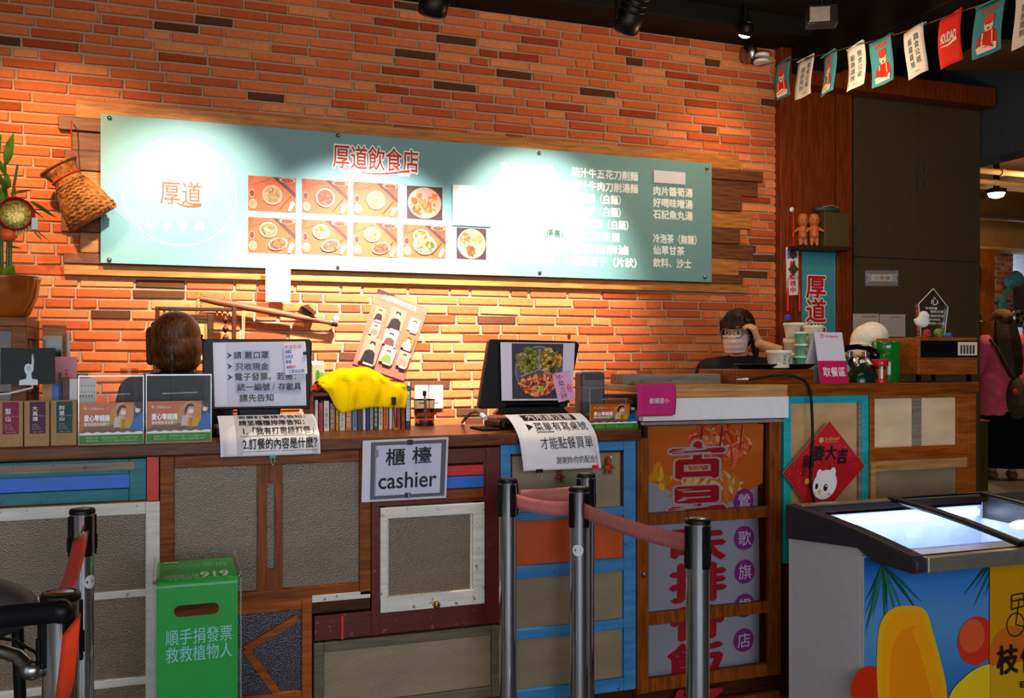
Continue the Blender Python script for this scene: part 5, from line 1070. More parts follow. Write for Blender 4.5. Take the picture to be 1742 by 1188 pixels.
while x < sx1-.03:
    t = rn.uniform(.012, .024); hh = rn.uniform(.105, min(.125, Hh-.018)); cc, cn = bc[i % len(bc)]
    o = thing('book', f'{cn} book on the desk shelf, number {["one", "two", "three", "four", "five", "six", "seven", "eight", "nine", "ten", "eleven", "twelve", "thirteen", "fourteen", "fifteen", "sixteen", "seventeen", "eighteen", "nineteen", "twenty"][i]} counted from its left end', 'book', (x, SD+.012, HT+.0005), 0, 'books on the desk shelf')
    MB().box((.001, .003, .002), (t-.0018, .125, hh-.003)).build('pages', 'paper', o)
    m = MB(); m.col = lin(cc); m.box((0, 0, 0), (t-.0008, .002, hh)).box((0, 0, 0), (.001, .128, hh)).box((t-.0018, 0, 0), (t-.0008, .128, hh)).build('cover', 'ink_gloss', o)
    q = Print(lambda a, b, h: (a, -h, b), .0003); q.vtext(rn.choice(['料理百科', '台灣小吃', '家常菜譜', '生活誌記']), t*.2, hh*.1, t*.72, hh*.8, '#20242c' if i % 3 else '#e8e4dc', .0); q.build('spine_title', 'ink', o)
    x += t+.0012; i += 1
x = X(690.5, SD); zt_ = P(694, 657, SD).z-HT
o = thing('book', 'tall black and white book standing right of the desk shelf', 'book', (x, SD, HT), 0, 'books on the desk shelf'); t = X(699, SD)-x
MB().box((.001, .002, .002), (t-.001, .11, zt_-.002)).build('pages', 'paper', o); m = MB(); m.col = lin('#2c3038'); m.box((0, 0, 0), (t, .0018, zt_)).box((t-.001, 0, 0), (t, .115, zt_)).box((0, 0, 0), (.001, .115, zt_)).build('cover', 'ink_gloss', o); q = Print(lambda a, b, h: (a, -h, b), .0003); q.rect(t*.1, zt_*.2, t*.75, zt_*.88, '#d8dce0'); q.vtext('手機拍美照指南書', t*.2, zt_*.22, t*.68, zt_*.8, '#20242c'); q.rect(t*.1, zt_*.89, t*.8, zt_*.97, '#2a62a8'); q.build('spine_title', 'ink', o)
# yellow cloth heaped over the shelf
cx0, cx1 = X(541, SD), X(691, SD); wv = cx1-cx0; zz = lambda v: P(615, v, SD).z
def topz(a): # ridge outline
    pts = [(0, 650), (.1, 638), (.24, 628), (.5, 625), (.62, 626), (.72, 636), (.85, 650), (1, 656)]
    for (a0, b0), (a1, b1) in zip(pts, pts[1:]):
        if a <= a1: return zz(b0+(b1-b0)*(a-a0)/(a1-a0))
    return zz(657)
def lowz(a):
    pts = [(0, 652), (.12, 668), (.2, 692), (.27, 703), (.4, 698), (.6, 693), (.8, 694), (1, 696)]
    for (a0, b0), (a1, b1) in zip(pts, pts[1:]):
        if a <= a1: return zz(b0+(b1-b0)*(a-a0)/(a1-a0))
    return zz(696)
def cloth(a, b):
    fold = .005*sin(a*26+b*2)+.003*sin(a*47)
    if b < .35: t = b/.35; return Vector((cx0+wv*a, SD+.15-.09*t, sz+.004+(topz(a)-sz-.004)*sin(t*pi/2)+fold*.3))
    if b < .55: t = (b-.35)/.2; return Vector((cx0+wv*a, SD+.06-.068*sin(t*pi/2), topz(a)-(topz(a)-max(sz+.006, lowz(a)))*.45*(1-cos(t*pi/2))+fold*.4))
    t = (b-.55)/.45; z0 = topz(a)-(topz(a)-max(sz+.006, lowz(a)))*.45; return Vector((cx0+wv*a+.004*sin(t*5), SD-.008-.006*sin(t*3)+fold, z0+(lowz(a)-z0)*t))
m = MB(); m.grid(cloth, 48, 28); oo = m.build('yellow_cloth', 'yellow_cloth', solid=.0015); tag(oo, 'bright yellow cloth heaped over the desk shelf', 'cloth')
m = MB(); rx0, rx1 = X(528, SD), X(562, SD)
m.grid(lambda a, b: Vector((rx0+(rx1-rx0-.005)*a, SD-.004+.09*b, sz+.003+.028*sin(pi*a)**.6*(.5+.5*sin(pi*b))*(.75+.3*sin(a*13+b*9)))), 24, 16); oo = m.build('red_cloth', 'red_cloth', solid=.003); tag(oo, 'crumpled red cloth on the left end of the desk shelf', 'cloth')
o = thing('juice_carton', 'white and green juice carton standing behind the red cloth', 'carton', (X(531, 3.72), 3.72, sz)); W = X(552, 3.72)-X(531, 3.72); Hh = P(540, 614, 3.72).z-sz
MB().box((0, 0, 0), (W, .05, Hh*.85)).prism([(0, 0, Hh*.85), (0, .05, Hh*.85), (0, .027, Hh), (0, .023, Hh)], (W, 0, 0)).build('carton', 'paper', o)
q = Print(lambda x, y, h: (x*W, -h, y*Hh)); q.rect(0, 0, 1, .85, '#e6ead8'); q.blobs(.62, .45, .3, .36, 14, ['#2a9a2c', '#48b83c', '#8ad060'], .5, random.Random(2)); q.rect(0, .0, 1, .1, '#2a9a2c'); q.build('print', 'ink', o)
p = P(670, 727, 3.55); o = thing('brush', 'slim wooden brush standing upright before the yellow cloth', 'brush', (X(670, 3.56), 3.56, HT)); zz_ = P(668, 676, 3.56).z-HT
MB().tube([(.006, 0, 0), (.004, 0, .04), (0, 0, zz_-.03)], [.006, .008, .006], 10, flat=.5).build('handle', 'wood_orangev', o); MB().box((-.008, -.004, zz_-.03), (.008, .006, zz_)).build('bristle_head', 'black_plastic', o, bevel=.001); MB().lathe([(.016, 0), (.016, .006), (.01, .01)], (.006, 0, 0), 16).build('foot', 'wood_brown', o)
PB = PZ(722, 724, HT); o = thing('pen_cup', 'black wire mesh pen cup in front of the wall socket', 'pen cup', tuple(PB)); r_ = (X(741, PB.y)-X(704, PB.y))/2*.95; hh = P(722, 680, PB.y).z-HT
MB().lathe([(r_*.9, .004), (r_, hh)], n=32, caps=False).build('mesh_wall', 'mesh_black', o); m = MB(); m.lathe([(r_*.92, 0), (r_*.93, .006), (r_*.9, .008)], n=32).build('cup_base', 'black_plastic', o)
m = MB(); m.tube([(r_*cos(2*pi*k/32), r_*sin(2*pi*k/32), hh) for k in range(33)], .002, 8, False).build('rim', 'black_plastic', o)
PBz = PB.z
m = MB(); rn = random.Random(5)
for k in range(26): a = rn.random()*6.28; q_ = rn.random()*r_*.7; m.ell((q_*cos(a), q_*sin(a), .012+rn.random()*.008), (.009, .006, .004), 8, 6)
oo = m.build('rubber_bands', 'red_paint'); oo.location = PB; tag(oo, 'red rubber bands at the bottom of the mesh pen cup', 'rubber bands', kind='stuff')
zs = P(722, 665, PB.y).z-HT; oo = thing('stamp', 'wooden handled stamp with black knob standing in the mesh pen cup', 'stamp', (PB.x, PB.y, HT+.03)); MB().tube([(.006, .0, .0), (.002, 0, zs-.05)], [.006, .005], 10).build('handle', 'wood_pale', oo); MB().box((-.007, -.007, zs-.052), (.008, .007, zs-.03)).build('knob', 'black_plastic', oo, bevel=.003)

# ================================================================= ON THE BRICK WALL
WD = WY-.0115
def plate(q): pass
x0, z0, x1, z1 = prc(706, 656, 40, 754, WD-.012)
o = thing('wall_socket', 'white double wall switch plate on the brick wall above the pen cup', 'switch', ((x0+x1)/2, WD-.012, z0)); W = (x1-x0); Hh = z1-z0
for k in (0, 1): MB().box((-W/2+k*W*.52, 0, 0), (-W/2+k*W*.52+W*.48, .011, Hh)).build('plate', 'cream_plastic', o, bevel=.003); MB().box((-W/2+k*W*.52+W*.15, -.004, Hh*.25), (-W/2+k*W*.52+W*.33, .001, Hh*.75)).build('rocker', 'white_plastic', o, bevel=.001)
def poster(q):
    p0 = q.put; q.put = lambda pts, fs, c: p0(pts, fs, '#%02x%02x%02x' % tuple(int(int(c[i:i+2], 16)*k) for i, k in ((1, .78), (3, .68), (5, .66))))
    q.rect(0, 0, 1, 1, '#bc8068'); q.poly([(0, 1), (0, .93), (.3, .98), (.4, 1)], '#4a2a24'); q.rect(0, .0, 1, .1, '#c8785c'); q.text('人間味的好朋友', .12, .9, .8, .965, '#e8d0c8', .02)
    for k in range(12): q.line([(0, .08*k), (1, .08*k)], .002, '#c88a70'); q.l -= 1
    def cell(x, y, w, h, bg, suit, hair=True):
        q.rect(x, y, x+w, y+h, bg); q.poly([(x+w*.1, y), (x+w*.9, y), (x+w*.8, y+h*.42), (x+w*.6, y+h*.52), (x+w*.4, y+h*.52), (x+w*.2, y+h*.42)], suit); q.ell(x+w*.5, y+h*.66, w*.17, h*.15, '#e8c0a0', 16)
        if hair: q.poly([(x+w*.32, y+h*.68), (x+w*.36, y+h*.84), (x+w*.64, y+h*.84), (x+w*.68, y+h*.68), (x+w*.5, y+h*.78)], '#2a1c18')
        q.rect(x+w*.3, y-.02, x+w*.9, y+.004, '#f0e4dc')
    for a in ((.08, .62, .19, .17, '#e0a878', '#2c2020'), (.35, .58, .3, .28, '#d8987c', '#241c20'), (.74, .64, .2, .17, '#e8d0c0', '#d8c8c0'), (.09, .42, .18, .16, '#e0b0a0', '#a08070'), (.37, .36, .26, .2, '#ecd8c8', '#6a4a40'), (.72, .40, .22, .18, '#d8843c', '#c8c0c8'), (.42, .14, .26, .2, '#e8e0c8', '#7aa848'), (.74, .16, .22, .2, '#d8a890', '#b89880')): cell(*a)
    cell(.06, .06, .32, .34, '#d89c84', '#201820')
sheet('wall_poster', 'tilted salmon poster with small portraits on the brick wall', 'poster', [(643, 491), (729, 525), (687, 648), (600, 619)], WD-.004, 'paper_tan', poster, 'ink', .002)
A, B = P(340, 508, 4.83), P(574, 551, 4.83)
o = thing('steelyard', 'old wooden steelyard pole with chains slanting across the brick wall', 'steelyard', tuple(A))
d = B-A; MB().tube([(0, 0, 0), d*.12, d*.5, d*.95], [.014, .019, .018, .013], 14).build('pole', 'wood_plankd', o); m = MB(); m.tube([d*.95, d*1.0], .018, 12).build('pole_tip', 'wood_dark', o); MB().ell(d*.99+Vector((0, 0, .022)), .017).build('cap_ball', 'paper', o); MB().tube([d*.945, d*.955], .02, 12).build('ferrule', 'steel', o)
m = MB()
for k in range(5): m.tube([Vector((.012*cos(t)-.005, 0, .015*sin(t)+.02-.02*k)) for t in [i*.7 for i in range(10)]], .0028, 6)
m.build('chain', 'brass', o)
m = MB(); m.tube([d*.3+Vector((0, -.002, .016)), d*.3+Vector((0, .0, -.18))], .004, 6).tube([d*.3+Vector((.01, -.006, .0)), d*.3+Vector((.006, -.002, -.17))], .003, 6).build('rope', 'paper_tan', o)
m = MB(); m.tube([d*.17+Vector((0, 0, .03)), d*.17+Vector((0, .002, -.03))], .003, 6).build('hook', 'brass', o)
x0, z0, x1, z1 = prc(511, 522, 13, 537, 4.86); o = MB().prism([(x0, 4.80, z1), (x1-.02, 4.80, z0), (x1, 4.80, z0+.002), (x0+.03, 4.80, z1+.01)], (0, .088, 0)).box((x0, 4.83, z0), (x0+.04, 4.888, z1)).build('wall_peg', 'wood_dark'); tag(o, 'dark wooden peg in the wall holding the steelyard', 'peg')
FDp = 4.775; fx0, fz0, fx1, fz1 = prc(264, 521, 120, 402, FDp)
o = thing('carved_frame', 'carved dark wood frame with a cream certificate behind the cashier', 'picture frame', ((fx0+fx1)/2, FDp, fz0)); W, Hh = fx1-fx0, fz1-fz0
m = MB(); t = .02
m.box((-W/2, 0, 0), (-W/2+t, .03, Hh)).box((W/2-t, 0, 0), (W/2, .03, Hh)).box((-W/2+t, .001, Hh-t), (W/2-t, .03, Hh-.0005)).box((-W/2+t, .001, .0005), (W/2-t, .03, t)).build('outer_frame', 'wood_dark', o, bevel=.004)
ix = W/2-.105; m = MB(); m.box((-ix-.0, .0, .06), (-ix+.03, .028, Hh-.035)).box((ix-.03, 0, .06), (ix, .028, Hh-.035)).box((-ix+.03, .001, Hh-.06), (ix-.03, .028, Hh-.0355)).box((-ix+.03, .001, .0605), (ix-.03, .028, .08)).build('inner_frame', 'wood_dark', o, bevel=.003)
for s_ in (-1, 1):
    for k in range(7): zc = Hh-.06-k*.045; MB().lathe([(.003, -.02), (.012, -.008), (.016, 0), (.012, .008), (.003, .02)], (s_*(W/2-.05), .014, zc), 10).build('carved_bead', 'wood_dark', o)
    for k in range(3): MB().tube([(s_*(W/2-.09+k*.025), .014, Hh-.04), (s_*(W/2-.09+k*.025), .014, Hh-.018)], .005, 6).build('carved_peg', 'wood_orange', o)
MB().box((-ix+.025, .02, .075), (ix-.025, .024, Hh-.055)).build('certificate', 'paper_cream', o)
q = Print(lambda x, y, h: (x, .0195-h, y), .0005); q.rect(-ix+.03, .08, ix-.03, Hh-.06, '#d8c484'); q.poly([(ix-.09, Hh-.065), (ix-.032, Hh-.065), (ix-.032, .1), (ix-.05, Hh-.2)], '#a8884c'); q.rect(-ix+.03, Hh-.075, ix-.1, Hh-.062, '#8c9ad0'); q.text('感謝狀', -.05, Hh-.16, .05, Hh-.12, '#c08a58'); q.text('厚道飲食店', -.06, Hh-.22, .05, Hh-.185, '#6a4a2c'); q.line([(-.08, Hh-.095), (.04, Hh-.095)], .003, '#b89a68'); q.build('lettering', 'ink', o)
MB().box((-.02, .03, Hh*.4), (.02, 4.889-FDp, Hh*.46)).build('wall_hook', 'steel', o)
# woven basket
c = P(132, 331, 4.74)
o = thing('wicker_basket', 'flared woven fish basket hanging at the left end of the menu board', 'basket', tuple(c)); q_ = Matrix.Rotation(radians(-38), 4, 'Y') @ rotm('X', .12)
T_ = Matrix.Rotation(radians(27), 4, 'Y') 
rings = []
for s, w_, dp in ((.15, .075, .062), (.145, .083, .07), (.12, .074, .062), (.085, .062, .055), (.06, .066, .06), (.02, .086, .078), (-.03, .103, .085), (-.08, .113, .075), (-.115, .117, .05), (-.13, .115, .02)):
    rings.append([T_ @ Vector((w_*cos(2*pi*j/32)-.0, dp*sin(2*pi*j/32), s)) for j in range(32)])
for r0 in rings:
    pass
T2 = Matrix.Rotation(radians(-33), 4, 'Y')
m = MB(); m.T = T2 @ Matrix.Rotation(radians(-27), 4, 'Y'); m.loft(rings); bo = m.build('woven_body', 'wicker', o)
m = MB(); m.T = T2
for k in range(11):
    s = .055-k*.017; w_ = .067+.05*min(1, max(0, (.06-s)/.16)); dp = .061+.026*sin(pi*min(1, max(0, (.08-s)/.2)))
    m.tube([Vector(((w_+.001)*cos(2*pi*j/40), (dp+.001)*sin(2*pi*j/40)*.98, s+.004*(1 if j % 2 else -1))) for j in range(41)], .0022, 5, False)
m.build('weave_band', 'wicker', o)
m = MB(); m.T = T2; m.tube([Vector((.066*cos(2*pi*j/32), .059*sin(2*pi*j/32), .088)) for j in range(33)], .004, 8, False).build('red_band', 'red_string', o)
m = MB(); m.T = T2; m.tube([Vector((.083*cos(2*pi*j/32), .07*sin(2*pi*j/32), .146)) for j in range(33)], .007, 8, False).build('mouth_rim', 'wicker', o)
a, b = P(121, 205, 4.8), P(122, 292, 4.76); m = MB(); m.tube([a+Vector((0, .04, 0)), a, b, c+Vector((.0, .0, .06))], .0025, 6).build('hanging_cord', 'red_string', o, world=True)
# ================================================================= ON THE PASS
# hanging pink cloth, boards, riser, tray
px0, px1 = X(1083, 3.24), X(1150, 3.24); pz0 = P(1115, 707, 3.24).z
o = thing('pink_cloth', 'magenta cloth with white characters hanging over the left end of the white panel', 'cloth', (px0, 3.24, pz0))
def pk(a, b):
    if b < .75: return Vector((px0+(px1-px0)*a+.004*sin(b*5), 3.243-.004*sin(a*5+b*3)-.002*sin(a*17), pz0+(HP+.003-pz0)*b/.75))
    t = (b-.75)/.25; return Vector((px0+(px1-px0)*a, 3.243+.08*t-.002*sin(a*17)*(1-t), HP+.003+.008*sin(min(1, t*1.5)*pi)*.6))
MB().grid(pk, 14, 24).build('cloth_sheet', 'pink_cloth', o, world=True, solid=.003)
q = Print(lambda x, y, h: (px0+(px1-px0)*x, 3.2375-.004*sin(x*5)-h, pz0+(HP-pz0)*y)); q.text('都蘭國小', .3, .4, .82, .6, '#e8dce8'); q.build('lettering', 'ink', o, world=True)
MB().box((px0+.0, 3.2475, pz0-.004), (px1-.01, 3.253, pz0+.02)).build('orange_lining', 'orange_paint', o, world=True)
x0, x1 = X(1060, 3.5), X(1237, 3.5); hz = P(1100, 637, 3.5).z-HP
o = MB().box((0, 0, 0), (x1-x0, .12, max(.02, hz))).build('grey_plank', 'wood_grey', bevel=.002); o.location = (x0, 3.5, HP); tag(o, 'long thin weathered grey plank lying on the pass', 'plank')
o = thing('black_case', 'dark grey plastic case standing behind the right coin box', 'case', (X(990, 3.46), 3.46, HT)); W = X(1030, 3.46)-X(990, 3.46); Hh = P(1010, 633, 3.46).z-HT
MB().box((0, 0, 0), (W, .08, Hh)).build('body_shell', 'charcoal', o, bevel=.012); MB().box((W*.1, -.002, Hh*.2), (W*.9, .001, Hh*.85)).build('front_plate', 'grey_plastic', o, bevel=.001)
rz0, rz1 = X(1257, 3.36), X(1390, 3.36); rt = P(1320, 629, 3.36).z
o = MB().box((0, 0, 0), (rz1-rz0, .3, rt-HP)).build('wooden_riser', 'wood_brown', bevel=.004); o.location = (rz0, 3.38, HP); tag(o, 'low brown wooden riser under the tray of paper bowls', 'riser')
tz = rt+.001; tx0, tx1 = X(1283, 3.45), X(1388, 3.45)
o = thing('serving_tray', 'black serving tray loaded with paper bowls on the riser', 'tray', ((tx0+tx1)/2, 3.53, tz)); tw = (tx1-tx0)/2
def tr_(s, z, n=40, e=3.5): return [Vector((tw*s*(abs(cos(t))**(2/e))*(1 if cos(t) > 0 else -1), (.135+(s-1)*tw)*(abs(sin(t))**(2/e))*(1 if sin(t) > 0 else -1), z)) for t in [2*pi*i/n for i in range(n)]]
MB().loft([tr_(.86, .0), tr_(1.0, .018), tr_(1.02, .020), tr_(1.0, .022), tr_(.85, .005)]).build('tray_shell', 'black_plastic', o)
TZ = tz+.0055
def bowl(label, u, v0, w, v1, D, kind='paper', z=None, lid=True, print_='#3a6a9a'):
    """bowl with its base at picture height v1 (or world z), rim at v0, rim width w pixels, centred on depth D"""
    zd = D/(C_-(u-UC)/FPX*S_); r = w*zd/FPX/2; zb_ = z if z is not None else P(u, v1, D).z; hh = (v1-v0)*zd/FPX
    o = thing('paper_bowl', label, 'bowl', (X(u, D), D, zb_), 0, 'paper bowls on the tray')
    MB().lathe([(r*.78, 0), (r*.97, hh*.86), (r*.985, hh*.86)], n=30).build('bowl_side', 'bowl_green' if kind == 'green' else 'bowl_paper', o)
    MB().lathe([(r*1.0, hh*.84), (r*1.03, hh*.86), (r*1.03, hh*.95), (r*.98, hh), (r*.9, hh*.965)], n=30).build('lid' if lid else 'rim', 'lid_paper', o)
    q = Print(lambda x, y, h: ((r*(.785+.19*y)+h)*sin(x), -(r*(.785+.19*y)+h)*cos(x), hh*.86*y), .0006)
    if kind == 'green': q.rect(-.2, .2, .1, .6, '#d04848'); q.text('厚', .2, .3, .7, .8, '#e8f0e8', .02)
    else: q.vtext('古早味', -.25, .2, .02, .85, print_, .02); q.text('好', .3, .3, .7, .75, '#8a9aa0'); q.line([(-.9, .3), (-.6, .6), (-.4, .35)], .05, '#8aa0a8')
    q.build('print', 'ink', o); return o
bowl('wide paper bowl with pale lid at the front left of the tray', 1325, 599, 43, 629, 3.43, z=TZ)
bowl('paper bowl standing behind the wide front bowl on the tray', 1342, 603, 30, 628, 3.53, z=TZ)
b1 = bowl('tall white paper tub, lower of the pair behind the front bowl', 1352, 577, 38, 627, 3.60, z=TZ)
zt2 = TZ+(627-577)*(3.60/(C_-(1352-UC)/FPX*S_))/FPX
bowl('tall white paper tub with lid, upper of the pair behind the front bowl', 1353, 552, 40, 577, 3.60, z=zt2+.001)
zz_ = TZ
for i, lb in enumerate(('green paper bowl, lowest of the stack of three on the tray', 'green paper bowl, middle of the stack of three on the tray', 'green paper bowl, topmost of the stack of three on the tray')):
    bowl(lb, 1363, 568, 23, 588, 3.46, 'green', z=zz_); zz_ += 20*(3.46/.833)/FPX+.001
zz_ = TZ
for i, lb in enumerate(('white paper bowl with red print, lowest of the stack beside the green bowls', 'white paper bowl with red print, middle of the stack beside the green bowls', 'white lidded paper bowl topping the stack beside the green bowls')):
    bowl(lb, 1384, 553, 25 if i < 2 else 34, 577 if i < 2 else 576, 3.46, z=zz_, print_='#b83038'); zz_ += (24)*(3.46/.833)/FPX+.001
# bottle with blue cap
o = thing('sauce_bottle', 'clear bottle with a blue cap behind the stacked bowls', 'bottle', (X(1340, 3.78), 3.78, HP)); hh = P(1340, 536, 3.78).z-HP
MB().lathe([(.026, 0), (.028, .01), (.028, hh-.09), (.012, hh-.04), (.011, hh-.02)], n=24).build('bottle_wall', 'case_glass', o); MB().lathe([(.0245, .004), (.026, .012), (.026, hh*.5), (.0, hh*.5)], n=20).build('contents', 'duct', o); MB().lathe([(.014, hh-.025), (.014, hh-.004), (.008, hh)], n=20).build('bottle_cap', 'blue_cap', o)
# tent card
D = 3.33; x0, x1 = X(1396, D), X(1444, D); hh = P(1420, 565, D).z-HP; W = x1-x0
o = thing('tent_card', 'white and magenta folded counter card marking the pick-up spot', 'counter card', (x0, D, HP))
lean = .05
at_ = lambda x, y, h: (x*W, lean*y*.9-h, y*hh)
MB().prism([at_(0, 0, 0), at_(1, 0, 0), at_(1, 1, 0), at_(0, 1, 0)], (0, .0015, 0)).build('front_card', 'paper', o)
MB().prism([(0, .14, 0), (W, .14, 0), (W, lean*.9+.002, hh), (0, lean*.9+.002, hh)], (0, .0015, 0)).build('rear_card', 'paper', o)
q = Print(at_, .0004); q.rect(0, 0, 1, .44, '#cc0e5c'); q.rect(0, .44, 1, 1, '#dcd6e0'); q.ell(.27, .925, .06, .04, '#d01a64', 16); q.ell(.27, .92, .035, .02, '#f0e8f0', 12); q.text('foodpanda', .37, .885, .82, .945, '#d01a64', .01); q.text('取餐區', .13, .13, .92, .32, '#f0e0ec', .02); q.build('print', 'ink', o)
# white plush / bag
o = thing('plastic_bag', 'lumpy white plastic bag on the pass behind the telephone', 'bag', (X(1478, 3.74), 3.74, HP)); k = 3.7/.81/FPX
m = MB(); m.T = Matrix.Translation((0, 0, 0)); z_ = lambda v: P(1478, v, 3.74).z-HP
m.ell((.0, 0, z_(580)), (30*k, .09, 30*k)).ell((.02, 0, z_(572)), (26*k, .08, 25*k)).ell((-.02, 0, z_(602)), (38*k, .10, 22*k)).ell((.0, 0, .05), (36*k, .10, .05)).ell((-.05, -.03, z_(605)), (24*k, .08, 16*k)).ell((.06, -.02, z_(595)), (20*k, .08, 20*k))
m.build('bag_film', 'fleece', o, remesh=.008, smooth=3)
MB().tube([(-.08, -.112, z_(600)), (-.02, -.112, z_(590)), (.04, -.105, z_(595))], .003, 8).build('fold', 'fleece', o)
# telephone
D = 3.42; o = thing('telephone', 'dark green rotary telephone on the pass beside the green flask', 'telephone', (X(1466, D), D, HP), -.15)
Wp = (X(1491, D)-X(1441, D))/2
def ringp(s, z, y): return [Vector((Wp*s*(abs(cos(t))**.6)*(1 if cos(t) > 0 else -1), y+.085*s*(abs(sin(t))**.6)*(1 if sin(t) > 0 else -1), z)) for t in [2*pi*i/28 for i in range(28)]]
MB().loft([ringp(1, 0, 0), ringp(1.0, .03, 0), ringp(.9, .06, .01), ringp(.62, .10, .03), ringp(.55, .115, .035)]).build('telephone_body', 'phone_green', o)
m = MB(); m.T = Matrix.Translation((-.012, -.028, .085)) @ rotm('X', radians(48)); m.lathe([(.044, -.004), (.046, 0), (.044, .004), (.0, .005)], n=32).build('dial', 'steel', o)
for kx in range(10):
    a = .6+kx*.5; m = MB(); m.T = Matrix.Translation((-.012, -.028, .085)) @ rotm('X', radians(48)); m.cyl((.032*cos(a), .032*sin(a), .0045), .0065, .0015, 12); m.build('finger_hole', 'cream_plastic', o)
m = MB(); m.T = Matrix.Translation((-.012, -.028, .085)) @ rotm('X', radians(48)); m.lathe([(.018, .004), (.018, .007), (.0, .0075)], n=20).build('dial_label', 'cream_plastic', o)
m = MB(); m.tube([(-Wp*1.1, .035, .135), (-Wp*.6, .035, .155), (0, .035, .16), (Wp*.6, .035, .155), (Wp*1.1, .035, .135)], [.016, .013, .012, .013, .016], 12); m.lathe([(.02, 0), (.028, -.025), (.02, -.03)], (-Wp*1.05, .035, .135), 16); m.lathe([(.02, 0), (.028, -.025), (.02, -.03)], (Wp*1.05, .035, .135), 16); m.build('handset', 'black_gloss', o)
MB().box((-.05, .02, .11), (-.03, .05, .14)).box((.03, .02, .11), (.05, .05, .14)).build('cradle', 'steel', o, bevel=.003)
# toothpicks, flask
D = 3.34; o = thing('toothpick_jar', 'small amber toothpick jar with a red lid', 'jar', (X(1498, D), D, HP)); r_ = (X(1508, D)-X(1488, D))/2; hh = P(1498, 611, D).z-HP
MB().lathe([(r_*.86, .012), (r_*.95, hh*.7), (r_*.93, hh*.72)], n=24, caps=False).build('jar_wall', 'amber_clear', o); MB().lathe([(r_*.95, 0), (r_*1.0, .008), (r_*.9, .016)], n=24).build('jar_base', 'red_gloss', o); MB().lathe([(r_*.98, hh*.7), (r_*1.02, hh*.72), (r_*1.0, hh*.97), (r_*.9, hh), (r_*.3, hh)], n=24).build('jar_lid', 'red_gloss', o)
oo = MB().lathe([(r_*.66, .0), (r_*.7, hh*.42), (r_*.5, hh*.44)], n=24).build('toothpicks', 'toothpick'); oo.location = (X(1498, D), D, HP+.0165); tag(oo, 'toothpicks packed in the amber jar', 'toothpicks', kind='stuff')
D = 3.45; o = thing('green_flask', 'dark green cylindrical flask beside the radio', 'flask', (X(1507, D), D, HP)); r_ = (X(1526, D)-X(1489, D))/2; hh = P(1507, 581, D).z-HP
MB().lathe([(r_*.97, 0), (r_, .008), (r_, hh*.68), (r_*.97, hh*.7)], n=32).build('flask_wall', 'green_glass', o); MB().lathe([(r_*.95, hh*.7), (r_*1.0, hh*.72), (r_*1.0, hh*.97), (r_*.94, hh), (r_*.0, hh)], n=32).build('flask_cap', 'green_glass', o)
# radio
D = 3.34; x0, x1 = X(1562, D), X(1664, D); z0, z1 = P(1562, 638, D).z, P(1562, 574, D).z; Dp = .27
o = thing('radio', 'vintage brown wooden radio with a dark dial at the right end of the pass', 'radio', (x0, D, HP)); W = x1-x0; b = z0-HP; Hh = z1-HP
MB().box((0, 0, b), (W, Dp, Hh)).build('radio_cabinet', 'wood_orange', o, bevel=.006)
MB().box((.012, -.003, b+(Hh-b)*.46), (W-.008, .002, Hh-.014)).build('dial_panel', 'black_gloss', o, bevel=.002)
m = MB()
for kx in range(9): zz_ = b+(Hh-b)*.5+kx*.0075; m.box((.018, -.006, zz_), (W*.6, -.0025, zz_+.004))
m.build('speaker_grille', 'black_matte', o)
MB().box((W*.645, -.0055, b+(Hh-b)*.52), (W*.965, -.0028, Hh-.02)).build('tuning_scale', 'cream_plastic', o)
for kx in range(5): MB().box((W*(.68+kx*.052), -.011, b+(Hh-b)*.56), (W*(.70+kx*.052), -.005, b+(Hh-b)*.8)).build('tuning_key', 'charcoal', o, bevel=.001)
for xx in (.02, W-.035):
    for yy in (.02, Dp-.035): MB().box((xx, yy, 0), (xx+.015, yy+.015, b)).build('leg', 'black_plastic', o)
MB().box((W*.12, -.002, b+(Hh-b)*.42), (W*.42, .001, b+(Hh-b)*.44)).build('nameplate', 'brass', o)
RZ = HP+Hh
# award, bird toy and trinkets on the radio
D = 3.47; c0 = X(1588, D); o = thing('glass_award', 'pointed clear glass award with white writing on the radio', 'award', (c0, D, RZ)); fz = lambda u, v: (X(u, D)-c0, 0, P(u, v, D).z-RZ)
pts = [fz(1567, 573), fz(1563, 517), fz(1588, 491), fz(1613, 523), fz(1607, 573)]
MB().prism(pts, (0, .028, 0)).build('crystal', 'crystal', o, bevel=.005, seg=1)
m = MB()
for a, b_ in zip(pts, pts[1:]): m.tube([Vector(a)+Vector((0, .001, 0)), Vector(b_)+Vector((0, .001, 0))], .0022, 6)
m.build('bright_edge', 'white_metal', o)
MB().box((fz(1566, 573)[0], -.012, 0), (fz(1608, 573)[0], .04, .012)).build('award_base', 'crystal', o, bevel=.003)
q = Print(lambda x, y, h: (x, -.001-h, y), .0004)
def awl(t, u0, v0, u1, v1): a = fz(u0, v0); b_ = fz(u1, v1); q.text(t, a[0], b_[2], b_[0], a[2], '#e8ecf0', .0)
awl('心', 1583, 504, 1596, 520); awl('幸福餐廳', 1574, 522, 1594, 527); awl('優質店家', 1582, 528, 1605, 533); awl('厚道飲食店', 1576, 535, 1606, 540); awl('特頒獎座', 1580, 542, 1599, 546); awl('中華民國一〇九年', 1576, 548, 1606, 553); q.build('engraving', 'ink', o)
D = 3.40; k = D/.787/FPX
o = thing('bird_toy', 'small white bird toy with an orange beak on the radio', 'toy', (X(1560, D), D, RZ))
m = MB(); m.ell((0, 0, 10*k), (13*k, .025, 10*k)).ell((.004, -.004, 19*k), (9*k, .022, 9*k)).cap((-10*k, 0, 8*k), (-15*k, 0, 12*k), 5*k, 3*k); m.build('plush', 'fleece', o, remesh=.003, smooth=2)
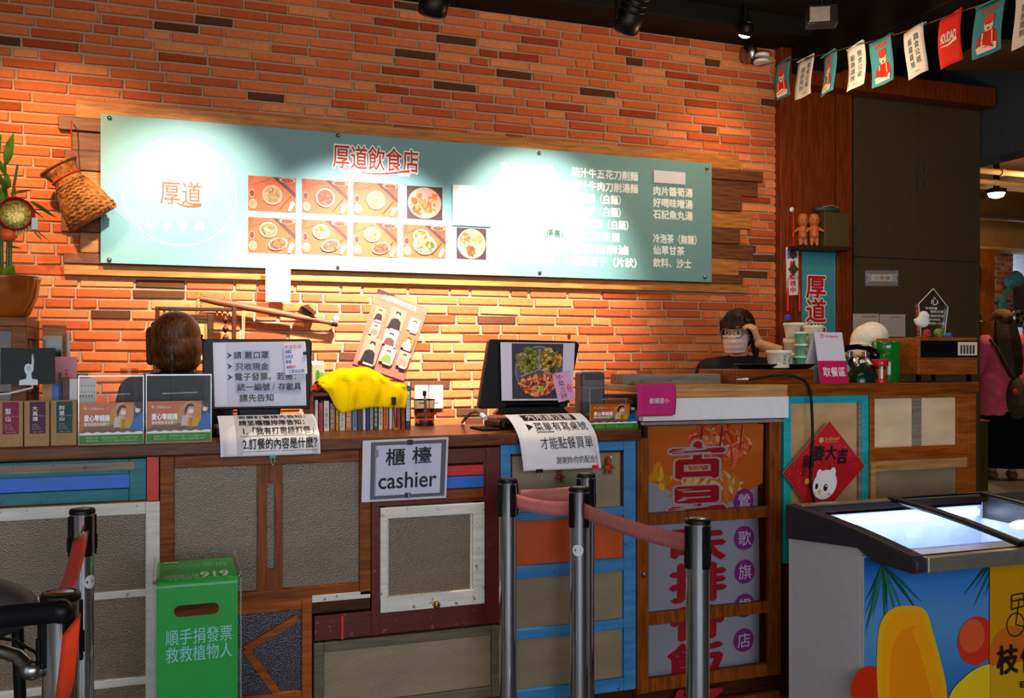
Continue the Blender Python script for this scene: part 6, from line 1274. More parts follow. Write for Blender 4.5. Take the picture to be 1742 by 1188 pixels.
MB().lathe([(.008, 0), (.001, .016)], n=12).build('spare', 'orange_paint', o).rotation_euler = (pi/2, 0, .7); o.children[-1].name = 'beak'; o.children[-1].location = (.014, -.018, 17*k)
MB().ell((.0, -.022, 21*k), (.006, .005, .007), 12, 8).build('eye', 'black_gloss', o); m = MB(); m.ell((.012, -.03, .004), (.008, .012, .004)).ell((-.012, -.03, .004), (.008, .012, .004)); m.build('feet', 'orange_paint', o)
for lb, u, v, r3, mt in (('green ball plush beside the glass award on the radio', 1597, 562, (.024, .022, .022), 'leaf'), ('red and orange plush bit next to the white bird toy', 1577, 564, (.017, .018, .02), 'red_cloth'), ('blue plush bit at the right of the green ball', 1614, 567, (.018, .016, .012), 'blue_bright')):
    oo = thing('plush_ball', lb, 'toy', (X(u, 3.39), 3.39, RZ)); MB().ell((0, 0, r3[2]), r3).build('plush', mt, oo)
    q = MB(); q.ell((-.004, -r3[1]*.96, r3[2]*1.1), (.003, .002, .004), 8, 6).ell((.006, -r3[1]*.96, r3[2]*1.1), (.003, .002, .004), 8, 6); q.build('eye', 'black_gloss', oo)
# black cable looping down the teal sash
o = thing('black_cable', 'black cable looping from the pass down over the teal sash', 'cable', tuple(P(1370, 640, 3.26)))
pts = [P(1272, 646, 3.36), P(1300, 641, 3.33), P(1330, 638, 3.29), P(1355, 642, 3.27), P(1372, 652, 3.262), P(1379, 672, 3.258), P(1382, 720, 3.262), P(1382, 770, 3.262), P(1379, 820, 3.262), P(1386, 862, 3.2), P(1390, 900, 3.15)]
for q_ in pts[:4]: q_.z = max(q_.z, HP+.008)
dense = []
for i in range(len(pts)-1):
    p0, p1, p2, p3 = pts[max(i-1, 0)], pts[i], pts[i+1], pts[min(i+2, len(pts)-1)]
    for k_ in range(6): t = k_/6; dense.append(.5*((2*p1)+(p2-p0)*t+(2*p0-5*p1+4*p2-p3)*t*t+(3*p1-p0-3*p2+p3)*t**3))
dense.append(pts[-1]); MB().tube(dense, .0058, 10).build('cord', 'black_plastic', o, world=True); MB().tube([dense[0]+Vector((-.05, .01, -.0)), dense[0]], [.003, .008], 10).build('jack', 'steel', o, world=True)
# new-year diamond
def dia(q):
    q.rect(0, 0, 1, 1, '#b4141c'); rn = random.Random(8)
    for k in range(40): q.ell(rn.random(), rn.random(), .006, .006, '#e0b060', 8); q.l -= .9
    q.l += 1
    M_ = lambda x, y: (.55+(x+y)*.5, .55+(y-x)*.5)   # upright axes (x right, y up) on the rotated square
    class Q2: pass
    r2 = Print(lambda x, y, h: q.fn(*M_(x, y), (q.l*q.step)+h), q.step); r2.l = 1
    r2.ell(-.16, .52, .06, .06, '#c8963c', 18); r2.text('EnGlobal', -.07, .5, .27, .57, '#d8a848'); r2.line([(-.06, .47), (.25, .47)], .008, '#d8a848')
    r2.text('新', -.56, -.05, -.26, .25, '#141010', .02); r2.text('春', -.32, .1, -.04, .42, '#141010', .03); r2.text('大', -.02, .1, .24, .4, '#141010', .03); r2.text('吉', .26, .0, .52, .32, '#141010', .03)
    r2.ell(.04, -.4, .29, .3, '#ece8ec', 32); r2.ell(-.12, -.18, .07, .1, '#ece8ec', 16); r2.ell(.2, -.16, .07, .1, '#ece8ec', 16); r2.ell(-.16, -.42, .035, .06, '#181418', 14); r2.ell(.06, -.46, .05, .075, '#181418', 16); r2.ell(.07, -.43, .018, .022, '#f0f0f0', 10); r2.poly([(-.13, -.5), (-.03, -.5), (-.07, -.6)], '#e0a81c'); r2.ell(.16, -.6, .04, .03, '#e8a8b8', 12); r2.ell(-.2, -.56, .03, .025, '#e8a8b8', 12); r2.ell(-.42, -.3, .06, .06, '#d88a30', 14); r2.ell(-.5, -.12, .05, .07, '#7a1218', 14)
    q.v += r2.v; n = len(q.v)-len(r2.v); q.f += [tuple(i+n for i in f) for f in r2.f]; q.c += r2.c; q.s += r2.s
sheet('diamond_poster', 'red diamond new-year poster with black characters on the teal sash', 'poster', [(1331, 805), (1411, 717), (1471, 793), (1392, 884)], 3.275, 'paper', dia, 'ink', .002)

# ================================================================= COLUMN, SHELF, CABINET
p = P(1347, 357, 4.835); o = thing('wall_hook', 'round white stick-on hook on the red timber column', 'hook', tuple(p))
m = MB(); m.T = rotm('X', pi/2); m.lathe([(.016, 0), (.016, .004), (.0, .006)], n=20).build('hook_disc', 'white_plastic', o); MB().tube([(0, -.006, 0), (0, -.014, -.012), (0, -.016, -.02), (0, -.01, -.022)], .002, 6).build('hook_wire', 'steel', o)
o = thing('knot_charm', 'brown diamond knot charm with red tassels hanging on the column hook', 'charm', tuple(p)); lz = lambda v: P(1347, v, 4.82).z-p.z
MB().tube([(0, -.015, -.018), (0, -.015, lz(418))], .003, 6).build('cord', 'red_string', o); MB().ell((0, -.015, lz(400)), (.009, .008, .02)).build('bead', 'red_string', o)
for v, s in ((433, .028), (458, .036)): m = MB(); z_ = lz(v); m.prism([(-s, -.022, z_), (0, -.022, z_-s), (s, -.022, z_), (0, -.022, z_+s)], (0, .008, 0)).build('knot', 'knot_brown', o, bevel=.002)
m = MB(); m.tube([(0, -.018, lz(444)), (0, -.018, lz(450))], .004, 6).build('link', 'knot_brown', o)
for sx in (-1, 1): m = MB(); m.tube([(sx*.022, -.018, lz(468)), (sx*.042, -.018, lz(478)), (sx*.042, -.018, lz(492))], .002, 6).tube([(sx*.042, -.018, lz(490)), (sx*.043, -.018, lz(500)), (sx*.043, -.018, lz(530))], [.004, .008, .009], 8); m.build('tassel', 'red_string', o)
def cctv(q): q.rect(0, 0, 1, 1, '#dcd4d4'); q.rect(.1, .76, .9, .95, '#5a7ac0'); q.ell(.5, .86, .25, .06, '#26344c'); q.vtext('錄影監視中', .28, .04, .78, .72, '#c81c24', .03)
sheet('notice_strip', 'narrow white strip with red characters on the red timber column', 'notice', [(1337, 421), (1358, 419), (1358, 502), (1338, 503)], 4.832, 'paper', cctv, 'ink')
x0, z0, x1, z1 = prc(1364, 424, 160, 1424, 4.85)
o = thing('teal_banner', 'tall teal banner with red white-outlined characters in the timber recess', 'banner', (x0, 4.85, z0))
MB().box((x0, 4.85, z0-.3), (x1, 4.859, z1)).build('banner_sheet', 'banner_teal', o, world=True)
q = Print(lambda x, y, h: (x, 4.85-h, y))
for ch, v in (('厚', 466), ('道', 507), ('飲', 549)):
    a = prc(1371, v, 42, 1404, 4.85); q.text(ch, *a, '#e4dcd4', .07); q.text(ch, *a, '#b81c20', .025)
q.build('lettering', 'ink', o, world=True)
sz1 = P(1400, 419, 4.72).z; o = MB().box((0, 0, 0), (X(1449, 4.70)-X(1363, 4.70), .133, .022)).build('recess_shelf', 'wood_darkv', bevel=.003); o.location = (X(1363, 4.70), 4.70, sz1-.022); tag(o, 'small dark shelf in the timber recess', 'shelf')
x0, z0, x1, z1 = prc(1403, 360, 59, 1446, 4.71); o = thing('olive_box', 'olive brown cardboard box on the small recess shelf', 'box', (x0, 4.712, sz1)); Hh = z1-z0
MB().box((0, 0, 0), (x1-x0, .105, Hh)).build('carton', 'box_olive', o, bevel=.004); MB().box((.006, -.002, .01), (x1-x0-.006, .001, Hh-.012)).build('front_panel', 'box_olive', o)
oo = thing('dark_cushion', 'dark folded thing lying on the olive box', 'cushion', (x0+.0, 4.77, sz1+Hh)); MB().ell((.06, .0, .02), (.09, .05, .03)).ell((.1, .0, .02), (.05, .045, .022)).build('folded_cloth', 'charcoal', oo, remesh=.006, smooth=3); MB().tube([(.0, -.04, .03), (.06, -.05, .042), (.12, -.04, .03)], .003, 6).build('piping', 'plaster_tan', oo)
def doll(label, u, v0, v1, D):
    zd = D/(C_-(u-UC)/FPX*S_); Hh = (v1-v0)*zd/FPX; s = Hh/.2; o = thing('baby_doll', label, 'doll', (X(u, D), D, sz1), -.4, 'dolls on the recess shelf')
    m = MB(); m.ell((0, 0, .155*s), (.034*s, .034*s, .04*s)).ell((0, .0, .175*s), (.03*s, .03*s, .026*s)).cap((0, 0, .115*s), (0, 0, .07*s), .022*s, .03*s).cap((.012*s, 0, .05*s), (.016*s, -.004*s, .01*s), .017*s, .011*s).cap((-.012*s, 0, .05*s), (-.016*s, -.004*s, .01*s), .017*s, .011*s)
    m.cap((.024*s, 0, .11*s), (.05*s, -.02*s, .09*s), .010*s, .008*s).cap((-.024*s, 0, .11*s), (-.05*s, -.02*s, .09*s), .010*s, .008*s).ell((0, -.034*s, .15*s), .005*s); m.build('doll_figure', 'doll_skin', o, remesh=.0035*s**.5, smooth=2)
    q = MB(); q.ell((.012*s, -.031*s, .158*s), (.004*s, .003*s, .005*s), 8, 6).ell((-.012*s, -.031*s, .158*s), (.004*s, .003*s, .005*s), 8, 6); q.build('eye', 'black_gloss', o); MB().ell((0, -.0, .186*s), (.018*s, .022*s, .016*s), 12, 8).build('hair_tuft', 'wood_dark', o)
doll('bare baby doll standing beside the olive box', 1385, 363, 419, 4.745); doll('second baby doll half hidden behind the front doll on the recess shelf', 1366, 361, 419, 4.81)
# tall dark cabinet
CD = 4.86; x0, x1 = X(1452, CD), X(1668, CD); zt_ = P(1452, 152, CD).z; zs = P(1452, 437, CD).z; xm_ = X(1563, CD)
o = thing('tall_cabinet', 'tall dark brown cabinet with four doors behind the radio', 'cabinet', (x0, CD, 0)); W = x1-x0
MB().box((0, .02, 0), (W, .30, zt_)).build('cabinet_carcass', 'cabinet_dark', o)
for a, b, c, d in ((0, xm_-x0, zs, zt_), (xm_-x0, W, zs, zt_), (0, W, .02, zs)):
    dd = MB().box((a+.0025, 0, c+.003), (b-.0025, .019, d-.002)).build('door', 'cabinet_dark', o, bevel=.0015)
    if c > 1:
        s_ = 1 if a == 0 else -1; xh = (b-.03) if a == 0 else (a+.03)
        for v in (288, 313): zz_ = P(1563, v, CD).z; MB().box((xh-.008, -.006, zz_-.02), (xh+.008, .0, zz_+.02)).build('handle', 'steel', dd, bevel=.002)
def tg(q): q.rect(.18, .3, .82, .75, '#c8b8a8'); q.text('小幸福', .26, .38, .74, .66, '#3a2c28'); q.poly([(0, .2), (.18, .3), (.18, .75), (0, .85), (.06, .5)], '#9aa0a4'); q.poly([(1, .2), (.94, .5), (1, .85), (.82, .75), (.82, .3)], '#9aa0a4')
sheet('wrapped_tag', 'clear wrapped candy shaped tag on the dark cabinet door', 'tag', [(1472, 460), (1528, 460), (1528, 487), (1472, 487)], CD-.006, 'film', tg, 'ink', .003)
def pg(t):
    def f(q):
        q.rect(0, 0, 1, 1, '#b8a89c'); q.text(t, .35, .82, .95, .92, '#3a302c')
        for k in range(6): q.line([(.1, .7-k*.11), (.9, .7-k*.11)], .01, '#8a7c74'); q.l -= 1
    return f
sheet('taped_page', 'left of two printed pages taped on the dark cabinet', 'paper', [(1451, 534), (1495, 534), (1495, 572), (1451, 572)], CD-.004, 'paper', pg('內用大碗公'), 'ink')
sheet('taped_page', 'right of two printed pages taped on the dark cabinet', 'paper', [(1496.5, 535), (1540, 535), (1540, 573), (1496.5, 573)], CD-.004, 'paper', pg('注意事項 A'), 'ink')

# ================================================================= FREEZER
fx0 = X(1340, 3.05); fxe = X(1666, 3.05); FW = fxe-fx0; yb, yf, ybody = 3.05, 2.37, 2.63
rb = P(1340, 857, 3.05).z; rbl = P(1340, 916, 3.05).z
o = thing('ice_freezer', 'chest freezer with sliding glass lids and a fruit picture on its front', 'freezer', (fx0, 2.6, 0))
zf1, zf0 = P(1592, 948, yf).z, P(1592, 977, yf).z
def endprof(n=8):
    top = []; 
    for i in range(n+1): t = i/n; top.append((yb+(yf+.02-yb)*t, rb+(zf1+.004-rb)*t+.02*sin(pi*t)*.6))
    return top+[(yf, zf1-.012), (yf, zf0+.012), (yf+.02, zf0), (ybody-.06, zf0+.002), (ybody+.02, zf0+.035), (yb, rbl)]
for xx in (fx0-.012, fxe-.035): MB().prism([(xx, y, z) for y, z in endprof()], (.047, 0, 0)).build('rim_end', 'freezer_rim', o, world=True, bevel=.008, seg=3)
x0, x1 = fx0+.034, fxe-.036
ty = lambda t: yb+(yf+.02-yb)*t; tzz = lambda t: rb+(zf1+.004-rb)*t+.02*sin(pi*t)*.6
MB().box((x0, yf-.002, zf0+.004), (x1, yf+.05, zf1)).build('front_rail', 'alu', o, world=True, bevel=.004)
MB().box((x0, yb-.05, rb-.05), (x1, yb, rb-.002)).build('back_rail', 'alu', o, world=True, bevel=.004)
MB().box((x0, yb-.075, rb-.03), (x1, yb-.052, rb-.008)).build('lid_track', 'black_plastic', o, world=True)
# tank: outer skins and open inside
t_ = .05; ztop = zf0
m = MB(); X0, X1 = fx0+.004, fxe-.004
m.box((X0, ybody, .06), (X1, ybody+.02, zf0+.01)).box((X0, yb-.02, .06), (X1, yb, rbl)).box((X0, ybody+.02, .06), (X1, yb-.02, .1))
for a, b in ((X0, X0+.02), (X1-.02, X1)): m.prism([(a, ybody+.02, .06), (a, yb-.02, .06), (a, yb-.02, rbl), (a, ybody+.02, zf0+.036)], (b-a, 0, 0))
m.build('outer_shell', 'freezer_white', o, world=True, bevel=.002)
MB().box((X0+.02, yf+.05, zf0), (X1-.02, ybody+.02, zf0+.012)).build('front_shelf', 'freezer_white', o, world=True)
MB().box((X0+.02, ybody+.03, .3), (X1-.02, yb-.03, .32)).box((X0+.021, yb-.05, .32), (X1-.021, yb-.03, rb-.02)).box((X0+.021, ybody+.025, .32), (X0+.04, yb-.05, zf0+.03)).box((X1-.04, ybody+.025, .32), (X1-.021, yb-.05, zf0+.03)).box((X0+.04, ybody+.025, .32), (X1-.04, ybody+.04, zf0+.012)).build('inner_liner', 'frost', o, world=True)
def lid(xa, xb, dz, nm):
    n = 10; m = MB()
    m.loft([[Vector((xa, ty(.06+.92*i/n), tzz(.06+.92*i/n)-.012+dz)) for i in range(n+1)], [Vector((xb, ty(.06+.92*i/n), tzz(.06+.92*i/n)-.012+dz)) for i in range(n+1)]], False, True, closed=False)
    l_ = m.build('glass_lid', 'lid_glass', o, world=True)
    m = MB()
    for xx in (xa, xb): m.tube([Vector((xx, ty(.06+.92*i/n), tzz(.06+.92*i/n)-.010+dz)) for i in range(n+1)], .008, 8)
    m.tube([Vector((xa, ty(.06), tzz(.06)-.01+dz)), Vector((xb, ty(.06), tzz(.06)-.01+dz))], .007, 8).tube([Vector((xa, ty(.98), tzz(.98)-.01+dz)), Vector((xb, ty(.98), tzz(.98)-.01+dz))], .007, 8)
    m.build('lid_frame', 'black_plastic', l_, world=True)
xmid = 2.715
lid(x0+.004, xmid+.012, .0, 0); lid(xmid-.012, x1-.004, .010, 1)
m = MB(); m.tube([Vector((xmid, ty(.04+.94*i/10), tzz(.04+.94*i/10)+.004)) for i in range(11)], .016, 10, flat=.6).build('lid_bar', 'freezer_rim', o, world=True)
MB().box((X0+.06, yb-.062, rb-.085), (X1-.06, yb-.051, rb-.062)).build('light_strip', 'led_strip', o, world=True)
l_ = lamp('AREA', 'freezer_strip_light', ((fx0+fxe)/2, yb-.075, rb-.075), 1.5, (.72, .80, 1), ((fx0+fxe)/2, 2.72, .5), shape='RECTANGLE', size=.8, size_y=.02)
lamp('AREA', 'freezer_front_fill', ((fx0+fxe)/2, ybody+.06, zf0-.02), 1.2, (.72, .80, 1), ((fx0+fxe)/2, yb-.05, rb-.14), shape='RECTANGLE', size=.8, size_y=.02)  # added fill to brighten the liner's back wall; no strip built here
# frozen stock: tubs of ice, each its own
rn = random.Random(31); nt = 0
pos = ['first', 'second', 'third', 'fourth', 'fifth', 'sixth']
for r_ in range(2):
    for cI in range(6):
        xx = X0+.045+cI*.143; yy = ybody+.05+r_*.165; hh = .30+rn.random()*.05-(.02 if r_ == 0 else 0)
        oo = thing('ice_pack', f'frosted white ice pack under the glass lids, {pos[cI]} from the left in the {"front" if r_ == 0 else "rear"} row', 'ice pack', (xx, yy, .3205), 0, 'ice packs in the freezer')
        MB().box((0, 0, 0), (.132, .15, hh)).build('pack', 'frost', oo, bevel=.012); MB().box((.02, .02, hh), (.112, .13, hh+.003)).build('wrapper_label', 'frost', oo)
for xx in (fx0+.08, fxe-.08):
    for yy in (ybody+.06, yb-.06): MB().lathe([(.03, 0), (.03, .05), (.015, .062)], (xx, yy, 0), 16).build('foot', 'black_plastic', o, world=True)
# fruit picture on the front skin
q = Print(lambda x, y, h: (x, ybody-h, y), .0006); G = lambda u, v: (X(u, ybody), P(u, v, ybody).z)
ZT = zf0+.005; xa, xb = fx0+.004, fxe-.004
NB = 42; bl0 = ['#1c5ca8', '#2468b8', '#3474c0', '#3e7cc0', '#4a84c0', '#4f86bc', '#5088b8', '#4a84b8', '#447fb6', '#3c78b4', '#3470b0', '#2c6aac', '#2864a8', '#245ea4']
bl = []
for k in range(NB): f_ = k/3; i_ = min(int(f_), 12); t_ = f_-i_; bl.append('#%02x%02x%02x' % tuple(round(int(bl0[i_][j:j+2], 16)*(1-t_)+int(bl0[i_+1][j:j+2], 16)*t_) for j in (1, 3, 5)))
for k in range(NB): q.rect(xa, .08+(ZT-.08)*(1-(k+1)/NB), xb, .08+(ZT-.08)*(1-k/NB), bl[k]); q.l -= 1
q.l += 1
rn = random.Random(9)
for u0, v0 in ((1500, 960), (1700, 930)):
    for k in range(11): a = -pi/2+(k-5)*.17+rn.uniform(-.05, .05); b = G(u0, v0); L = rn.uniform(.14, .26); e = (b[0]+cos(a)*L, b[1]+sin(a)*L); e = (max(e[0], xa+.006), e[1]); q.line([b, ((b[0]+e[0])/2+.004, (b[1]+e[1])/2), e], [.006, .013, .002], rn.choice(['#16463c', '#1c5a48', '#2a6a5c'])); q.l -= .9
q.l += 1
def blob(pts, c):
    P2 = []; n = len(pts)
    for i in range(n):
        p0, p1, p2, p3 = [Vector(G(*pts[(i+j) % n])) for j in (-1, 0, 1, 2)]
        for k in range(6): t = k/6; v = .5*((2*p1)+(p2-p0)*t+(2*p0-5*p1+4*p2-p3)*t*t+(3*p1-p0-3*p2+p3)*t**3); P2.append((v.x, v.y))
    q.poly(P2, c)
def circ(u, v, r, c): a = G(u, v); q.ell(a[0], a[1], r, r, c, 36)
circ(1476, 1170, .075, '#c02c14'); circ(1660, 1090, .088, '#c8341a'); circ(1652, 1082, .06, '#d8542c')
pa = [(1492, 1190), (1490, 1120), (1495, 1065), (1512, 1038), (1540, 1030), (1572, 1038), (1585, 1075), (1600, 1130), (1609, 1180), (1608, 1290), (1500, 1290)]
blob(pa, '#e0a818'); blob([(u+(8 if u < 1550 else -6), v+8) for u, v in pa], '#ee9a10'); blob([(u+(22 if u < 1550 else -22), v+34) for u, v in pa], '#e8860c')
circ(1655, 1215, .1, '#d86018'); blob([(1610, 1195), (1640, 1150), (1680, 1130), (1708, 1150), (1716, 1200), (1690, 1290), (1620, 1290)], '#e8c020')
x_ = G(1681, 1000)[0]; q.rect(x_, .08, xb, ZT, '#c88a10'); circ(1715, 1110, .10, '#c8641a'); q.rect(x_, .08, xb, P(1700, 1130, ybody).z, '#d09a14')
bk = '#2a1c10'; a = G(1724, 1062); q.ring(a[0], a[1], .045, .045, .005, bk, 30); q.ring(a[0]+.16, a[1], .045, .045, .005, bk, 30)
for l0 in (((1724, 1062), (1730, 1018)), ((1730, 1018), (1770, 1030)), ((1724, 1062), (1760, 1070)), ((1715, 1036), (1738, 1030)), ((1716, 1012), (1736, 1008)), ((1716, 1012), (1716, 1036)), ((1736, 1008), (1738, 1030)), ((1716, 1022), (1737, 1018))): q.line([G(*l0[0]), G(*l0[1])], .005, bk)
a0, a1 = G(1691, 1148), G(1726, 1092); w_ = a1[0]-a0[0]
for k, ch in enumerate('枝仔冰城'): q.text(ch, a0[0]+k*w_*1.15, a0[1]-.004*k, a1[0]+k*w_*1.15, a1[1]-.004*k, bk, .025)
a0, a1 = G(1730, 1168), G(1742, 1156); q.text('EST 1926', a0[0], a0[1], a0[0]+.16, a1[1], bk, .03)
q.build('fruit_picture', 'ink_gloss', o, world=True)

# ================================================================= BACK ROOM THINGS
p = P(1671, 715, 6.35); o = thing('olive_cabinet', 'low olive cabinet standing behind the end of the counter', 'cabinet', (X(1655, 6.35), 6.35, .25)); W = X(1681, 6.35)-X(1655, 6.35)
MB().box((0, 0, 0), (W, .4, p.z-.25-.02)).build('cabinet_box', 'box_olive', o); MB().box((-.01, -.01, p.z-.27), (W+.01, .41, p.z-.25)).build('top', 'wood_orange', o, bevel=.003); MB().box((.02, -.006, .05), (W-.02, .0, p.z-.32)).build('door', 'box_olive', o)
c = P(1738, 508, 9.8); o = thing('wall_clock', 'round white wall clock at the right edge of the back room', 'clock', tuple(c)); k = 9.8/.754/FPX
m = MB(); m.T = rotm('X', pi/2); m.lathe([(26*k, -.03), (28*k, .0), (28*k, .03), (24*k, .035)], n=36).build('rim', 'charcoal', o); m = MB(); m.T = rotm('X', pi/2); m.lathe([(24*k, .02), (.0, .021)], n=36, caps=False).build('dial', 'white_plastic', o); MB().box((-.006, -.03, 0), (.006, -.026, 18*k)).box((0, -.03, -.006), (14*k, -.026, .006)).build('hands', 'black_matte', o)
c = P(1734, 542, 9.7); o = thing('film_reel', 'pale film reel below the wall clock', 'reel', tuple(c)); m = MB(); m.T = rotm('X', pi/2); m.lathe([(15*k, -.02), (15*k, .02), (.0, .02)], n=28).build('reel_disc', 'steel', o)
for j in range(5): a = j*1.257; m = MB(); m.T = rotm('X', pi/2); m.cyl((9*k*cos(a), 9*k*sin(a), .021), 3.5*k, .004, 14); m.build('reel_hole', 'black_matte', o)
MB().tube([(0, .02, 0), (0, .12, 0)], .02, 8).build('axle', 'black_matte', o)
c = P(1722, 478, 9.3); o = thing('retro_lamp', 'teal metal lamp head on a bracket on the back room post', 'lamp', tuple(c)); m = MB(); m.T = rotm('Y', radians(70)); m.lathe([(.05, -.09), (.075, -.06), (.085, .03), (.11, .09), (.10, .095), (.0, .06)], n=24).build('lamp_head', 'teal_fan', o)
m = MB(); m.tube([(-.02, .02, -.05), (-.06, .03, -.16), (-.1, .03, -.2)], .025, 10).tube([(-.1, .03, -.2), (-.13, .03, -.32)], .035, 10).box((-.17, .0, -.36), (-.06, .06, -.28)).build('bracket', 'teal_fan', o)
MB().tube([(-.1, .03, -.24), (-.1, .29, -.24)], .02, 8).build('wall_arm', 'teal_fan', o)
c = P(1673, 468, 8.9); o = MB().box((-.07, -.05, -.11), (.07, .05, .11)).build('black_speaker', 'black_plastic', bevel=.006); o.location = c+Vector((0, .15, 0)); tag(o, 'small black speaker box on the orange timber post', 'speaker'); m = MB(); m.T = Matrix.Translation((0, -.051, 0)) @ rotm('X', pi/2); m.lathe([(.05, 0), (.045, .004), (.0, -.0)], n=24).build('speaker_cone', 'charcoal', o)
c = P(1675, 552, 8.95); o = thing('door_lock', 'dark metal lock on the orange timber post', 'lock', tuple(c)); MB().box((-.05, .1, -.13), (.05, .148, .13)).build('lock_plate', 'black_plastic', o, bevel=.004); MB().tube([(0, .1, .04), (0, .05, .04), (.08, .05, .03)], .012, 8).build('lever_handle', 'steel', o)
o = thing('wooden_stool', 'brown wooden stool behind the woman in pink', 'stool', (X(1742, 9.2), 9.2, .25)); 
MB().box((-.2, -.2, .43), (.2, .2, .47)).build('seat', 'wood_brown', o, bevel=.006)
for sx in (-1, 1):
    for sy in (-1, 1): MB().box((sx*.17-.02, sy*.17-.02, 0), (sx*.17+.02, sy*.17+.02, .43)).build('leg', 'wood_brown', o)
for sy in (-1, 1): MB().box((-.15, sy*.17-.012, .15), (.15, sy*.17+.012, .19)).build('stretcher', 'wood_brown', o)
# ================================================================= PEOPLE
def hand(m, wrist, d, nrm, curl=.5, s=1.0, thumb=1):
    """palm and five fingers; d = finger direction, nrm = palm side, thumb = +1/-1 side"""
    w_ = Vector(wrist); d = Vector(d).normalized(); n = Vector(nrm); n = (n-d*n.dot(d)).normalized(); a = d.cross(n)*thumb
    for k in (-.022, -.008, .008, .022): m.cap(w_+d*.01*s, w_+d*.085*s+a*k*s, .017*s, .012*s, 10)
    for k, L in ((.030, .070), (.011, .080), (-.009, .074), (-.027, .058)):
        p = w_+d*.088*s+a*k*s; ang = .25
        for j, f in enumerate((.45, .32, .23)):
            ang += curl*(.75 if j else .6); e = p+(d*cos(ang)+n*sin(ang))*L*f*s; m.cap(p, e, (.0088-.0007*j)*s, (.0082-.0008*j)*s, 8); p = e
    p = w_+d*.028*s+a*.026*s; e = p+(d*.6+a*.75+n*.25).normalized()*.036*s; m.cap(p, e, .013*s, .010*s, 8); f = e+(d*.9+a*.25+n*.35).normalized()*.03*s; m.cap(e, f, .0095*s, .008*s, 8)
def head(m, c, s=1.0, Rm=None):
    Rm = Rm or Matrix.Identity(4); T0 = m.T.copy(); m.T = T0 @ Matrix.Translation(c) @ Rm @ Matrix.Scale(s, 4)
    m.ell((0, .012, .028), (.074, .092, .094)).ell((0, -.02, -.02), (.066, .07, .07)).ell((0, -.034, -.062), (.046, .048, .048)).cap((0, -.086, .012), (0, -.104, -.022), .008, .012, 10)
    m.ell((.030, -.07, -.028), (.026, .02, .024)).ell((-.030, -.07, -.028), (.026, .02, .024)).ell((0, -.078, .03), (.055, .02, .016))
    for k in (-1, 1): m.ell((k*.076, .012, -.004), (.010, .020, .031)).ell((k*.074, .004, -.03), (.009, .010, .012))
    m.T = T0
HD = 1.525
def figure(name, label, loc, rz, hgt, skin, vox, arms, hrot=0, legs=True, headdrop=0, htilt=0):
    """arms: {+1/-1: (elbow, wrist, finger dir, palm side, curl)} in metres of a 1.65 m body"""
    s = hgt/1.65; o = thing(name, label, 'person', tuple(loc), rz); S4 = Matrix.Scale(s, 4); B = MB(); B.T = S4
    Rm = rotm('Z', hrot) @ rotm('X', htilt); hc = Vector((0, -.01-headdrop*.3, HD-headdrop))
    head(B, hc, 1.0, Rm); B.cap(hc+Vector((0, .02, -.07)), (0, .022, 1.36), .05, .056).ell((0, .012, 1.34), (.12, .06, .05))
    B.ell((0, .005, 1.22), (.145, .1, .15)).ell((0, 0, 1.06), (.122, .09, .15)).ell((0, .005, .92), (.152, .108, .12))
    for k in (-1, 1):
        sh = Vector((k*.155, .012, 1.325)); el, wr, fd, pn, cu = arms[k]; el, wr = Vector(el), Vector(wr)
        B.limb([(sh, .052), (sh.lerp(el, .5), .044), (el, .036)]); B.limb([(el, .036), (el.lerp(wr, .35), .037), (wr, .024)])
        hand(B, wr, fd, pn, cu, .95, -k)
        hp = Vector((k*.085, 0, .88)); kn = Vector((k*.09, -.015, .47)); an = Vector((k*.09, .01, .09))
        B.limb([(hp, .088), (kn, .055)]); B.limb([(kn, .053), (kn.lerp(an, .35), .05), (an, .034)]); B.cap(an+Vector((0, .02, -.045)), an+Vector((k*.015, -.13, -.055)), .034, .028)
    B.build('body', skin, o, remesh=vox, smooth=4)
    return o, S4, Rm, hc, arms
def shirt(o, S4, arms, m, hem=.84, sleeve=.62, vox=.008, loose=.014, neck=1.385, name='shirt', wide=0):
    B = MB(); B.T = S4
    B.ell((0, .006, 1.22), (.147+loose, .102+loose, .155+loose)).ell((0, .003, 1.06), (.132+loose+wide*.5, .098+loose+wide, .17)).ell((0, .005, 1.0), (.15+loose+wide, .105+loose+wide, .12)).cap((0, .012, 1.33), (0, .018, 1.365), .075+loose, .062+loose*.4)
    rings = []
    for i in range(9): t = i/8; z = 1.0+(hem-1.0)*t; w_ = .152+loose+wide*(1+t*.5); rings.append([Vector((w_*cos(a), .005+(.108+loose+wide)*sin(a), z)) for a in [2*pi*j/28 for j in range(28)]])
    B.loft(rings)
    for k in (-1, 1):
        sh = Vector((k*.155, .012, 1.325)); el, wr = Vector(arms[k][0]), Vector(arms[k][1]); B.cap((k*.05, .012, 1.335), sh, .066+loose*.6, .056+loose)
        if sleeve <= 1: B.cap(sh, sh.lerp(el, sleeve), .056+loose, .05+loose)
        else: B.limb([(sh, .056+loose), (el, .042+loose), (el.lerp(wr, sleeve-1), .036+loose)])
    return B.build(name, m, o, remesh=vox, smooth=3)
def trousers(o, S4, m, vox=.012):
    B = MB(); B.T = S4; B.ell((0, .005, .92), (.165, .12, .13))
    for k in (-1, 1): B.limb([((k*.085, 0, .88), .1), ((k*.09, -.015, .47), .072), ((k*.09, .01, .1), .062)])
    return B.build('trousers', m, o, remesh=vox, smooth=3)
def shoes(o, S4, m):
    for k in (-1, 1): B = MB(); B.T = S4; B.cap((k*.09, .035, .043), (k*.105, -.13, .036), .042, .036).ell((k*.098, -.04, .05), (.042, .09, .04)); B.build('shoe', m, o, remesh=.01, smooth=2)
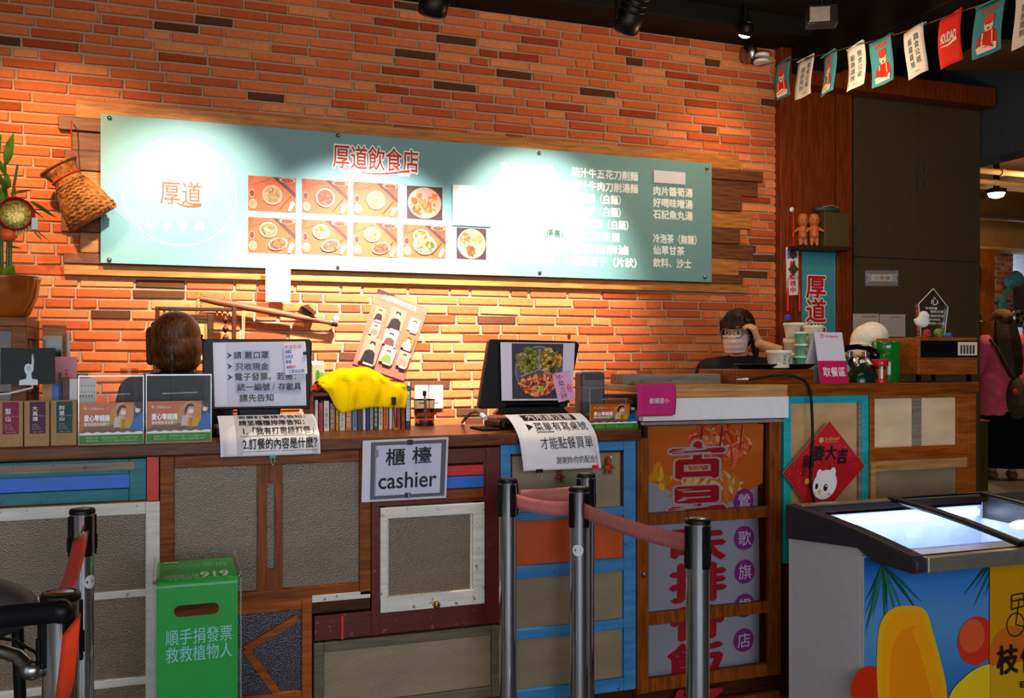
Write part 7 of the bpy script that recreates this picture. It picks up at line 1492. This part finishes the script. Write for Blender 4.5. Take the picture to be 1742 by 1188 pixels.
def face(o, S4, hc, Rm, brow='hair_black', mouth=True):
    T_ = S4 @ Matrix.Translation(hc) @ Rm
    for k in (-1, 1):
        B = MB(); B.T = T_; B.ell((k*.031, -.082, .004), (.014, .008, .0075), 14, 8); e = B.build('eye', 'paper', o)
        B = MB(); B.T = T_; B.ell((k*.031, -.0885, .004), (.0062, .003, .0066), 12, 8); B.build('iris', 'black_gloss', e)
        B = MB(); B.T = T_; B.tube([(k*.016, -.092, .010), (k*.031, -.0935, .0135), (k*.047, -.085, .009)], .0022, 6); B.build('eyelid', 'skin_dark', e)
        B = MB(); B.T = T_; B.tube([(k*.014, -.096, .026), (k*.032, -.0965, .031), (k*.052, -.082, .026)], [.003, .0038, .002], 6); B.build('eyebrow', brow, o)
    if mouth: B = MB(); B.T = T_; B.ell((0, -.083, -.062), (.022, .006, .006), 14, 8); B.build('lips', 'red_cloth', o)
def local_of(o, S4, p):
    return S4.inverted() @ (o if isinstance(o, Matrix) else o.matrix_basis).inverted() @ Vector(p)

# ---- woman at the pass, in mask and glasses, hand to her cheek
wz = 1.68; Dw = 4.36; loc = Vector((X(1256, Dw), Dw, 0)); rz = radians(-38); s = wz/1.65
M0 = Matrix.Translation(loc) @ rotm('Z', rz); S4 = Matrix.Scale(s, 4)
L = lambda p: S4.inverted() @ M0.inverted() @ p
zd = Dw/(C_-(1256-UC)/FPX*S_)
el = L(PD(1340, 606, zd-.06)); wr = L(PD(1291, 585, zd-.12)); tip = L(PD(1281, 553, zd-.13))
arms = {1: (el, wr, tip-wr, Vector((-1, .25, -.1)), .95), -1: ((-.23, -.03, 1.06), (-.20, -.2, .95), (.2, -1, -.3), (0, 0, -1), .4)}
o, S4, Rm, hc, arms = figure('person', 'person in mask and round glasses with hand to cheek behind the pass', loc, rz, wz, 'skin', .0055, arms, radians(-14), htilt=.04)
face(o, S4, hc, Rm, mouth=False)
shirt(o, S4, arms, 'shirt_black', .82, .75, .008); trousers(o, S4, 'denim'); shoes(o, S4, 'charcoal')
T_ = S4 @ Matrix.Translation(hc) @ Rm
B = MB(); B.T = T_
B.ell((0, .026, .04), (.083, .092, .094)).ell((0, .045, .0), (.078, .08, .085)).ell((0, .0, .075), (.072, .085, .058))
for k in (-1, 1): B.cap((k*.07, -.04, .06), (k*.079, -.022, -.0), .018, .012).cap((k*.078, -.018, .0), (k*.077, -.012, -.055), .011, .007)
for k in range(9): x = -.056+k*.014; B.cap((x*.8, -.066, .082), (x, -.098+abs(x)*.35, .026+.004*(k % 2)), .014, .008, 8)
B.cap((.02, .12, .02), (.05, .13, -.08), .03, .022).cap((.05, .13, -.08), (.06, .11, -.16), .022, .01)
B.build('hair', 'hair_black', o, remesh=.0055, smooth=2)
def mk(a, b):
    an = (a-.5)*2.5; z = -.006-.092*b; rr = 1-.14*max(0, b-.5)*2
    return T_ @ Vector((.071*rr*sin(an), -.022-(.083*rr)*cos(an)-.012*math.exp(-(an/.35)**2)*(1-b)-.0022*sin(b*20), z-.004*cos(an*1.2)))
mm = MB().grid(mk, 24, 28).build('face_mask', 'mask_white', o, solid=.0016)
for k in (-1, 1):
    B = MB(); B.T = T_; B.tube([(k*.066, -.044, -.016), (k*.078, -.01, -.002), (k*.082, .016, .014)], .0014, 6).tube([(k*.064, -.042, -.082), (k*.077, -.008, -.05), (k*.080, .018, -.026)], .0014, 6); B.build('ear_loop', 'paper', mm)
g_ = None
for k in (-1, 1):
    B = MB(); B.T = T_; B.tube([(k*.033+.0255*cos(t), -.1085+.006*abs(cos(t)), .001+.024*sin(t)) for t in [2*pi*i/28 for i in range(29)]], .0024, 6, False).tube([(k*.058, -.100, .006), (k*.078, -.05, .010), (k*.083, .02, .008)], .0014, 6)
    if k == -1: B.tube([(-.009, -.109, .004), (0, -.111, .007), (.009, -.109, .004)], .0014, 6)
    B.build('spectacles', 'grey_plastic', o)
# ---- cashier seen from behind
wz = 1.60; Dw = 4.02; loc = Vector((X(297, Dw), Dw, 0)); 
arms = {k: ((k*.22, -.03, 1.05), (k*.17, -.22, 1.0), (0, -1, 0), (0, 0, -1), .4) for k in (-1, 1)}
o, S4, Rm, hc, arms = figure('person', 'person with brown bobbed hair turned away behind the first till', loc, radians(-163), wz, 'skin', .007, arms, radians(0), htilt=0)
face(o, S4, hc, Rm); shirt(o, S4, arms, 'shirt_navy', .82, .8, .009); trousers(o, S4, 'denim'); shoes(o, S4, 'charcoal')
T_ = S4 @ Matrix.Translation(hc) @ Rm
B = MB(); B.T = T_
B.ell((0, .028, .036), (.099, .106, .098)).ell((0, .046, -.02), (.104, .098, .088)).ell((0, .04, -.07), (.098, .086, .056))
for k in (-1, 1): B.cap((k*.075, -.045, .045), (k*.088, -.02, -.075), .026, .018)
B.cap((-.04, -.075, .085), (.05, -.08, .075), .02, .02)
B.build('hair', 'hair_brown', o, remesh=.006, smooth=3)
B = MB(); B.T = T_
for k in range(6): B.ell((-.098+.006*sin(k*2), .05+.006*k, .03-.009*k), .008, 10, 6)
B.build('hair_clip', 'black_plastic', o)
for k in (-1, 1):
    B = MB(); B.T = T_; B.tube([(k*.033+.0255*cos(t), -.1085+.006*abs(cos(t)), .001+.022*sin(t)) for t in [2*pi*i/24 for i in range(25)]], .002, 6, False).tube([(k*.058, -.100, .006), (k*.080, -.05, .010), (k*.085, .02, .008)], .002, 6); B.build('spectacles', 'black_plastic', o)
# ---- woman in pink at the back
wz = 1.63; loc = Vector((7.56, 6.92, .25)); rz = radians(180-30)
arms = {k: ((k*.24, -.06, 1.06), (k*.2, -.24, 1.0), (0, -1, 0), (0, 0, -1), .4) for k in (-1, 1)}
o, S4, Rm, hc, arms = figure('person', 'person in pink shirt and long black skirt with brown cap, seen from behind', loc, rz, wz, 'skin_dark', .01, arms, .1, headdrop=.0, htilt=.1)
face(o, S4, hc, Rm); shirt(o, S4, arms, 'shirt_pink', .62, 1.6, .010, .03, wide=.02)
B = MB(); rings = []
B.T = S4
for i in range(14):
    t = i/13; z = .95-.83*t; r0 = .17+.07*t; rings.append([Vector(((r0+.012*t*sin(a*9))*cos(a), (r0*.82+.012*t*sin(a*9))*sin(a), z)) for a in [2*pi*j/54 for j in range(54)]])
B.loft(rings).build('skirt', 'skirt_black', o); shoes(o, S4, 'cap_brown')
T_ = S4 @ Matrix.Translation(hc) @ Rm; B = MB(); B.T = T_
B.ell((0, .03, .02), (.088, .095, .09)); rn = random.Random(3)
for k in range(-4, 5): B.cap((k*.018, .075-.003*abs(k), .0), (k*.024, .13-.007*abs(k), -.18), .032, .03).cap((k*.024, .13-.007*abs(k), -.18), (k*.020-.02+.01*rn.random(), .155-.006*abs(k), -.36), .03, .026).cap((k*.020-.02, .155-.006*abs(k), -.36), (k*.014-.05+.01*rn.random(), .14, -.50-.012*(4-abs(k))-.05*rn.random()), .026, .008)
B.build('hair', 'hair_black', o, remesh=.009, smooth=2)
B = MB(); B.T = T_; B.ell((0, .01, .068), (.092, .108, .07)).lathe([(.094, .045), (.096, .05), (.094, .075)], (0, .008, 0), 28).prism([(-.06, -.09, .055), (.06, -.09, .055), (.045, -.17, .045), (-.045, -.17, .045)], (0, 0, .008)); B.build('cap', 'cap_brown', o, remesh=.007, smooth=2)
bg = thing('shoulder_bag', 'dark olive shoulder bag hanging at the side of the person in pink', 'bag', tuple(PD(1728, 680, 9.05)))
B = MB(); c = PD(1727, 676, 8.93); k = 8.93/FPX; B.ell(c, (17*k*.9, .10, 36*k)).ell(c+Vector((.02, 0, -.06)), (17*k, .11, 28*k)); B.build('bag_pouch', 'bag_olive', bg, world=True, remesh=.012, smooth=3)
B = MB(); B.tube([c+Vector((-.02, -.02, .18)), PD(1712, 622, 8.86), PD(1696, 592, 8.9), PD(1684, 578, 9.0)], .018, 8, flat=.5).build('strap', 'bag_olive', bg, world=True)
B = MB(); B.ell(PD(1727, 668, 8.78), (.03, .02, .035)).build('flower_charm', 'red_cloth', bg, world=True)
# ---- person in tan beyond
loc = Vector((X(1752, 7.75), 7.75, .25))
o, S4, Rm, hc, arms = figure('person', 'person in a tan top cut off by the right edge of the picture', loc, radians(150), 1.6, 'skin', .011, arms, .1)
face(o, S4, hc, Rm); shirt(o, S4, arms, 'shirt_tan', .7, 1.5, .011, .025); trousers(o, S4, 'denim'); shoes(o, S4, 'charcoal')
T_ = S4 @ Matrix.Translation(hc) @ Rm; B = MB(); B.T = T_; B.ell((0, .03, .03), (.086, .095, .095)).ell((0, .05, -.05), (.085, .08, .09)); B.build('hair', 'hair_black', o, remesh=.009, smooth=2)
